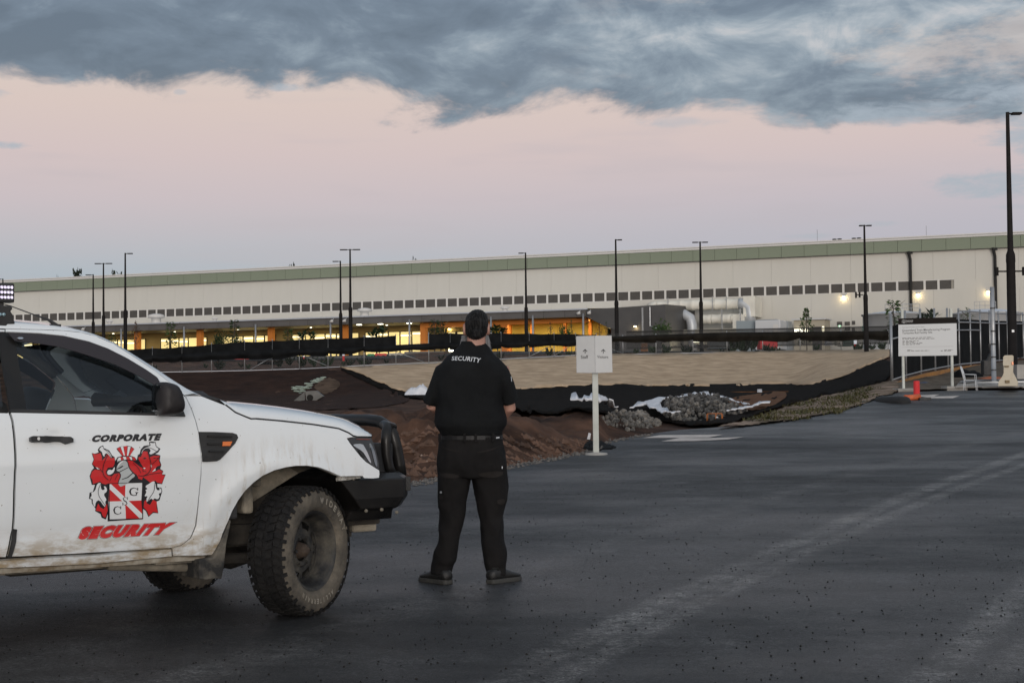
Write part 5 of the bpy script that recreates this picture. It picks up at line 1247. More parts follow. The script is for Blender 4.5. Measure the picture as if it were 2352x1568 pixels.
# entrance bay with orange portal
MB().box(-7.6, 1.9, -9.8, -9.2, FZ0-.65, FZ0-.05).build('portal_beam', M_orange, hall); MB().box(1.8, 14.0, -9.8, -9.2, FZ0-.55, FZ0-.05).build('portal_beam', M_orange, hall)
for s_ in (-2.6, 2.0, 5.0, 9.3, 12.6): MB().box(s_, s_+.38, -6.0, -5.6, -.3, FZ0-.1).build('column', M_orange, hall)
MB().box(-7.6, -2.0, -3.4, -3.2, -.3, FZ0-.03).build('lining_wall', M_ply, hall)
for i, s_ in enumerate((-7.4, -6.1, -4.6, -3.3)):
    fr = MB().box(s_, s_+.08, -3.6, -3.42, 0, Zb(9.9)).box(s_+1.1, s_+1.18, -3.6, -3.42, 0, Zb(9.9)).box(s_+.08, s_+1.1, -3.6, -3.42, Zb(9.3), Zb(9.4)).box(s_+.08, s_+1.1, -3.6, -3.42, Zb(9.82), Zb(9.9)).build('door', M_frame, hall)
    MB().box(s_+.09, s_+1.09, -3.5, -3.45, .05, Zb(9.29)).build('pane', M_win if i else lamp_mat('bright_doorway', (.95, .85, .45), 1.0), fr); MB().box(s_+.09, s_+1.09, -3.5, -3.45, Zb(9.41), Zb(9.81)).build('pane', M_win, fr)
    MB().box(s_+.2, s_+1.0, -3.58, -3.52, Zb(7.2), Zb(7.65)).build('ceiling_light', M_tubeL, fr)
# yellow wall in panels
for i in range(5):
    s_ = -1.9+i*3.26
    for j in range(3): MB().box(s_, s_+3.23, -4.2, -4.05, -.2+j*1.55, 1.33+j*1.55).build('lining_panel', M_yel, hall)
# dark clad corner with raking soffit
MB().add([(A1, AY+.1, FZ1-.0), (24.2, AY+.1, FZ1+.30), (24.2, AY+.1, -.3), (19.0, AY+.1, -.3), (18.2, AY+.1, 2.9), (17.45, AY+.1, 3.05), (A1, AY+.1, FZ0)], [(0, 1, 2, 3, 4, 5, 6)]).add([(24.2, AY+.1, FZ1+.30), (24.2, 0, FZ1+.6), (24.2, 0, -.3), (24.2, AY+.1, -.3)], [(0, 1, 2, 3)]).add([(A1, AY+.1, FZ1), (A1, 0, FZ1+.6), (24.2, 0, FZ1+.6), (24.2, AY+.1, FZ1+.3)], [(0, 1, 2, 3)]).build('corner_cladding', mat('dark_ribbed_cladding', (.060, .059, .060), (.075, .073, .073), .6, .45, metal=.2), hall)
MB().add([(A1, AY+.12, FZ0-.01), (17.45, AY+.12, 3.03), (17.45, -4, 3.03), (A1, -4, FZ0-.01)], [(0, 1, 2, 3)]).build('raking_soffit', M_yel, hall)
MB().box(17.5, 19.2, AY+.35, AY+.6, -.3, 2.95).build('dark_glazing', mat('black_glazing', (.012, .012, .012), rough=.12), hall)
MB().box(21.4, 21.6, AY-.1, AY+.08, -.3, FZ1).tube([(22.4, AY-.05, 5.4), (22.4, AY-.05, 3.2), (23.2, AY-.05, 2.9)], .09, 8).build('corner_flashing', M_galv, hall)
def wall_lamp(name, s_, y, z, e=45, col=(1.0, .74, .36), hood=True, r=.10, spot=True):
    o = MB().box(s_-.16, s_+.16, y-.28, y, z+.02, z+.16).build(name, M_galv, hall, bevel=.02)
    MB().box(s_-.12, s_+.12, y-.26, y-.04, z-.05, z+.015).build('lamp_lens', M_bulb, o)
    l = bpy.data.lights.new('lamp_light', 'POINT'); l.energy = e; l.color = col; l.shadow_soft_size = .08
    lo = bpy.data.objects.new('lamp_light', l); COL.objects.link(lo); lo.parent = o; lo.location = (s_, y-.35, z-.22)
for s_ in (42.3, 50.85, 58.65): wall_lamp('wall_lamp', s_, -.12, Zb(12.85), 24)
wall_lamp('wall_lamp', 20.6, AY+.05, Zb(9.5), 14)
for s_ in (-7.1, -3.9): wall_lamp('wall_lamp', s_, -3.45, Zb(10.25), 26, (1, .82, .40))
def down(s_, y, z, e, col=(1.0, .78, .36), sz=1.2, fx=.35):
    o = MB().box(s_-fx, s_+fx, y-fx, y+fx, z-.04, z).build('soffit_lamp', M_tubeL, hall)
    l = bpy.data.lights.new('soffit_light', 'AREA'); l.energy = e; l.color = col; l.size = sz
    lo = bpy.data.objects.new('soffit_light', l); COL.objects.link(lo); lo.parent = o; lo.location = (s_, y, z-.15)
for s_ in (1, 5, 9, 13, 16): down(s_, -8.4, FZ0-.05, 230, sz=2.4, fx=.12)
for s_ in (-88, -77, -66, -56, -46, -36, -25, -14): down(s_, -7.5, FZ0-.03, 130, fx=.10)
for s_ in (-16.2, -13.2, -9.2): MB().box(s_-.25, s_+.25, AY+1.0, AY+1.5, FZ0-.10, FZ0-.03).build('soffit_lamp', M_tubeL, hall)
# roof ventilators and floodlight cameras on the gutter
def ventil(s_, y, k=1.0):
    MB().lathe([(.55*k, 0), (.55*k, .55*k), (.95*k, .60*k), (1.0*k, .80*k), (.8*k, .98*k), (.3*k, 1.08*k), (0, 1.1*k)], 18, Matrix.Translation((s_, y, FZ1+.35))).build('ventilator', M_cap, hall, True)
ventil(-48.6, -8, 1.15); ventil(-16.9, -8, .95); ventil(-39.3, -8, .45); ventil(2.5, -8, .55); ventil(-55.5, -9, .5)
for s_ in (-57.0, -19.0, -17.2, 13.9, 15.2):
    MB().tube([(s_, AY-.2, FZ1-.1), (s_, AY-.55, FZ1-.35)], .04, 6).lathe([(0, -.22), (.16, -.20), (.20, .12), (.12, .2), (0, .2)], 10, Matrix.Translation((s_, AY-.75, FZ1-.45)) @ Matrix.Rotation(R(70), 4, 'Y')).build('gutter_camera', M_cap, hall, True)
# --- big air ducts against the wall
M_duct = mat('duct_sheet', (.62, .60, .53), (.72, .70, .62), .7, .5, metal=0.0)
M_ductm = mat('duct_galvanised', (.42, .45, .48), (.52, .54, .55), 2, .45, metal=.25)
duct = thing('air_duct', 'pale ribbed air ducts with galvanised bends against the factory wall', 'air duct', (0, 205, BZ), -TB)
zt_ = Zb(12.25); y_ = -3.2
for i in range(7):
    s_ = 20.6+i*1.42; MB().tube([(s_, y_, zt_), (s_+.08, y_, zt_), (s_+.7, y_, zt_), (s_+1.33, y_, zt_), (s_+1.40, y_, zt_)], [.70, .66, .60, .66, .70], 16).build('duct_section', M_duct, duct, True)
MB().tube([(20.6, y_, zt_), (20.0, y_+.1, zt_), (19.4, y_+.8, zt_-.1), (19.2, y_+2.5, zt_-.2)], .62, 16).build('duct_bend', M_duct, duct, True)
MB().tube([(30.55, y_, zt_), (31.2, y_, zt_-.05), (31.75, y_, zt_-.5), (31.85, y_, zt_-1.3), (31.85, y_, zt_-2.6)], .66, 16).build('duct_bend', M_ductm, duct, True)
MB().box(31.2, 32.6, y_-.6, y_+2.8, zt_-1.6, zt_+.85).build('duct_box', M_duct, duct, bevel=.03)
for i in range(4):
    s_ = 26.2+i*1.2; MB().tube([(s_, y_-.4, zt_-1.75), (s_+.08, y_-.4, zt_-1.75), (s_+.6, y_-.4, zt_-1.75), (s_+1.14, y_-.4, zt_-1.75)], [.60, .56, .52, .58], 16).build('duct_section', M_duct, duct, True)
MB().tube([(23.0, y_-1.2, zt_-1.1), (24.2, y_-1.2, zt_-1.15), (24.9, y_-1.2, zt_-1.6), (25.1, y_-1.2, zt_-2.4), (25.1, y_-1.2, 0.5)], .62, 16).build('duct_bend', M_ductm, duct, True)
MB().box(21.2, 23.2, y_-1.9, y_-.5, zt_-1.9, zt_-.4).build('duct_box', M_ductm, duct, bevel=.03)
MB().box(30.0, 31.4, y_-1.0, y_+.2, zt_-4.2, zt_-1.3).build('duct_box', M_duct, duct, bevel=.03)
fr = MB()
for s_ in (21.5, 24.0, 26.6, 29.0, 31.2): fr.box(s_-.06, s_+.06, y_-2.0, y_-1.9, 0, zt_-.7)
for s_ in (22.0, 27.5, 29.2): fr.tube([(s_, y_-.65, zt_-.7), (s_, y_-.65, zt_+.95)], .045, 6)
fr.box(21.2, 32, y_-2.0, y_-1.9, 1.9, 2.05).build('duct_frame', M_galv, duct)['kind'] = 'stuff'
MB().box(21.6, 30.5, y_-1.6, y_+2.5, 1.2, 3.0).build('duct_housing', mat('plant_housing', (.40, .38, .32), rough=.7), duct)
for s_, w in ((22.0, 2.0), (25.6, 1.0), (28.1, 1.75)):
    o = MB().box(s_, s_+w, y_-2.2, y_-2.08, Zb(7.75), Zb(8.12)).build('strip_light', M_tubeL, duct)
    l = bpy.data.lights.new('strip_glow', 'AREA'); l.energy = 60; l.color = (1, .86, .55); l.size = w; lo = bpy.data.objects.new('strip_glow', l); COL.objects.link(lo); lo.parent = o; lo.location = (s_+w/2, y_-2.4, Zb(7.9)); lo.rotation_euler = (R(-60), 0, 0)
# --- plant at the foot of the wall
def at_fac(px, off): # (pixel) -> building s, z
    d = ray(*px); n_ = (math.sin(TB), math.cos(TB)); k_ = 205*math.cos(TB)-off; t = k_/(d[0]*n_[0]+d[1]*n_[1])
    X, Y, Z = d[0]*t, d[1]*t, CAMZ+d[2]*t; return X*math.cos(TB)-(Y-205)*math.sin(TB), Z-BZ
def yard_thing(name, label, cat, cr, x0, y0, x1, off, depth, m, build=None, bev=.05):
    """a boxy thing standing off metres in front of the wall; its front face fills the pixels given"""
    (s0, zt), (s1, _) = at_fac(cr(x0, y0), off), at_fac(cr(x1, y0), off); c, sn = math.cos(TB), math.sin(TB)
    sm = (s0+s1)/2; wd = s1-s0; loc = (sm*c-off*sn, 205-sm*sn-off*c, BZ)
    t = thing(name, label, cat, loc, -TB)
    if build: build(t, wd, zt)
    else: MB().box(-wd/2, wd/2, 0, depth, 0, zt).build('body', m, t, bevel=bev)
    return t, wd, zt
M_pale = mat('pale_panel', (.52, .53, .54), rough=.6)
def cabin(t, w, h):
    MB().box(-w/2, w/2, 0, 3, .1, h).build('body', M_pale, t, bevel=.12); MB().box(w*.22, w*.42, -.05, .02, .2, h-.5).build('door', M_cap, t)
    for i in (-.35, 0.05): MB().box(w*i, w*i+.25, -.04, .02, .25, .45).build('marker_lamp', mat('red_marker', (.5, .10, .06), rough=.4), t)
    MB().tube([(-w/2, .2, h+.05), (w/2-.4, .2, h+.05), (w/2, .2, h-.35)], .04, 6).build('rail', M_galv, t)
yard_thing('site_cabin', 'pale site cabin with rounded top standing before the factory wall', 'site cabin', cR, 740, 1158, 1038, 14, 3, None, cabin)
def cab2(t, w, h):
    MB().box(-w/2, w/2, 0, 2, 0, h).build('body', mat('blue_grey_panel', (.25, .29, .31), rough=.6), t, bevel=.03)
    for i in range(6): MB().box(-w/2+.2, -.1, -.03, 0, .3+i*.3, .5+i*.3).build('louvre', M_louv, t)
yard_thing('plant_cabinet', 'blue grey plant cabinet under the right end of the ducts', 'cabinet', cR, 522, 1162, 738, 13, 2, None, cab2)
yard_thing('plant_cabinet', 'small blue grey cabinet between the site cabin and the lit hut', 'cabinet', cR, 1042, 1165, 1130, 10, 2, mat('grey_panel', (.27, .29, .30), rough=.6))
def hut(t, w, h):
    MB().box(-w/2, w/2, 0, 3, 0, h).build('body', mat('beige_panel', (.40, .36, .28), rough=.7), t); MB().box(-w/2-.2, w/2+.2, -.3, 3.2, h+.003, h+.15).build('roof', M_pale, t)
    MB().box(-w*.48, -w*.2, -.1, -.01, h-1.35, h-1.0).build('strip_light', M_tubeL, t); MB().box(-w*.16, -w*.05, -.1, -.01, h-1.35, h-1.0).build('strip_light', M_tubeL, t)
    MB().box(w*.1, w*.4, -.02, .0, .2, h-.8).build('shutter', M_louv, t)
    MB().box(w*.42, w*.48, -.06, -.01, h-1.4, h-.8).build('sign_light', M_win2, t)
yard_thing('service_hut', 'low beige service hut with bright strip lights behind the pointed young tree', 'hut', cR, 1195, 1156, 1555, 5, 3, None, hut)
# vents, exit sign and door on the wall
vt = MB()
for x0, x1, y in ((1700, 1760, 1172), (1790, 1850, 1172), (1875, 1912, 1162), (1790, 1850, 1230), (1875, 1912, 1240)):
    (a, z), (b, _) = at_fac(cR(x0, y), .1), at_fac(cR(x1, y), .1); MB().box(a, b, -.14, -.09, z-.45, z).build('wall_vent', M_louv, hall)
(a, z), (b, z2) = at_fac(cR(1717, 1212), .1), at_fac(cR(1747, 1238), .1)
MB().box(a, b, -.2, -.1, z2, z).build('exit_sign', lamp_mat('green_sign', (.02, .32, .09), .9), hall); MB().box(a+.25, b-.25, -.21, -.201, z2+.25, z-.25).build('sign_arrow', lamp_mat('white_sign', (.8, .9, .8), .9), hall)
# camera post on the wall right of the sign
# --- storage tanks
def tank(cx, x0, x1, ye, yp, Y, label, rail):
    c = P(*cx, Y); zg = Hs(c.x, c.y); r = (P(*x1, Y).x-P(*x0, Y).x)/2; ze = P(*ye, Y).z-zg; zp = P(*yp, Y).z-zg
    t = thing('storage_tank', label, 'tank', (c.x, c.y, zg), 0, 'white storage tanks behind the site fence')
    n = 24; MB().lathe([(r, 0), (r, ze), (r+.15, ze), (r+.15, ze+.12)], 40).build('tank_wall', M_pale, t, True); MB().lathe([(r+.18, ze+.13), (r*.5, ze+.13+(zp-ze)*.7), (0, zp)], 40).build('tank_roof', mat('tank_roof_white', (.60, .63, .68), rough=.5), t, True)
    s_, w = rail
    rl = MB()
    for i in range(5): rl.tube([(s_+w*i/4, -r*.3, zp-.5), (s_+w*i/4, -r*.3, zp+.75)], .03, 5)
    rl.tube([(s_, -r*.3, zp+.75), (s_+w, -r*.3, zp+.75)], .03, 5).tube([(s_, -r*.3, zp+.35), (s_+w, -r*.3, zp+.35)], .025, 5)
    rl.build('guard_rail', M_galv, t); return t, r, ze
t1, r1, ze1 = tank(c3(330, 620), c3(20, 620), c3(640, 620), c3(330, 622), c3(380, 586), 168, 'white storage tank with green lettering left of the site board', (-1.2, 3.6))
tank(c3(1240, 620), c3(915, 620), c3(1570, 620), c3(1240, 612), c3(1280, 560), 166, 'white storage tank with domed roof behind the galvanised pole', (-1.5, 2.2))
v, f = text_shape('YNT', .03); uv = unit(v); p0 = at = P(*c3(105, 770), 164.2); p1 = P(*c3(105, 705), 164.2); wd_ = (P(*c3(80, 770), 164.2).x-p0.x)
link('tank_lettering', mesh_of('tank_lettering', [(p0.x+wd_*t-t1.location.x, -math.sqrt(max(.1, r1*r1-(p0.x+wd_*t-t1.location.x)**2))-.03, p0.z+(p1.z-p0.z)*s_-t1.location.z) for s_, t in uv], f), mat('green_lettering', (.02, .22, .15), rough=.5), t1)

# ================================================================== LIGHT POLES
M_pole = mat('dark_bronze_pole', (.010, .009, .009), (.016, .014, .0135), 2, .75, spec=.15)
def light_pole(px, top, style, label, Y=None, foot=None, k=1.0, cams=False):
    Hh = 10.6
    if Y is None:
        lo, hi = 90.0, 260.0
        for _ in range(40):
            Y = (lo+hi)/2; p = P(px, top, Y); h = p.z-Hs(p.x, Y)
            if h < Hh: lo = Y
            else: hi = Y
    p = P(px, top, Y); b = P(foot, 850, Y) if foot else p; zg = Hs(p.x, Y)-.15; h = p.z-zg
    t = thing('light_pole', label, 'light pole', (p.x, Y, zg), 0, 'tall dark light poles around the site')
    MB().lathe([(.26*k, 0), (.26*k, .03), (.20*k, .04), (.185*k, h*.42), (.20*k, h*.43), (.19*k, h*.455), (.125*k, h*.47), (.075*k, h)], 14).build('pole', M_pole, t, True)
    for s_, L in style:
        MB().box(0, s_*L*.35, -.03, .03, h-.10, h-.03).box(s_*L*.30, s_*L, -.16, .16, h-.11, h-.02).build('lamp_head', M_pole, t, bevel=.015)
    return t, h
PS = [(6.6, 640, ((-1, .9),), 'light pole just behind the work lamp on the pickup roof'), (214, 630, ((-1, .9),), 'thin light pole with one arm, leftmost beyond the pickup roof'), (237.6, 604, ((-1, .95), (1, .95)), 'light pole with twin heads beside two single arm poles'),
      (287.6, 581, ((1, .75),), 'light pole with one arm, third of the group beyond the pickup roof'), (781.7, 599, ((-1, .85),), 'light pole with one short arm beside the taller twin head pole'), (804, 572, ((-1, 1.0), (1, 1.0)), 'light pole with twin heads before the middle of the louvre row'),
      (1207, 580, ((-1, .75),), 'light pole rising just right of the man'), (1414, 549.5, ((1, .6),), 'light pole rising behind the staff and visitors sign'), (1608, 555, ((-1, .75), (1, .75)), 'light pole with twin heads in front of the air ducts'), (1985, 516.5, ((-1, .42), (1, .6)), 'light pole with camera bracket left of the site board')]
for i, (x, y, st, lb) in enumerate(PS):
    t, h = light_pole(x, y, st, lb)
    if i == 9: MB().box(-.75, -.2, -.04, .04, 4.93, 5.01).box(-.85, -.72, -.07, .07, 4.72, 5.22).box(-.55, -.42, -.07, .07, 4.75, 5.2).build('camera_bracket', M_pole, t)
t, h = light_pole(2314, 258, ((1, .58),), 'nearest light pole, tall and dark at the yard entrance', 68.0, k=1.0)
c_ = P(2322, 623, 68.0).z-t.location.z
MB().box(-.58, .56, -.03, .03, c_-.03, c_+.03).build('camera_bracket', M_pole, t)
for s_, mm in ((-.60, M_pole), (.55, M_pole)): MB().box(s_-.06, s_+.06, -.08, .08, c_-.18, c_+.18).build('camera', mm, t, bevel=.01)
MB().box(-.08, .02, -.22, -.19, 1.75, 1.85).build('pole_label', M_galv, t)

# ================================================================== FENCES
M_cloth = mat('shade_cloth', (.006, .0065, .007), (.012, .013, .014), 1.3, .95, bump=.4, bscale=3, spec=.1)
M_cloth2 = mat('shade_cloth_flap', (.009, .008, .0065), (.017, .015, .012), 1.0, .95, bump=.4, bscale=3, spec=.1)
M_mesh = bpy.data.materials.new('wire_mesh'); M_mesh.use_nodes = True
def _mesh():
    N = NT(M_mesh.node_tree); N.n.clear(); tc = N.new('ShaderNodeTexCoord').outputs['UV']
    d = N.new('ShaderNodeBsdfDiffuse', ins={0: (.22, .23, .24, 1)}); t = N.new('ShaderNodeBsdfTransparent')
    q = N.new('ShaderNodeSeparateXYZ', ins={0: tc}); g = None
    for a, b in ((1, 1), (1, -1)):
        v = N.math('ADD', N.math('MULTIPLY', q.outputs[0], a), N.math('MULTIPLY', q.outputs[1], b)); fr = N.math('FRACT', N.math('MULTIPLY', v, 8.0))
        l = N.math('LESS_THAN', N.math('ABSOLUTE', N.math('SUBTRACT', fr, .5)), .02); g = l if g is None else N.math('MAXIMUM', g, l)
    N.l.new(N.new('ShaderNodeMixShader', ins={0: g, 1: t, 2: d}).outputs[0], N.new('ShaderNodeOutputMaterial').inputs[0])
_mesh()
def uv_sheet(name, grid, m, parent, su=1.0):
    """rows of points -> sheet with metre UVs"""
    nr, nc = len(grid), len(grid[0]); v = [p for r in grid for p in r]; f = [(j*nc+i, j*nc+i+1, (j+1)*nc+i+1, (j+1)*nc+i) for j in range(nr-1) for i in range(nc-1)]
    me = mesh_of(name, v, f, True); uv = me.uv_layers.new(name='UVMap'); L = []
    acc = [0.0]
    for i in range(1, nc): acc.append(acc[-1]+(Vector(grid[0][i])-Vector(grid[0][i-1])).length)
    for lp in me.loops:
        j, i = divmod(lp.vertex_index, nc); uv.data[lp.index].uv = (acc[i], Vector(v[lp.vertex_index]).z)
    return link(name, me, m, parent)
BASE = [(250, 857.5, 121), (385, 855, 121.5), (553.6, 852, 122.5), (700, 847.5, 123.5), (840.3, 840.3-.5, 125), (1000, 833.5, 127), (1158, 825, 129), (1320, 816.4, 131), (1407, 814.9, 132.3), (1633, 810.6, 135.5), (1840, 806.8, 138.8), (2041, 803.3, 142)]
bu = np.array([b[0] for b in BASE], float)
def fbase(x): return P(x, float(np.interp(x, bu, [b[1] for b in BASE])), float(np.interp(x, bu, [b[2] for b in BASE])))
TOPC = [(250, 805), (400, 797), (553, 785), (780, 776), (1020, 765), (1180, 765), (1371, 768), (1380, 774), (1633, 764), (1840, 759), (2041, 759)]
def rowP(x, tab): 
    Y = float(np.interp(x, bu, [b[2] for b in BASE])); return P(x, float(np.interp(x, [t[0] for t in tab], [t[1] for t in tab])), Y)
pf = thing('mesh_fence', 'wire mesh fence with torn black shade cloth along the far side of the basin', 'fence', fbase(1100)); FO = Vector(pf.location)
px_posts = [282, 350, 418, 486, 562, 625.5, 687.5, 753.5, 836.4, 909.5, 985, 1034, 1098, 1151, 1215.5, 1272.7, 1322, 1370, 1431, 1507, 1592, 1670, 1752, 1838, 1932, 2040]
post_me = MB().tube([(0, 0, -.3), (0, 0, 2.15)], .034, 8).mesh('post', True); post_me.materials.append(M_galv)
for x in px_posts:
    b = fbase(x); o = bpy.data.objects.new('post', post_me); COL.objects.link(o); o.parent = pf; o.location = b-FO
    tp = rowP(x, TOPC).z-b.z; o.scale = (1, 1, max(.7, (tp+.12)/2.15))
xs = np.arange(282, 2041, 8.0)
for nm, dz, rr in (('bottom_rail', .03, .030),):
    MB().tube([fbase(x)-FO+Vector((0, 0, dz)) for x in xs], rr, 6).build(nm, mat('bright_rail', (.50, .51, .54), rough=.35, metal=.5), pf, True)
for a, b, lo in ((700, 755, 0), (1272, 1215, 0), (1322, 1272, 0), (1370, 1431, 1), (910, 975, 0), (625, 575, 0)):
    MB().tube([fbase(a)-FO+Vector((0, -.03, 1.0)), fbase(b)-FO+Vector((0, -.03, .1))], .024, 6).build('brace', M_galv, pf, True)
uv_sheet('wire_mesh', [[fbase(x)-FO+Vector((0, 0, z)) for x in xs] for z in (.03, .6, 1.2, 1.75)], M_mesh, pf)
# the cloth: one length per bay, with its lower half fallen over as a darker flap
def cloth(x0, x1, seed, top, flap_hi, flap_lo, gapflap=True):
    n = 9; X = np.linspace(x0+.4, x1-.4, n); g = []
    for t in np.linspace(0, 1, 6):
        r = []
        for i, x in enumerate(X):
            Y = float(np.interp(x, bu, [b[2] for b in BASE])); s = i/(n-1); sag = 1.6*math.sin(math.pi*s)*(1-t)*(1 if seed % 3 else .4)
            ya = top(x)+sag; yb = flap_lo(x)-1; p = P(x, ya*(1-t)+yb*t, Y-.06); p.y -= .07*math.sin(t*3)*abs(mnoise.noise(Vector((x*.05, t*3, seed)))); r.append(p-FO)
        g.append(r)
    return g
lin = lambda tab: (lambda x: float(np.interp(x, [t[0] for t in tab], [t[1] for t in tab])))
top_f = lin(TOPC)
fh = lin([(250, 822), (553, 805), (700, 801), (860, 795), (1000, 788), (1150, 785), (1300, 782), (1380, 774.5), (1633, 764.5), (2041, 760)])
fl = lin([(250, 838), (553, 826), (640, 824.5), (700, 819), (860, 809), (960, 804), (1150, 801), (1300, 796), (1420, 787), (1633, 785), (1840, 783.5), (2041, 782)])
for i, (a, b) in enumerate(zip(px_posts, px_posts[1:])):
    if b <= 1371 and not (940 < (a+b)/2 < 985):
        uv_sheet('shade_cloth', cloth(a, b, i, top_f, fh, lambda x: fl(x)-4), M_cloth, pf)
    # flap hanging out in front
    n = 9; X = np.linspace(a-.5, b+.5, n); g = []
    for t in np.linspace(0, 1, 7):
        r = []
        for k_, x in enumerate(X):
            s = k_/(n-1); Y = float(np.interp(x, bu, [q_[2] for q_ in BASE])); ed = (abs(s-.5)*2)**3
            lo = fl(x)+3.6*mnoise.noise(Vector((x*.021, 7.7, 1)))+1.5*mnoise.noise(Vector((x*.09, 1.7, 1)))-5.0*ed*(1 if i % 3 == 1 else .1)*(1 if k_ > n/2 or i % 2 else .1)
            y = fh(x)-.6+(lo-fh(x))*t; out = .30*math.sin(math.pi*min(1, t*1.15))+.10*mnoise.noise(Vector((x*.09, t*2, 3)))+.18*t*(1-ed)
            r.append(P(x, y, Y-.12-out)-FO)
        g.append(r)
    o = uv_sheet('cloth_flap', g, M_cloth if b < 1400 else M_cloth2, pf)
# --- black picket fence behind it on the right
bp = thing('picket_fence', 'fine black picket fence in front of the factory yard', 'fence', P(1800, 795, 152)); BO = Vector(bp.location)
pk = MB().box(-.03, .03, -.02, .02, 0, 1.75).mesh('picket'); pk.materials.append(M_frame); npk = 0
for x in np.arange(1440, 2046, 2.25):
    p = P(x, float(np.interp(x, [1440, 2046], [803, 790])), 150+(x-1440)*.006); o = bpy.data.objects.new('picket', pk); COL.objects.link(o); o.parent = bp; o.location = p-BO
for dz in (.15, 1.65): MB().tube([P(x, float(np.interp(x, [1440, 2046], [803, 790])), 150+(x-1440)*.006)-BO+Vector((0, 0, dz)) for x in (1440, 1640, 1840, 2046)], .035, 5).build('rail', M_frame, bp)

# --- fence round the yard at the right, dark cloth tied behind its rails
RB = [(305, 1275, 61.6), (445, 1228, 63.6), (595, 1188, 66), (735, 1160, 68.5), (862, 1136, 71), (975, 1118, 73.5), (1087, 1106, 76), (1187, 1096, 78.5), (1280, 1086, 81), (1370, 1078, 83.5), (1455, 1068, 86), (1535, 1060, 88.5), (1612, 1050, 91), (1760, 1032, 95), (1900, 1018, 99)]
rf_ = thing('yard_fence', 'tall steel rail fence backed with dark cloth behind the site board', 'fence', P(*c3(305, 1275), 61.6)); RO = Vector(rf_.location)
rb = [P(*c3(x, y), Y) for x, y, Y in RB]
rm = MB().tube([(0, 0, -.3), (0, 0, 2.62)], .045, 8).mesh('post', True); rm.materials.append(M_galv)
for i, b in enumerate(rb):
    o = bpy.data.objects.new('post', rm); COL.objects.link(o); o.parent = rf_; o.location = b-RO
    if i == 0: o.scale = (1.25, 1.25, .99)
for a, b in zip(rb, rb[1:]):
    m1 = a.lerp(b, .5)
    uv_sheet('shade_cloth', [[a.lerp(b, s)-RO+Vector((0, .06+.03*math.sin(s*9+z*3), z)) for s in np.linspace(0.01, .99, 6)] for z in (.05, .6, 1.2, 1.7, 2.12)], M_cloth, rf_)
for nm, h, i0, i1 in (('rail', 1.62, 0, 8), ('rail', 1.98, 5, 15), ('rail', .06, 0, 15), ('rail', 2.5, 5, 15)):
    MB().tube([p-RO+Vector((0, -.05, h)) for p in rb[i0:i1]], .032, 6).build(nm, M_galv, rf_, True)
uv_sheet('wire_mesh', [[p-RO+Vector((0, -.02, z)) for p in rb] for z in (2.14, 2.55)], M_mesh, rf_)
# orange board along its foot
ob = thing('edging_board', 'weathered orange edging board along the foot of the yard fence', 'board', rb[0]-Vector((0, .4, 0))); OO = Vector(ob.location)
M_board = mat('orange_board', (.40, .19, .045), (.26, .13, .05), 1.6, .85, detail=6)
for a, b in zip(rb, rb[1:]):
    d = (b-a).normalized(); n_ = Vector((d.y, -d.x, 0)); 
    v = [a+n_*.12, b-d*.03+n_*.12, b-d*.03+n_*.2, a+n_*.2]; v = [p-OO for p in v]
    MB().add([p+Vector((0, 0, -.40)) for p in v]+[p+Vector((0, 0, -.03)) for p in v], [(3, 2, 1, 0), (4, 5, 6, 7), (0, 1, 5, 4), (1, 2, 6, 5), (2, 3, 7, 6), (3, 0, 4, 7)]).build('board', M_board, ob)

# ================================================================== SIGNS
M_signw = mat('sign_white', (.54, .545, .54), (.60, .605, .60), 1.5, .6)
M_signw2 = mat('sign_white_panel', (.56, .575, .58), rough=.6)
M_ink = mat('sign_ink', (.022, .022, .022), rough=.6)
M_post = mat('painted_post', (.44, .46, .42), (.54, .56, .52), 3, .6)
# direction sign: two panels folded about the middle on one post
b = P(1369, 1038, 27.0); b.z = Hs(b.x, b.y)+.02
ds = thing('direction_sign', 'white folded sign reading Staff and Visitors on a square post at the road edge', 'sign', b); DO = Vector(b)
dpt = lambda x, y, Y=27.0: P(x, y, Y)-DO
tp = dpt(1364, 852); MB().box(-.048, .048, -.048, .048, -.1, tp.z+.55).build('post', M_post, ds, bevel=.006)
l0, l1 = dpt(1323, 772), dpt(1324, 856); m0, m1 = dpt(1365, 771.5), dpt(1366, 857); r0, r1 = dpt(1405, 770.5), dpt(1407, 855)
for nm, a0, a1, c0, c1, da, dc in (('sign_panel', l0, l1, m0, m1, .0, -.16), ('sign_panel', m0, m1, r0, r1, -.16, -.02)):
    v = [a1+Vector((.002, da, 0)), c1+Vector((-.002, dc, 0)), c0+Vector((-.002, dc, 0)), a0+Vector((.002, da, 0))]; v += [p+Vector((0, .014, 0)) for p in v]
    MB().add(v, [(0, 1, 2, 3), (7, 6, 5, 4), (0, 4, 5, 1), (1, 5, 6, 2), (2, 6, 7, 3), (3, 7, 4, 0)]).build(nm, M_signw, ds, bevel=.004)
def on_panel(nm, body, px0, px1, da, dc, a0, c0, off=.0, h=None):
    u = dpt(*px1)-dpt(*px0); sl = (dc-da)/(c0.x-a0.x); ux = Vector((u.x, u.x*sl, u.z)).normalized(); o = dpt(*px0); o.y = da+(o.x-a0.x)*sl-.004
    return flat_text(nm, body, u.length, M_ink, ds, o, ux, (0, 0, 1), off)
on_panel('lettering', 'Staff', (1334, 823.5), (1352.5, 823.3), 0, -.16, l0, m0, .0); on_panel('lettering', 'Visitors', (1370.5, 823), (1399.5, 822.8), -.16, -.02, m0, r0, .0)
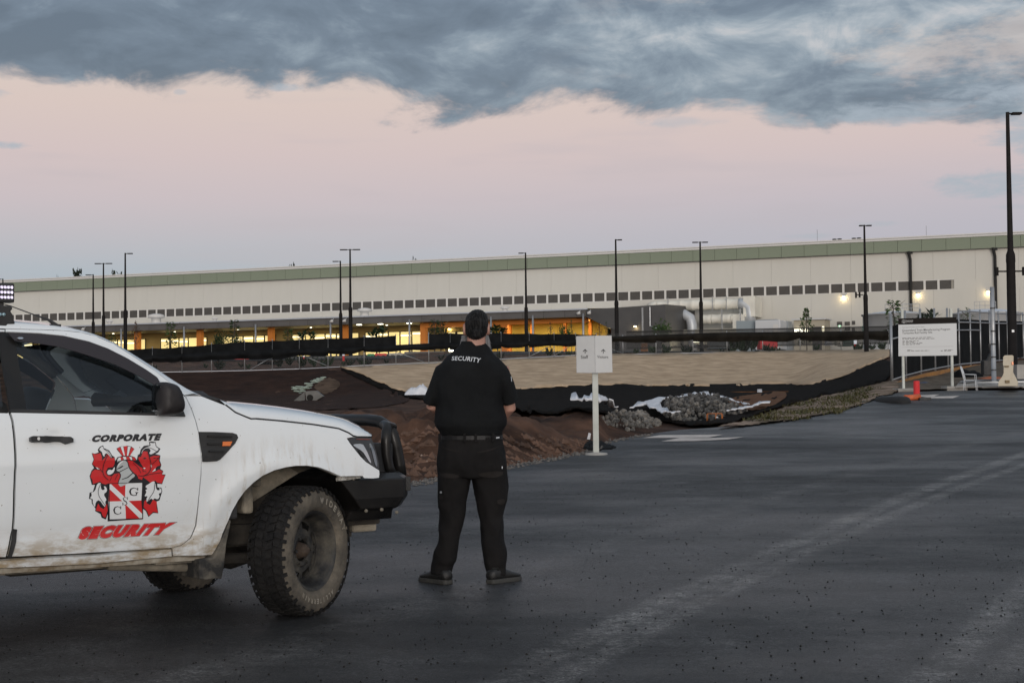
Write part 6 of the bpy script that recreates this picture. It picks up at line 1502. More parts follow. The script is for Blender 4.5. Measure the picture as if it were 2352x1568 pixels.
for cx, da, dc, a0, c0 in ((1343.5, 0, -.16, l0, m0), (1385, -.16, -.02, m0, r0)):
    k = 27.0/FPX; c = dpt(cx, 812); sl = (dc-da)/(c0.x-a0.x); y = da+(c.x-a0.x)*sl-.004
    q_ = lambda x, z: Vector((c.x+x*k, y+x*k*sl, c.z+z*k))
    MB().add([q_(-.7, 0), q_(.7, 0), q_(.7, 8), q_(-.7, 8)], [(0, 1, 2, 3)]).add([q_(0, 10.2), q_(-5.2, 5), q_(-4.1, 4.0), q_(0, 8.0)], [(0, 1, 2, 3)]).add([q_(0, 10.2), q_(0, 8.0), q_(4.1, 4.0), q_(5.2, 5)], [(0, 1, 2, 3)]).build('arrow', M_ink, ds)
MB().lathe([(.22, -.05), (.19, .035), (.07, .05)], 14).build('footing', M_conc, ds, True)
# site board
Yb = 54.6; f0 = P(*c3(425, 1345), Yb); f1 = P(*c3(912, 1318), Yb)
sb = thing('site_board', 'large white government site board with black header on two posts in concrete blocks', 'sign', Vector(((f0.x+f1.x)/2, Yb, f0.z))); BO2 = Vector(sb.location)
bp_ = lambda x, y, dy=0: P(*c3(x, y), Yb)-BO2+Vector((0, dy, 0))
c00, c10, c11, c01 = bp_(370, 1024), bp_(950, 1016), bp_(944, 636), bp_(368, 650)
h0, h1 = bp_(369, 712), bp_(946, 697)
def slab(nm, v, m, t=.02, dy=0): 
    v = [p+Vector((0, dy, 0)) for p in v]; v = v+[p+Vector((0, t, 0)) for p in v]
    return MB().add(v, [(0, 1, 2, 3), (7, 6, 5, 4), (0, 4, 5, 1), (1, 5, 6, 2), (2, 6, 7, 3), (3, 7, 4, 0)]).build(nm, m, sb)
slab('board_panel', [c00, c10, h1, h0], M_signw2); slab('header_panel', [h0+Vector((0, 0, .002)), h1+Vector((0, 0, .002)), c11, c01], mat('header_black', (.016, .0135, .012), rough=.8, spec=.1))
for x0, x1, y in ((413, 437, 1345), (898, 922, 1318)):
    a, c = bp_(x0, y, .03), bp_(x1, y, .03); MB().box(a.x, c.x, .025, .125, a.z-.1, c00.z+1.6).build('post', M_post, sb, bevel=.006)
for x0, x1, y0, y1 in ((345, 512, 1342, 1402), (828, 1030, 1320, 1384)):
    a, c = bp_(x0, y1), bp_(x1, y0); MB().box(a.x, c.x, -.30, .5, a.z-.35, c.z).build('footing', M_conc, sb, bevel=.02)
bux = (c10-c00).normalized(); M_ink2 = mat('grey_print', (.20, .20, .20), rough=.6); M_ink3 = mat('dark_print', (.03, .03, .03), rough=.6); M_wp = mat('white_board_print', (.62, .62, .62), rough=.6)
def board_text(nm, body, n0, n1, m, off=.0):
    a = P(*cN(*n0), Yb)-BO2+Vector((0, -.004, 0)); c = P(*cN(*n1), Yb)-BO2+Vector((0, -.004, 0)); return flat_text(nm, body, (c-a).length, m, sb, a, (c-a).normalized(), (0, 0, 1), off)
board_text('board_title', 'Queensland Train Manufacturing Program', (178, 655), (1765, 608), M_ink3, .002); board_text('board_title', 'Torbanlea Rail Facility Site', (180, 745), (1172, 712), M_ink3, .002)
board_text('lettering', 'Queensland', (305, 302), (535, 296), M_wp, .01); board_text('lettering', 'Government', (308, 340), (532, 334), M_wp)
board_text('small_print', 'Department of Transport and Main Roads', (182, 525), (905, 503), M_ink2)
M_line = M_ink2
# lines of print too small to read from here, kept as short dashes of words
def dashes(n0, n1, seed):
    r = random.Random(seed); a = P(*cN(*n0), Yb)-BO2; c = P(*cN(*n1), Yb)-BO2; L = (c-a).length; d = (c-a).normalized(); mb = MB(); s = 0
    while s < L:
        w = r.uniform(.05, .16); w = min(w, L-s); o = a+d*s+Vector((0, -.004, 0)); mb.add([o, o+d*w, o+d*w+Vector((0, 0, .022)), o+Vector((0, 0, .022))], [(0, 1, 2, 3)]); s += w+.03
    o = mb.build('small_print', M_line, sb); o['kind'] = 'stuff'
for i, (a, c) in enumerate((((182, 868), (1170, 836)), ((182, 905), (1270, 878)), ((190, 968), (262, 966)), ((300, 966), (725, 952)), ((190, 1002), (262, 1000)), ((300, 1000), (590, 990)), ((190, 1040), (240, 1038)), ((300, 1040), (860, 1020)), ((190, 1080), (275, 1078)), ((300, 1080), (770, 1066)), ((345, 1262), (505, 1258)), ((345, 1292), (1070, 1276)), ((1565, 1262), (1860, 1252)), ((1565, 1292), (1790, 1284)))): dashes(a, c, i)
q0 = P(*cN(185, 1158), Yb)-BO2; q1 = P(*cN(1870, 1128), Yb)-BO2; MB().add([q0+Vector((0, -.004, 0)), q1+Vector((0, -.004, 0)), q1+Vector((0, -.004, .012)), q0+Vector((0, -.004, .012))], [(0, 1, 2, 3)]).build('rule', mat('pale_print', (.42, .42, .42), rough=.6), sb)
# plain shield-and-crown mark in the header, small round mark at the foot
c = P(*cN(232, 300), Yb)-BO2+Vector((0, -.005, 0)); mb = MB(); k = .0125*.1
for pl in ([(-38, -5), (38, -5), (36, -40), (0, -62), (-36, -40)], [(-46, 12), (46, 12), (52, 44), (26, 26), (0, 50), (-26, 26), (-52, 44)], [(-58, -40), (-46, -40), (-46, 8), (-58, 4)], [(46, -40), (58, -40), (58, 4), (46, 8)]):
    mb.add([c+Vector((x*k*1.0, 0, z*k)) for x, z in pl], [tuple(range(len(pl)))])
mb.build('crest_mark', mat('grey_mark', (.22, .22, .22), rough=.6), sb)
c = P(*cN(1487, 1278), Yb)-BO2+Vector((0, -.005, 0)); MB().add([c+Vector((x*k, 0, z*k)) for x, z in ((-36, -4), (-20, 14), (0, 10), (20, 16), (34, 4), (16, -8), (0, -16), (-14, -6))], [tuple(range(8))]).build('round_mark', M_ink2, sb)

# ================================================================== ROAD MARKINGS: give-way arrows lying on fresh asphalt
M_mark = mat('worn_marking', (.46, .41, .37), (.66, .60, .55), 5, .85, detail=8, spec=.2)
def mark(pts, cr, nm='painted_marking'):
    pl = []
    for p in pts:
        q_ = cr(*p); Y = min(road_hit(*q_), 56); c = P(*q_, Y); pl.append((c.x, c.y))
    t, tri = fill(pl, .6); o = link(nm, mesh_of(nm, [(x, y, float(z_road(0, y))+.008) for x, y in t], tri), M_mark, ROAD); return o
mark([(885, 1148), (1060, 1119), (1692, 1113), (1545, 1143), (1250, 1143), (1225, 1146)], cP); mark([(1070, 1182), (1255, 1146), (1560, 1148), (1895, 1137), (1735, 1163), (1400, 1178)], cP)
mark([(1245, 508), (1310, 494), (1625, 478), (1580, 496), (1430, 499)], cQ); mark([(1440, 512), (1520, 498), (1800, 491), (1740, 512)], cQ)

# ================================================================== SMALL THINGS BY THE ROAD AND YARD
# rounded black kerb nose, red post and its fallen orange partner
pts_ = [cQ(*p) for p in ((1092, 512), (1110, 486), (1160, 478), (1290, 478), (1330, 520), (1300, 545), (1200, 558), (1110, 545))]
Yk = road_hit(*cQ(1200, 552)); Ykp = road_hit(*cQ(1430, 515))
kn = thing('kerb_ramp', 'rounded black asphalt ramp under the red post', 'ramp', P(*cQ(1190, 545), Yk)); KO = Vector(kn.location)
def mound_at(px0, px1, Y, h, d, m, parent, nm):
    a, b_ = P(*px0, Y), P(*px1, Y); c = (a+b_)/2; r = (b_.x-a.x)/2; rings = []
    for s, z in ((1, -.3), (.98, h*.3), (.90, h*.75), (.74, h*.95), (.4, h)): rings.append([Vector((c.x+r*s*math.cos(t), Y+d*s*math.sin(t), c.z+z))-parent.location for t in np.linspace(0, 2*math.pi, 22, endpoint=False)])
    return MB().loft(rings).build(nm, m, parent, True)
tag(drape('kerb_ramp', [cP(*p) for p in ((285, 1268), (330, 1215), (368, 1176), (445, 1186), (560, 1222), (650, 1252), (520, 1272), (400, 1280))], mat('black_ramp', (.006, .006, .0065), (.011, .011, .011), 4, .9, spec=.1), .03, 4, .0, .015, 1), 'black asphalt ramp wrapped behind the foot of the direction sign', 'ramp')
mound_at(cQ(1090, 545), cQ(1345, 540), Yk+.9, .20, 1.5, mat('fresh_asphalt', (.008, .008, .0085), (.014, .014, .014), 4, .8, bump=.4, bscale=30), kn, 'ramp')
Yp = Ykp; a = P(*cQ(1430, 512), Yp); t = thing('marker_post', 'bright red plastic marker post standing upright at the yard entrance', 'post', a); M_red = mat('red_plastic', (.62, .020, .022), (.52, .02, .02), 6, .5)
hh_ = P(*cQ(1430, 352), Yp).z-a.z; MB().lathe([(.13, -.3), (.13, .04), (.10, .06), (.095, hh_-.02), (.08, hh_), (0, hh_)], 14).build('post', M_red, t, True)
a = P(*cQ(1325, 514), Yp-.8); b_ = P(*cQ(1465, 504), Yp-.8); t = thing('fallen_post', 'orange marker post lying on its side in front of the red post', 'post', a)
MB().tube([(0, 0, .04), (b_.x-a.x, .15, b_.z-a.z+.05)], .09, 12).tube([((b_.x-a.x)*.05, 0, .045), ((b_.x-a.x)*.12, .01, .05)], .10, 12).build('post', mat('orange_plastic', (.62, .13, .035), (.5, .11, .04), 6, .55), t, True)
MB().box(b_.x-a.x-.05, b_.x-a.x+.30, -.05, .45, -.08, .06).build('base', M_blk, t, bevel=.02)
# garden chair
Yc = 54.0; a = P(*c3(1085, 1378), Yc); ch = thing('garden_chair', 'white plastic garden chair beside the site board', 'chair', a, R(68)); ch.scale = (.84, .84, .90); M_wpl = mat('white_plastic', (.58, .60, .62), rough=.45)
MB().box(-.24, .24, -.23, .23, .42, .45).build('seat', M_wpl, ch, bevel=.015)
for sx, sy in ((-.22, -.21), (.22, -.21), (-.22, .21), (.22, .21)): MB().tube([(sx, sy, .43), (sx*1.12, sy*1.2, 0)], [(.026, .018), (.020, .015)], 8).build('leg', M_wpl, ch, True)
bk = MB()
for i in range(5): x = -.18+i*.09; bk.tube([(x, .22, .45), (x, .27, .65), (x, .34, .88)], .020, 6)
bk.tube([(-.24, .22, .44), (-.24, .27, .68), (-.20, .34, .90), (0, .355, .95), (.20, .34, .90), (.24, .27, .68), (.24, .22, .44)], .024, 8)
bk.build('backrest', M_wpl, ch, True)
for s in (-1, 1): MB().tube([(s*.25, -.20, .43), (s*.27, -.20, .64), (s*.27, .24, .66)], [(.022, .015)]*3, 8).build('armrest', M_wpl, ch, True)
# cream water-filled barrier seen end-on
Yw = 52.5; a = P(*c3(1455, 1325), Yw); bw = thing('water_barrier', 'cream water filled barrier seen from its end beside the dark pole', 'barrier', a); M_cream = mat('cream_plastic', (.50, .45, .35), (.40, .31, .20), 2.5, .6, lo=.5, hi=.8, detail=7)
pr = [P(*c3(x, y), Yw)-a for x, y in ((1358, 1322), (1362, 1275), (1400, 1222), (1412, 1190), (1412, 1118), (1405, 1112), (1408, 1030), (1425, 1015), (1500, 1013), (1512, 1024), (1508, 1185), (1530, 1225), (1556, 1280), (1553, 1322))]
v = [(p.x, -.0, p.z) for p in pr]+[(p.x+1.2*a.x/a.y, 1.2, p.z) for p in pr]; n = len(pr)
MB().add(v, [tuple(range(n)), tuple(range(2*n-1, n-1, -1))]+[(k, n+k, n+(k+1) % n, (k+1) % n) for k in range(n)]).build('body', M_cream, bw, bevel=.025)
for y0, y1, x0, x1 in ((1118, 1132, 1418, 1462), (1262, 1290, 1425, 1468)):
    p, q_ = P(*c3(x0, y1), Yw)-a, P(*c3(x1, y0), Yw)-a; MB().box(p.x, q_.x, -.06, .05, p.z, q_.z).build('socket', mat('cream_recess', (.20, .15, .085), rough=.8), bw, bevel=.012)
p = P(*c3(1497, 1095), Yw)-a; MB().box(p.x-.02, p.x+.04, -.03, 0, p.z-.05, p.z+.05).build('reflector', M_amber, bw, bevel=.005)
# galvanised pole
Yg = 56.0; a = P(*c3(1318, 1298), Yg); gp = thing('galvanised_pole', 'short fat galvanised pole without a lamp left of the cream barrier', 'pole', a); ht = P(*c3(1300, 338), Yg).z-a.z; rr = (P(*c3(1325, 600), Yg).x-P(*c3(1280, 600), Yg).x)/2
MB().lathe([(rr*1.6, -.1), (rr*1.6, .03), (rr*1.05, .04), (rr*1.0, ht*.55), (rr*.95, ht), (rr*.8, ht), (rr*.8, ht-.1)], 18).build('pole', M_galv, gp, True)
for z in (.45, .9, 1.35, 1.8, 2.6): MB().lathe([(rr*1.03, z), (rr*1.06, z+.015), (rr*1.06, z+.04), (rr*1.03, z+.055)], 18).build('band', mat('dark_strap', (.06, .06, .06), rough=.5), gp, True)
# heaps: black netting, blue tarpaulin, orange netting, block, plank
def crumple(nm, label, cat, cr, pts, Y, d, m, hgt=1.0, seed=1):
    px = [cr(*p) for p in pts]; Y = min(Y, float(on_ground([((px[0][0]+px[-1][0])/2, max(px[0][1], px[-1][1]))], 30)[0][1])) if Y < 70 else Y; P3 = [P(*p, Y) for p in px]; x0 = min(p.x for p in P3); x1 = max(p.x for p in P3); z0 = min(p.z for p in P3); base = Vector(((x0+x1)/2, Y, z0))
    n = 26; mm = 12; v = []; top = sorted([(p.x, p.z) for p in P3])
    for j in range(mm):
        for i in range(n):
            x = x0+(x1-x0)*i/(n-1); t = j/(mm-1); zt = max(0.02, float(np.interp(x, [q[0] for q in top], [q[1] for q in top]))-z0)
            e = math.sin(math.pi*t)**.6; nz = mnoise.noise(Vector((x*5, t*4, seed)))*.5+mnoise.noise(Vector((x*13, t*9, seed+4)))*.3
            v.append((x-base.x, (t-.5)*d+.12*nz, max(-.05, zt*e*(.85+.5*nz))*hgt-.03))
    f = [(j*n+i, j*n+i+1, (j+1)*n+i+1, (j+1)*n+i) for j in range(mm-1) for i in range(n-1)]
    o = link(nm, mesh_of(nm, v, f, True), m); o.location = base; return tag(o, label, cat)
crumple('netting_heap', 'crumpled heap of black netting behind the garden chair', 'netting', c3, [(930, 1225), (940, 1150), (1000, 1128), (1060, 1140), (1110, 1145), (1150, 1165), (1170, 1215)], 57.5, 1.4, M_cloth, 1.0, 3)
crumple('tarpaulin', 'crumpled blue tarpaulin on the gravel under the site board', 'tarpaulin', c3, [(455, 1305), (480, 1290), (530, 1280), (620, 1262), (700, 1282), (780, 1276), (850, 1308)], 61.5, 1.2, mat('blue_tarp', (.020, .032, .075), (.035, .05, .10), 4, .6), 1.0, 5)
crumple('black_bag', 'small black bag on the gravel between the site board posts', 'bag', c3, [(655, 1338), (680, 1315), (720, 1308), (745, 1322), (760, 1338)], 59.5, .6, M_cloth, 1.0, 6)
crumple('orange_netting', 'flat orange netting lying behind the galvanised pole', 'netting', c3, [(1175, 1245), (1200, 1222), (1290, 1208), (1370, 1212), (1400, 1240)], 58.5, 1.0, mat('orange_net', (.42, .12, .045), (.32, .10, .05), 7, .9), .9, 8)
crumple('rubble_heap', 'small heap of pale rubble between the blocks of the site board', 'rubble', c3, [(735, 1345), (760, 1315), (800, 1305), (830, 1340)], 59.0, .6, M_verge, 1.0, 9)
t = thing('grab_bucket', 'dark machine part standing on the orange netting', 'machine part', P(*c3(1262, 1215), 58.8)); MB().box(-.22, .2, -.2, .2, .0, .55).tube([(0, 0, .5), (.12, 0, .8), (.05, 0, 1.15)], [.10, .08, .05], 8).build('body', M_blk, t, bevel=.04)
t = thing('plank', 'pale plank lying on the slab between chair and pole', 'plank', P(*c3(1150, 1292), 55.5)); MB().box(0, 1.9, -.12, .12, 0, .06, M=Matrix.Rotation(R(4), 4, 'Z')).build('board', M_signw, t, bevel=.008)
t = thing('concrete_block', 'long concrete block at the right end of the slab', 'block', P(*c3(1520, 1225), 58)); MB().box(0, 2.6, -.3, .3, -.1, .42).build('body', M_conc, t, bevel=.02)
a = G(*cP(2050, 695)); t = thing('bucket', 'upturned white bucket on the black matting', 'bucket', a); t.scale = [a.y*6.2/FPX/.42]*3; MB().lathe([(.42, 0), (.36, .75), (.34, .78), (0, .79)], 16).build('body', M_geo, t, True)
a = G(*cP(1760, 692)); t = thing('timber', 'rust coloured timber lying on the black matting', 'timber', a); MB().box(0, 3.2, -.1, .1, 0, .12, M=Matrix.Rotation(R(8), 4, 'Z')).build('board', M_bank, t, bevel=.01)
a = G(*cP(350, 1150)); t = thing('litter', 'small scrap of pale plastic on the soil left of the sign post', 'litter', a); MB().add([(-.03, 0, 0), (.03, .02, .0), (.05, 0, .12), (.01, .03, .14)], [(0, 1, 2, 3)]).build('scrap', M_geo, t)
# orange framed pump on the rocks
a = G(*cP(1605, 985)); gen = thing('site_pump', 'small pump in an orange tube frame on the grey rocks', 'pump', a, R(-12)); gen.scale = [a.y*17/FPX/.60]*3; fr = MB()
wx, wy, wz = .60, .42, .80
for sx in (-1, 1):
    for sy in (-1, 1): fr.tube([(sx*wx, sy*wy, 0), (sx*wx, sy*wy, wz-.08), (sx*(wx-.08), sy*wy, wz)], .035, 6)
    fr.tube([(sx*wx, -wy, wz-.05), (sx*wx, wy, wz-.05)], .03, 6)
for sy in (-1, 1): fr.tube([(-wx+.08, sy*wy, wz), (wx-.08, sy*wy, wz)], .035, 6).tube([(.1, sy*wy, 0), (.1, sy*wy, wz)], .03, 6)
fr.build('frame', mat('orange_frame', (.48, .15, .03), (.36, .12, .04), 7, .6), gen, True); MB().box(-.4, .0, -.3, .3, .08, .55).box(.15, .48, -.3, .3, .05, .48).build('engine', M_blk, gen, bevel=.05); MB().box(.12, .3, -.34, -.3, .45, .55).build('plate', M_geo, gen)

# ================================================================== ROCK PILE WITH ITS GEOTEXTILE
M_rock = mat('grey_rock', (.085, .083, .080), (.20, .195, .185), 1.6, .9, bump=.7, bscale=5, detail=8)
def _rk():
    N = NT(M_rock.node_tree); b = N.n['Principled BSDF']; oi = N.new('ShaderNodeObjectInfo').outputs['Random']; src = b.inputs['Base Color'].links[0].from_socket
    N.put(b.inputs['Base Color'], N.mix(1.0, src, N.ramp(oi, [(0, (.45, .45, .46)), (.5, (1, .98, .95)), (1, (1.5, 1.42, 1.32))]), 'MULTIPLY'))
_rk()
def rock_mesh(seed):
    bm = bmesh.new(); bmesh.ops.create_icosphere(bm, subdivisions=1, radius=1.0); r = random.Random(seed)
    for v in bm.verts: v.co *= r.uniform(.68, 1.08)
    me = bpy.data.meshes.new('rock'); bm.to_mesh(me); bm.free(); me.materials.append(M_rock); return me
rms = [rock_mesh(i) for i in range(10)]
def rock_pile(label, outline, n_big, n_small, step, smin, smax, hump):
    poly = [cP(*p) for p in outline]; xs_ = [p[0] for p in poly]; ys_ = [p[1] for p in poly]; pts = []; r = random.Random(len(label))
    while len(pts) < n_big+n_small:
        x, y = r.uniform(min(xs_), max(xs_)), r.uniform(min(ys_), max(ys_))
        if inside(poly, np.array([x]), np.array([y]))[0]: pts.append((x, y))
    ed = edge_dist(poly, np.array([p[0] for p in pts]), np.array([p[1] for p in pts]))
    g = on_ground(pts); c = Vector(g.mean(0)); t = thing('rock_pile', label, 'rock pile', c, 0, 'grey rock piles at the road edge of the basin')
    order = np.argsort(g[:, 1]); sm = MB()
    for j, i in enumerate(order):
        px_sz = r.uniform(smin, smax); sz = px_sz*g[i, 1]/FPX; h = hump*min(1, ed[i]/9)
        p = Vector((g[i, 0], g[i, 1], g[i, 2]+h*r.uniform(.35, 1)+sz*.2))-c; rot = (r.uniform(0, 6), r.uniform(0, 6), r.uniform(0, 6)); sc_ = (sz, sz*r.uniform(.7, 1), sz*r.uniform(.6, .9))
        if j < n_big:
            o = bpy.data.objects.new('rock', r.choice(rms)); COL.objects.link(o); o.parent = t; o.location = p; o.rotation_euler = rot; o.scale = sc_
        else:
            M4 = Matrix.Translation(p) @ Matrix.Rotation(rot[0], 4, 'X') @ Matrix.Rotation(rot[1], 4, 'Y') @ Matrix.Diagonal((sc_[0], sc_[1], sc_[2], 1)); me = r.choice(rms)
            sm.add([M4 @ v.co for v in me.vertices], [tuple(q.vertices) for q in me.polygons])
    if n_small: o = sm.build('loose_rocks', M_rock, t); o['kind'] = 'stuff'
    return t
rock_pile('grey rock heap left of the white cloth fold, nearer the sign post', [(460, 965), (560, 945), (650, 935), (760, 932), (870, 905), (930, 900), (960, 950), (1080, 990), (1095, 1008), (1000, 1030), (900, 1050), (760, 1072), (660, 1052), (560, 1030), (520, 1000)], 140, 150, 6, 2.6, 9.5, .25)
rock_pile('larger grey rock heap right of the white cloth fold holding the orange pump', [(1060, 900), (1110, 850), (1240, 815), (1400, 800), (1490, 765), (1560, 800), (1640, 800), (1800, 855), (1935, 892), (1840, 925), (1640, 972), (1500, 987), (1280, 1000), (1180, 985), (1090, 940)], 285, 330, 6, 2.6, 9.5, .50)
def geosheet(label, pts, off=.16, wr=.16):
    o = drape('geotextile', [cP(*p) for p in pts], M_geo, off+.12, 4.5, wr, .03, 0); return tag(o, label, 'geotextile', 'white geotextile around the rocks')
geosheet('white geotextile strip left of the sign post', [(172, 935), (190, 925), (270, 928), (380, 905), (470, 900), (540, 892), (590, 900), (650, 942), (560, 945), (460, 965), (390, 968), (330, 955), (230, 955), (185, 970)])
geosheet('white geotextile fold running between the two rock heaps', [(760, 945), (840, 870), (900, 875), (1000, 845), (1150, 825), (1170, 840), (1100, 855), (1062, 900), (1100, 945), (1190, 985), (1280, 1000), (1180, 1012), (1090, 1000), (1060, 980), (960, 950), (935, 905), (870, 905), (800, 935)], .14, .14)
geosheet('white geotextile crest along the top of the larger rock heap', [(1230, 810), (1290, 785), (1380, 785), (1400, 765), (1440, 775), (1490, 753), (1530, 752), (1560, 785), (1590, 775), (1950, 885), (1935, 897), (1640, 803), (1580, 805), (1500, 775), (1440, 795), (1390, 815), (1250, 818)], .12, .16)
geosheet('thin white geotextile edge on the right of the larger rock heap', [(1720, 952), (1850, 918), (1960, 895), (2050, 845), (2070, 858), (2160, 852), (2150, 862), (2070, 865), (1980, 905), (1830, 940), (1740, 955)], .10, .05)
o = crumple('white_sheet', 'crumpled white sheet lying at the foot of the tan matting left of the man', 'sheet', cS, [(2105, 372), (2140, 330), (2200, 318), (2255, 292), (2290, 325), (2300, 395)], 106, 1.8, M_geo, 1.0, 12)

# ================================================================== CULVERT AND SANDBAGS
a = G(*cS(1310, 450)); M_cv = mat('weathered_concrete', (.115, .115, .108), (.18, .175, .165), 1.4, .9, bump=.3); cu = thing('culvert_headwall', 'small grey concrete culvert headwall with a round pipe mouth', 'culvert', a); CO = Vector(a)
pt = lambda x, y, dy=0: P(*cS(x, y), a.y)-CO+Vector((0, dy, 0))
front = [pt(1248, 370), pt(1345, 364), pt(1404, 412), pt(1335, 455), pt(1262, 442)]
cxy = pt(1293, 425); rr_ = (pt(1322, 425)-pt(1266, 425)).x/2
ring = [Vector((cxy.x+rr_*math.cos(t), 0, cxy.z+rr_*math.sin(t))) for t in np.linspace(0, 2*math.pi, 20, endpoint=False)]
MB().loft([[p+Vector((0, -.02, 0)) for p in [Vector((cxy.x+rr_*s*math.cos(t), 0, cxy.z+rr_*s*math.sin(t))) for t in np.linspace(0, 2*math.pi, 20, endpoint=False)]] for s in (1.25, 1.0)], caps=False).loft([[p+Vector((0, d_, 0)) for p in ring] for d_ in (-.02, .8)], caps=False).build('pipe', M_cv, cu, True)
MB().add([p+Vector((0, 1.2, 0)) for p in ring], [tuple(range(20))]).build('pipe_void', M_blk, cu)
n = len(front); MB().add([Vector((p.x, 0, p.z)) for p in front]+[Vector((p.x, .9, p.z)) for p in front], [tuple(range(n)), tuple(range(2*n-1, n-1, -1))]+[(k, n+k, n+(k+1) % n, (k+1) % n) for k in range(n)]).build('headwall', M_cv, cu, bevel=.03)
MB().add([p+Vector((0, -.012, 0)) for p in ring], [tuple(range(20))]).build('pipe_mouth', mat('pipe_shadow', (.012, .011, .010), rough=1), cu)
w0 = front[0]; MB().add([w0, w0+Vector((-1.0, -.6, -.9)), w0+Vector((-1.0, -.6, -1.4)), Vector((w0.x, 0, front[4].z))], [(0, 1, 2, 3)]).build('wing_wall', M_cv, cu)
M_bag = mat('sandbag', (.20, .26, .22), (.32, .37, .31), 5, .9, bump=.4)
def bag_mesh(seed):
    r = random.Random(seed); rings = []
    for s, w, h in ((-1, .35, .3), (-.85, .8, .75), (-.4, 1, 1), (.1, .98, 1.05), (.5, 1, .95), (.85, .8, .7), (1, .3, .25)):
        rings.append([Vector((s*.42, w*.24*math.copysign(abs(math.cos(t))**.7, math.cos(t)), .10+h*.10*math.copysign(abs(math.sin(t))**.7, math.sin(t))+r.uniform(-.01, .01))) for t in np.linspace(0, 2*math.pi, 10, endpoint=False)])
    me = MB().loft(rings).mesh('sandbag', True); me.materials.append(M_bag); return me
bms = [bag_mesh(i) for i in range(4)]
spots = [(1128, 340), (1150, 350), (1172, 352), (1195, 345), (1215, 340), (1160, 365), (1185, 368), (1210, 362), (1235, 358), (1180, 382), (1205, 384), (1228, 380), (1200, 398), (1240, 350), (1262, 340), (1285, 336), (1308, 330), (1262, 355), (1288, 352), (1270, 318), (1292, 314), (1315, 312), (1338, 308), (1318, 296), (1342, 292), (1362, 290), (1345, 280), (1368, 276), (1388, 272), (1405, 266), (1385, 286), (1358, 304)]
r = random.Random(3)
for i, s in enumerate(spots):
    g = G(*cS(*s)); o = bpy.data.objects.new('sandbag', bms[i % 4]); COL.objects.link(o); o.location = g+Vector((0, 0, .0+.05*(i % 2))); o.rotation_euler = (r.uniform(-.15, .15), r.uniform(-.1, .1), r.uniform(-.9, .9)); o.scale = (.56, .56, .62)
    tag(o, 'pale green sandbag stacked on the slope above the culvert', 'sandbag', 'sandbags stacked above the culvert')
tag(drape('worn_bank', [cS(*p) for p in ((1320, 350), (1400, 280), (1480, 262), (1545, 300), (1550, 340), (1470, 390), (1405, 410), (1345, 365))], mat('worn_soil', (.055, .036, .025), (.13, .088, .060), 1.0, .95, bump=.8, bscale=5, spec=.1), .05, 5, .03, 0), kind='structure')

# ================================================================== YARD BEYOND THE FENCE
def far_box(nm, label, cat, cr, x0, y0, x1, y1, Y, d, m, group=None, shape=None):
    a, b_ = P(*cr(x0, y1), Y), P(*cr(x1, y0), Y); w = b_.x-a.x; h = b_.z-a.z; t = thing(nm, label, cat, ((a.x+b_.x)/2, Y, a.z), 0, group)
    if shape == 'barrier':
        MB().add([(x, y, z) for y in (0, d) for x, z in ((-w/2, 0), (w/2, 0), (w/2, h*.35), (w*.46, h*.45), (w*.46, h), (-w*.46, h), (-w*.46, h*.45), (-w/2, h*.35))], [tuple(range(7, -1, -1)), tuple(range(8, 16))]+[(k, (k+1) % 8, 8+(k+1) % 8, 8+k) for k in range(8)]).build('body', m, t, bevel=.04)
        MB().box(-w*.3, -w*.1, -.02, .03, h*.55, h*.7).box(w*.1, w*.3, -.02, .03, h*.55, h*.7).build('slot', M_blk, t); return t
    MB().box(-w/2, w/2, 0, d, 0, h).build('body', m, t, bevel=.04); MB().box(-w*.3, w*.3, -.02, .0, h*.2, h*.25).build('seam', M_blk, t); return t
M_gpl = mat('green_plastic', (.012, .20, .085), rough=.6)
gB = 'plastic barriers beyond the mesh fence'
far_box('plastic_barrier', 'green plastic barrier beyond the mesh fence beside the red one', 'barrier', c7, 1290, 1078, 1360, 1138, 148, .6, M_gpl, gB, 'barrier'); far_box('plastic_barrier', 'red plastic barrier between the green and the white one', 'barrier', c7, 1365, 1074, 1488, 1138, 148.5, .6, M_red, gB, 'barrier')
far_box('plastic_barrier', 'long off white plastic barrier right of the red one', 'barrier', c7, 1500, 1070, 1645, 1132, 149, .6, mat('white_plastic_dull', (.42, .40, .34), rough=.6), gB, 'barrier')
far_box('plastic_barrier', 'long low red barrier beyond the mesh fence above the bonnet', 'barrier', c7, -70, 1122, 240, 1160, 143, .7, mat('red_dull', (.48, .035, .03), rough=.7), gB, 'barrier')
far_box('skip', 'red steel skip beyond the mesh fence at the right', 'skip', cR, 805, 1383, 1005, 1490, 147, 2, mat('red_paint_steel', (.40, .014, .018), rough=.6))
far_box('container', 'dark green container low beyond the mesh fence', 'container', cR, 1765, 1368, 1905, 1452, 158, 2.4, mat('green_steel', (.012, .075, .055), rough=.6)); far_box('cabinet', 'small cream cabinet beside the dark green container', 'cabinet', cR, 1700, 1370, 1765, 1450, 157, 1, M_cream)
far_box('cabinet', 'pale grey cabinet left of the cream one beyond the fence', 'cabinet', cR, 1575, 1370, 1640, 1450, 157.5, 1, M_pale); far_box('plant_skid', 'grey plant unit behind the dark shrubs beyond the fence', 'machine', cR, 215, 1395, 580, 1490, 156, 2, mat('grey_panel_dark', (.13, .15, .155), rough=.7))
far_box('cabinet', 'white cabinet just right of the direction sign beyond the fence', 'cabinet', c8, 1868, 1045, 1945, 1140, 158, 1.2, mat('cabinet_cream', (.36, .34, .28), rough=.6))
far_box('ground_sheet', 'dark machine sheet lying beyond the fence above the bonnet', 'cover', c7, 200, 1155, 420, 1230, 132, 1.5, M_cloth)
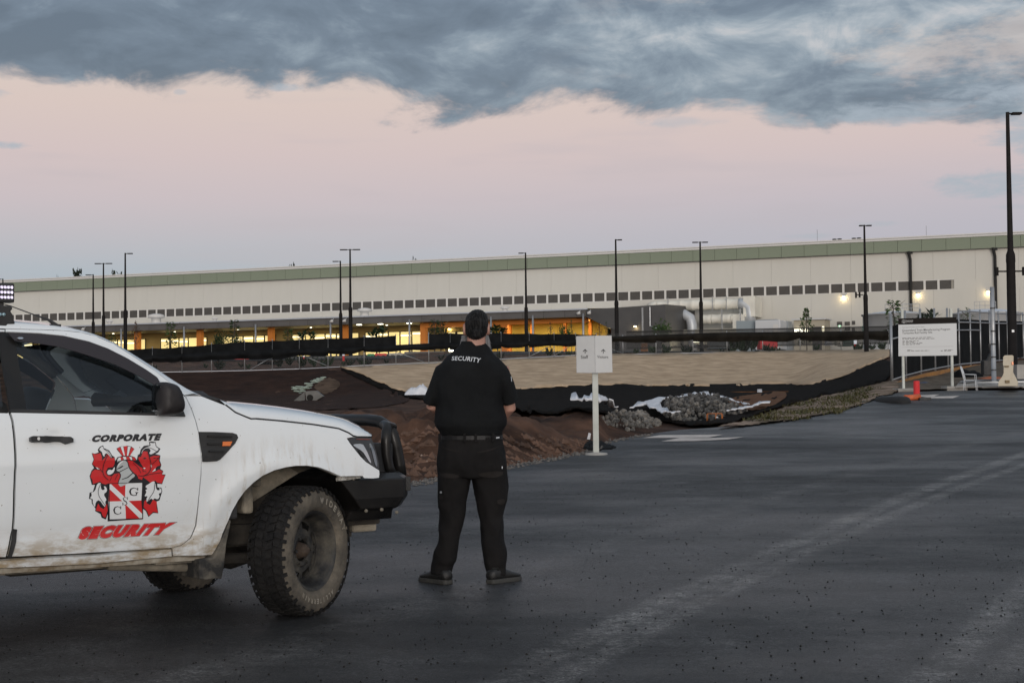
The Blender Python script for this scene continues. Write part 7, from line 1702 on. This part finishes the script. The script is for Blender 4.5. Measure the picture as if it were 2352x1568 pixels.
far_box('timber_bench', 'orange brown timber stack beyond the mesh fence', 'timber stack', c8, 1660, 1050, 1725, 1135, 157, 1.0, mat('timber_orange', (.30, .12, .04), rough=.8))
M_tip = mat('reflective_glow_tip', (.75, .76, .78), rough=.3, emit=(.8, .9, 1), estr=.25)  # weak emission imitates light thrown back by the reflector, no lamp inside
for x, y0, y1, lb in ((660, 1100, 1150, 'thin red guide post beyond the fence above the bull bar'), (1057, 1085, 1150, 'thin red guide post with bright tip right of the first one')):
    a = P(*c7(x, y1), 140); h = P(*c7(x, y0), 140).z-a.z; t = thing('guide_post', lb, 'post', a, 0, 'red guide posts'); MB().tube([(0, 0, 0), (0, 0, h*.8)], .10, 8).build('post', M_red, t); MB().tube([(0, 0, h*.8), (0, 0, h)], .11, 8).build('reflector', M_tip, t)
a = P(*cR(1915, 1475), 146); h = P(*cR(1915, 1390), 146).z-a.z; t = thing('guide_post', 'red guide post with white tip left of the pole with camera bracket', 'post', a, 0, 'red guide posts'); MB().tube([(0, 0, 0), (0, 0, h*.5)], .13, 8).build('post', M_red, t); MB().tube([(0, 0, h*.5), (0, 0, h)], .14, 8).build('reflector', M_tip, t)
for i, (x0, x1, y, Y) in enumerate(((-300, 560, 1187, 138), (240, 1280, 1135, 146), (1660, 2050, 1075, 152))):
    a, b_ = P(*c7(x0, y), Y), P(*c7(x1, y), Y); o = MB().box(a.x, b_.x, Y, Y+.4, a.z-.3, a.z+.16).build('kerb', M_cv); tag(o, kind='structure')
# a person in a white helmet and red vest beyond the fence: head and shoulders small
a = P(*cF_(0, 0), 150) if False else P(1146-2, 806, 148)
# ================================================================== PLANTS
def leaf_mat(nm, a, b): return mat(nm, a, b, 3.0, .7, spec=.25)
M_leaf = leaf_mat('dark_leaf', (.012, .026, .010), (.030, .055, .020)); M_leaf2 = leaf_mat('green_leaf', (.022, .048, .013), (.055, .095, .026)); M_leaf3 = leaf_mat('dry_leaf', (.055, .026, .016), (.10, .055, .03)); M_leaf4 = leaf_mat('far_leaf', (.010, .017, .010), (.022, .034, .018))
M_bark = mat('bark', (.05, .038, .03), (.10, .08, .06), 8, .9)
def crown_mesh(seed, kind):
    r = random.Random(seed); mb = MB()
    def leaf(c, L, w, d, up):
        d = d.normalized(); s = d.cross(up); s = s.normalized() if s.length > .01 else Vector((1, 0, 0)); mb.add([c, c+d*L*.5+s*w, c+d*L, c+d*L*.5-s*w], [(0, 1, 2, 3)])
    rv = lambda: Vector((r.uniform(-1, 1), r.uniform(-1, 1), r.uniform(-1, 1)))
    if kind == 'cone':
        for i in range(420):
            t = r.random()**.8; rad = (1-t)**.8*.26*r.uniform(.3, 1.1)*(1+.35*math.sin(t*37)); a = r.uniform(0, 6.3); c = Vector((rad*math.cos(a), rad*math.sin(a), .12+.88*t)); leaf(c, .07, .018, Vector((math.cos(a), math.sin(a), r.uniform(-.4, .6)))+rv()*.4, rv())
    elif kind == 'thin':
        for i in range(190):
            t = r.random(); rad = .13*r.uniform(.1, 1)*(1-.5*t); a = r.uniform(0, 6.3); c = Vector((rad*math.cos(a), rad*math.sin(a), .25+.75*t)); leaf(c, .08, .016, Vector((math.cos(a), math.sin(a), -.3))+rv()*.5, rv())
    elif kind == 'broad':
        for st in range(9):
            a = st*2.4; ln = r.uniform(.45, .8); tip = Vector((math.cos(a)*.32*r.uniform(.4, 1), math.sin(a)*.32*r.uniform(.4, 1), .35+ln*.6)); mb.tube([(0, 0, .1), tip*.5+Vector((0, 0, .1)), tip], [.02, .014, .008], 4)
            for i in range(11): b_ = r.uniform(0, 6.3); leaf(tip-Vector((0, 0, r.uniform(0, .12))), r.uniform(.16, .26), r.uniform(.035, .05), Vector((math.cos(b_), math.sin(b_), r.uniform(-.1, .9))), Vector((0, 0, 1))+rv()*.3)
    elif kind == 'bush':
        cl = [Vector((r.uniform(-.26, .26), r.uniform(-.26, .26), r.uniform(.4, .92))) for _ in range(12)]
        for i in range(620):
            c = r.choice(cl)+rv()*.15; leaf(c, .07, .024, rv(), rv())
    elif kind == 'twig':
        for i in range(90):
            t = r.random(); rad = .22*r.uniform(.2, 1)*math.sin(math.pi*min(1, t+.2)); a = r.uniform(0, 6.3); c = Vector((rad*math.cos(a), rad*math.sin(a), .45+.55*t)); leaf(c, .06, .012, rv(), rv())
    elif kind == 'far':
        cl = [Vector((r.uniform(-.5, .5)*(1-z*.65), r.uniform(-.4, .4), z)) for z in [r.random() for _ in range(26)]]
        for i in range(2600): leaf(r.choice(cl)+rv()*.10, .05, .022, rv(), rv())
    zs = sorted(v[2] for v in mb.v); z1 = zs[-1]; mb.v = [(v[0], v[1], v[2]/z1) for v in mb.v]
    return mb.mesh('crown')
def trunk_mesh(kind, seed):
    r = random.Random(seed); mb = MB(); top = {'cone': .95, 'thin': .95, 'broad': .4, 'bush': .6, 'twig': .9, 'far': .8}[kind]
    mb.tube([(0, 0, -.05), (.01, 0, top*.5), (0, .01, top)], [.016, .012, .005], 6)
    for i in range(9 if kind in ('twig', 'bush', 'cone', 'thin') else 3):
        z = top*r.uniform(.35, .9); a = r.uniform(0, 6.3); L = r.uniform(.1, .24); mb.tube([(0, 0, z), (math.cos(a)*L*.6, math.sin(a)*L*.6, z+L*.5), (math.cos(a)*L, math.sin(a)*L, z+L*.9)], [.007, .005, .002], 4)
    return mb.mesh('trunk', True)
cache = {}
def plant(x, ytop, Y, kind, m, label, base=None, wid=1.0, nm='young_tree', cat='tree', group='young trees planted around the works'):
    top = P(x, ytop, Y); zg = Hs(top.x, Y) if base is None else base; h = top.z-zg
    t = thing(nm, label, cat, (top.x, Y, zg), random.uniform(0, 6), group); key = (kind, m.name, len(label) % 3)
    if key not in cache:
        cm = crown_mesh(hash(kind) % 97+len(label), kind) if False else crown_mesh(sum(map(ord, kind))+len(label) % 3, kind); cm.materials.append(m); tk = trunk_mesh(kind, len(label)); tk.materials.append(M_bark); cache[key] = (cm, tk)
    cm, tk = cache[key]
    for n_, me in (('trunk', tk), ('crown', cm)):
        o = link(n_, me, None, t); o.scale = (h*wid, h*wid, h)
    return t
TREES = [(1851.7, 705, 163, 'cone', M_leaf2, 'pointed young tree before the lit service hut', .8), (2052, 688, 162, 'thin', M_leaf2, 'tall thin leafy young tree just left of the site board', 1.2), (2131, 704, 160, 'broad', M_leaf, 'broad leaved young tree rising over the top of the site board', .9), (2222, 705, 160, 'twig', M_leaf2, 'sparse young tree between site board and galvanised pole', 1.1),
         (1142, 742, 152, 'broad', M_leaf, 'broad leaved young tree against the yellow wall right of the man', 1.1), (1298, 745, 156, 'bush', M_leaf2, 'bushy young tree before the yellow wall near the sign', .7), (1264, 738, 158, 'twig', M_leaf3, 'bare twiggy young tree before the yellow wall', .8), (1312, 732, 158, 'twig', M_leaf2, 'thin twiggy tree just left of the direction sign', .6), (1376, 741, 160, 'twig', M_leaf3, 'small rust leaved tree above the direction sign', .6), (1392, 737, 160, 'twig', M_leaf, 'dark twiggy tree right of the post corner', .5),
         (1520, 728, 158, 'bush', M_leaf2, 'bushy lit young tree under the air ducts', .7), (662, 754, 150, 'thin', M_leaf2, 'thin young tree left of the dense dark one before the annexe', 1.5), (702, 753, 150, 'broad', M_leaf, 'dense dark young tree before the annexe windows', 1.0), (871, 741, 152, 'broad', M_leaf, 'dark young tree right of the twin head pole', .9), (998, 733, 154, 'thin', M_leaf, 'leafy young tree beside the lit entrance', 1.4), (1012, 738, 155, 'thin', M_leaf, 'slim young tree right beside the entrance door', 1.3),
         (256, 768, 148, 'thin', M_leaf2, 'small green tree just over the pickup roof edge', 1.5), (312, 735, 150, 'twig', M_leaf3, 'bare reddish tree right of the three light poles', .9), (392, 738, 150, 'thin', M_leaf2, 'slender green tree above the windscreen pillar', 1.2), (508, 757, 149, 'bush', M_leaf, 'dense round young tree above the bonnet', .8), (538, 733, 151, 'thin', M_leaf, 'tall thin dark tree right of the dense round one', 1.1), (548, 770, 149, 'bush', M_leaf, 'low bushy tree beside the tall thin dark one', .7)]
for x, y, Y, kd, m, lb, w in TREES: plant(x, y, Y, kd, m, lb, None, w)
for x, y, w, lb in ((134, 628, .22, 'small tree top peeping over the factory roof, leftmost'), (158, 613, .60, 'pointed tree top over the factory roof'), (187, 617, .45, 'round tree top over the factory roof beside the pointed one'), (294, 616, .75, 'flat tree top over the factory roof behind a light pole'), (666, 602, .4, 'tiny tree top over the factory roof above the bonnet'), (962, 587, .4, 'tiny tree top over the factory roof left of the man')):
    Y = 420; top = P(x, y, Y); plant(x, y, Y, 'far', M_leaf4, lb, 6.3, w*.55, 'distant_tree', 'tree', 'distant trees behind the factory')
# low shrubs along the inside of the fence
sh_me = []
for i in range(4):
    r_ = random.Random(40+i); mb = MB()
    for k_ in range(46):
        a = r_.uniform(0, 6.3); ln = r_.uniform(.3, 1.0); d = Vector((math.cos(a)*.45, math.sin(a)*.45, r_.uniform(.5, 1.1)))*ln; s = d.cross(Vector((r_.uniform(-1, 1), r_.uniform(-1, 1), .1))).normalized()*.07
        mb.add([d*.3, d*.7+s, d, d*.7-s], [(0, 1, 2, 3)])
    me = mb.mesh('shrub'); me.materials.append(M_leaf if i % 2 else M_leaf4); sh_me.append(me)
r_ = random.Random(11)
for i in range(64):
    x = r_.uniform(330, 2036)
    if 930 < x < 1200 and i % 3: continue
    b = fbase(x); k_ = r_.uniform(2.5, 7); Y = b.y+k_; X = b.x*Y/b.y; o = bpy.data.objects.new('shrub', sh_me[i % 4]); COL.objects.link(o); o.location = (X, Y, Hs(X, Y)-.03); sc_ = r_.uniform(.5, 1.05); o.scale = (sc_*1.2, sc_, sc_); o.rotation_euler = (0, 0, r_.uniform(0, 6))
    tag(o, 'low dark shrub planted inside the mesh fence', 'shrub', 'low shrubs along the mesh fence')
for i, x in enumerate((1688, 1702, 1716, 1730)):
    b = fbase(x); Y = b.y+4; X = b.x*Y/b.y; o = bpy.data.objects.new('shrub', sh_me[i % 4]); COL.objects.link(o); o.location = (X, Y, Hs(X, Y)); o.scale = (1.3, 1.2, 2.0); tag(o, 'tall dark shrub standing before the grey plant unit', 'shrub', 'tall shrubs before the grey plant unit')
# grass and stones on the verge, pebbles on the asphalt: too many to count
def scatter_poly(poly, n, seed):
    r = random.Random(seed); xs_ = [p[0] for p in poly]; ys_ = [p[1] for p in poly]; c = np.c_[[r.uniform(min(xs_), max(xs_)) for _ in range(n*3)], [r.uniform(min(ys_), max(ys_)) for _ in range(n*3)]]
    ok = inside(poly, c[:, 0], c[:, 1]); return on_ground([tuple(p) for p in c[ok][:n]]), r
g, r = scatter_poly([cQ(*p) for p in ((0, 725), (350, 580), (700, 488), (1000, 425), (1090, 420), (1080, 500), (900, 590), (690, 655), (350, 712))], 900, 21); mb = MB()
for p in g:
    if float(vnoise(np.array([p[0]*.7]), np.array([p[1]*.35]))[0]) < .0: continue
    for k_ in range(4):
        a = r.uniform(0, 6.3); h = r.uniform(.04, .13); q_ = Vector((p[0]+r.uniform(-.3, .3), p[1]+r.uniform(-.3, .3), p[2]+.05)); d = Vector((math.cos(a)*.1, math.sin(a)*.1, h)); s = Vector((-math.sin(a), math.cos(a), 0))*.03; mb.add([q_-s, q_+s, q_+d], [(0, 1, 2)])
gr = mb.build('grass', leaf_mat('dry_grass', (.045, .050, .016), (.10, .085, .035))); tag(gr, kind='stuff')
def stones(nm, pos, m, smin, smax, r):
    mb = MB()
    base = [[v.co.copy() for v in me.vertices] for me in rms[:4]]; fc = [[tuple(q.vertices) for q in me.polygons] for me in rms[:4]]
    lo = bmesh.new(); bmesh.ops.create_icosphere(lo, subdivisions=1, radius=1); lo.free()
    oct_v = [Vector(p) for p in ((1, 0, 0), (-1, 0, 0), (0, 1, 0), (0, -1, 0), (0, 0, 1), (0, 0, -1))]; oct_f = [(0, 2, 4), (2, 1, 4), (1, 3, 4), (3, 0, 4), (2, 0, 5), (1, 2, 5), (3, 1, 5), (0, 3, 5)]
    for p in pos:
        s = r.uniform(smin, smax); a = r.uniform(0, 6); ca, sa = math.cos(a), math.sin(a); k = [r.uniform(.6, 1.2) for _ in range(3)]
        mb.add([Vector((p[0]+s*(ca*v.x*k[0]-sa*v.y*k[1]), p[1]+s*(sa*v.x*k[0]+ca*v.y*k[1]), p[2]+s*v.z*k[2]*.8)) for v in oct_v], oct_f)
    return tag(mb.build(nm, m), kind='stuff')
stones('verge_stones', g, mat('pale_stone', (.34, .29, .25), (.52, .47, .42), 9, .9), .02, .09, r)
g2, r = scatter_poly([(880, 1000), (1010, 985), (1200, 1000), (1360, 1015), (1360, 1040), (1180, 1075), (1060, 1095), (900, 1115), (870, 1060)], 2200, 5)
stones('soil_clods', g2, mat('soil_clod', (.05, .027, .017), (.16, .09, .06), 2, .95, bump=.5, bscale=20), .02, .11, r); stones('soil_stones', g2[:420], mat('soil_stone', (.22, .15, .115), (.36, .28, .23), 9, .9), .015, .05, r)
r = random.Random(8); pos = []
while len(pos) < 2300:
    Y = 6.2+18*r.random()**1.7; X = (r.uniform(-.34, .34))*Y; u = X/Y
    if Y < float(edgeY(u))-.4: pos.append((X, Y, float(z_road(0, Y))+.004))
stones('pebbles', pos, mat('dark_pebble', (.008, .008, .008), (.02, .018, .016), 30, .9), .0045, .0085, r)
pos = []
while len(pos) < 700:
    x = r.uniform(900, 1500); e = road_hit(x, float(np.interp(x, [q_[0] for q_ in EDGE_PX], [q_[1] for q_ in EDGE_PX]))); Y = e+r.uniform(-.8, .5); c = P(x, 1000, Y); u = c.x/Y; pos.append((c.x, Y, Hs(c.x, Y) if Y > float(edgeY(u))+.1 else float(z_road(0, Y))+.005))
stones('edge_gravel', pos, mat('edge_stone', (.07, .065, .06), (.17, .155, .14), 20, .9), .012, .04, r)
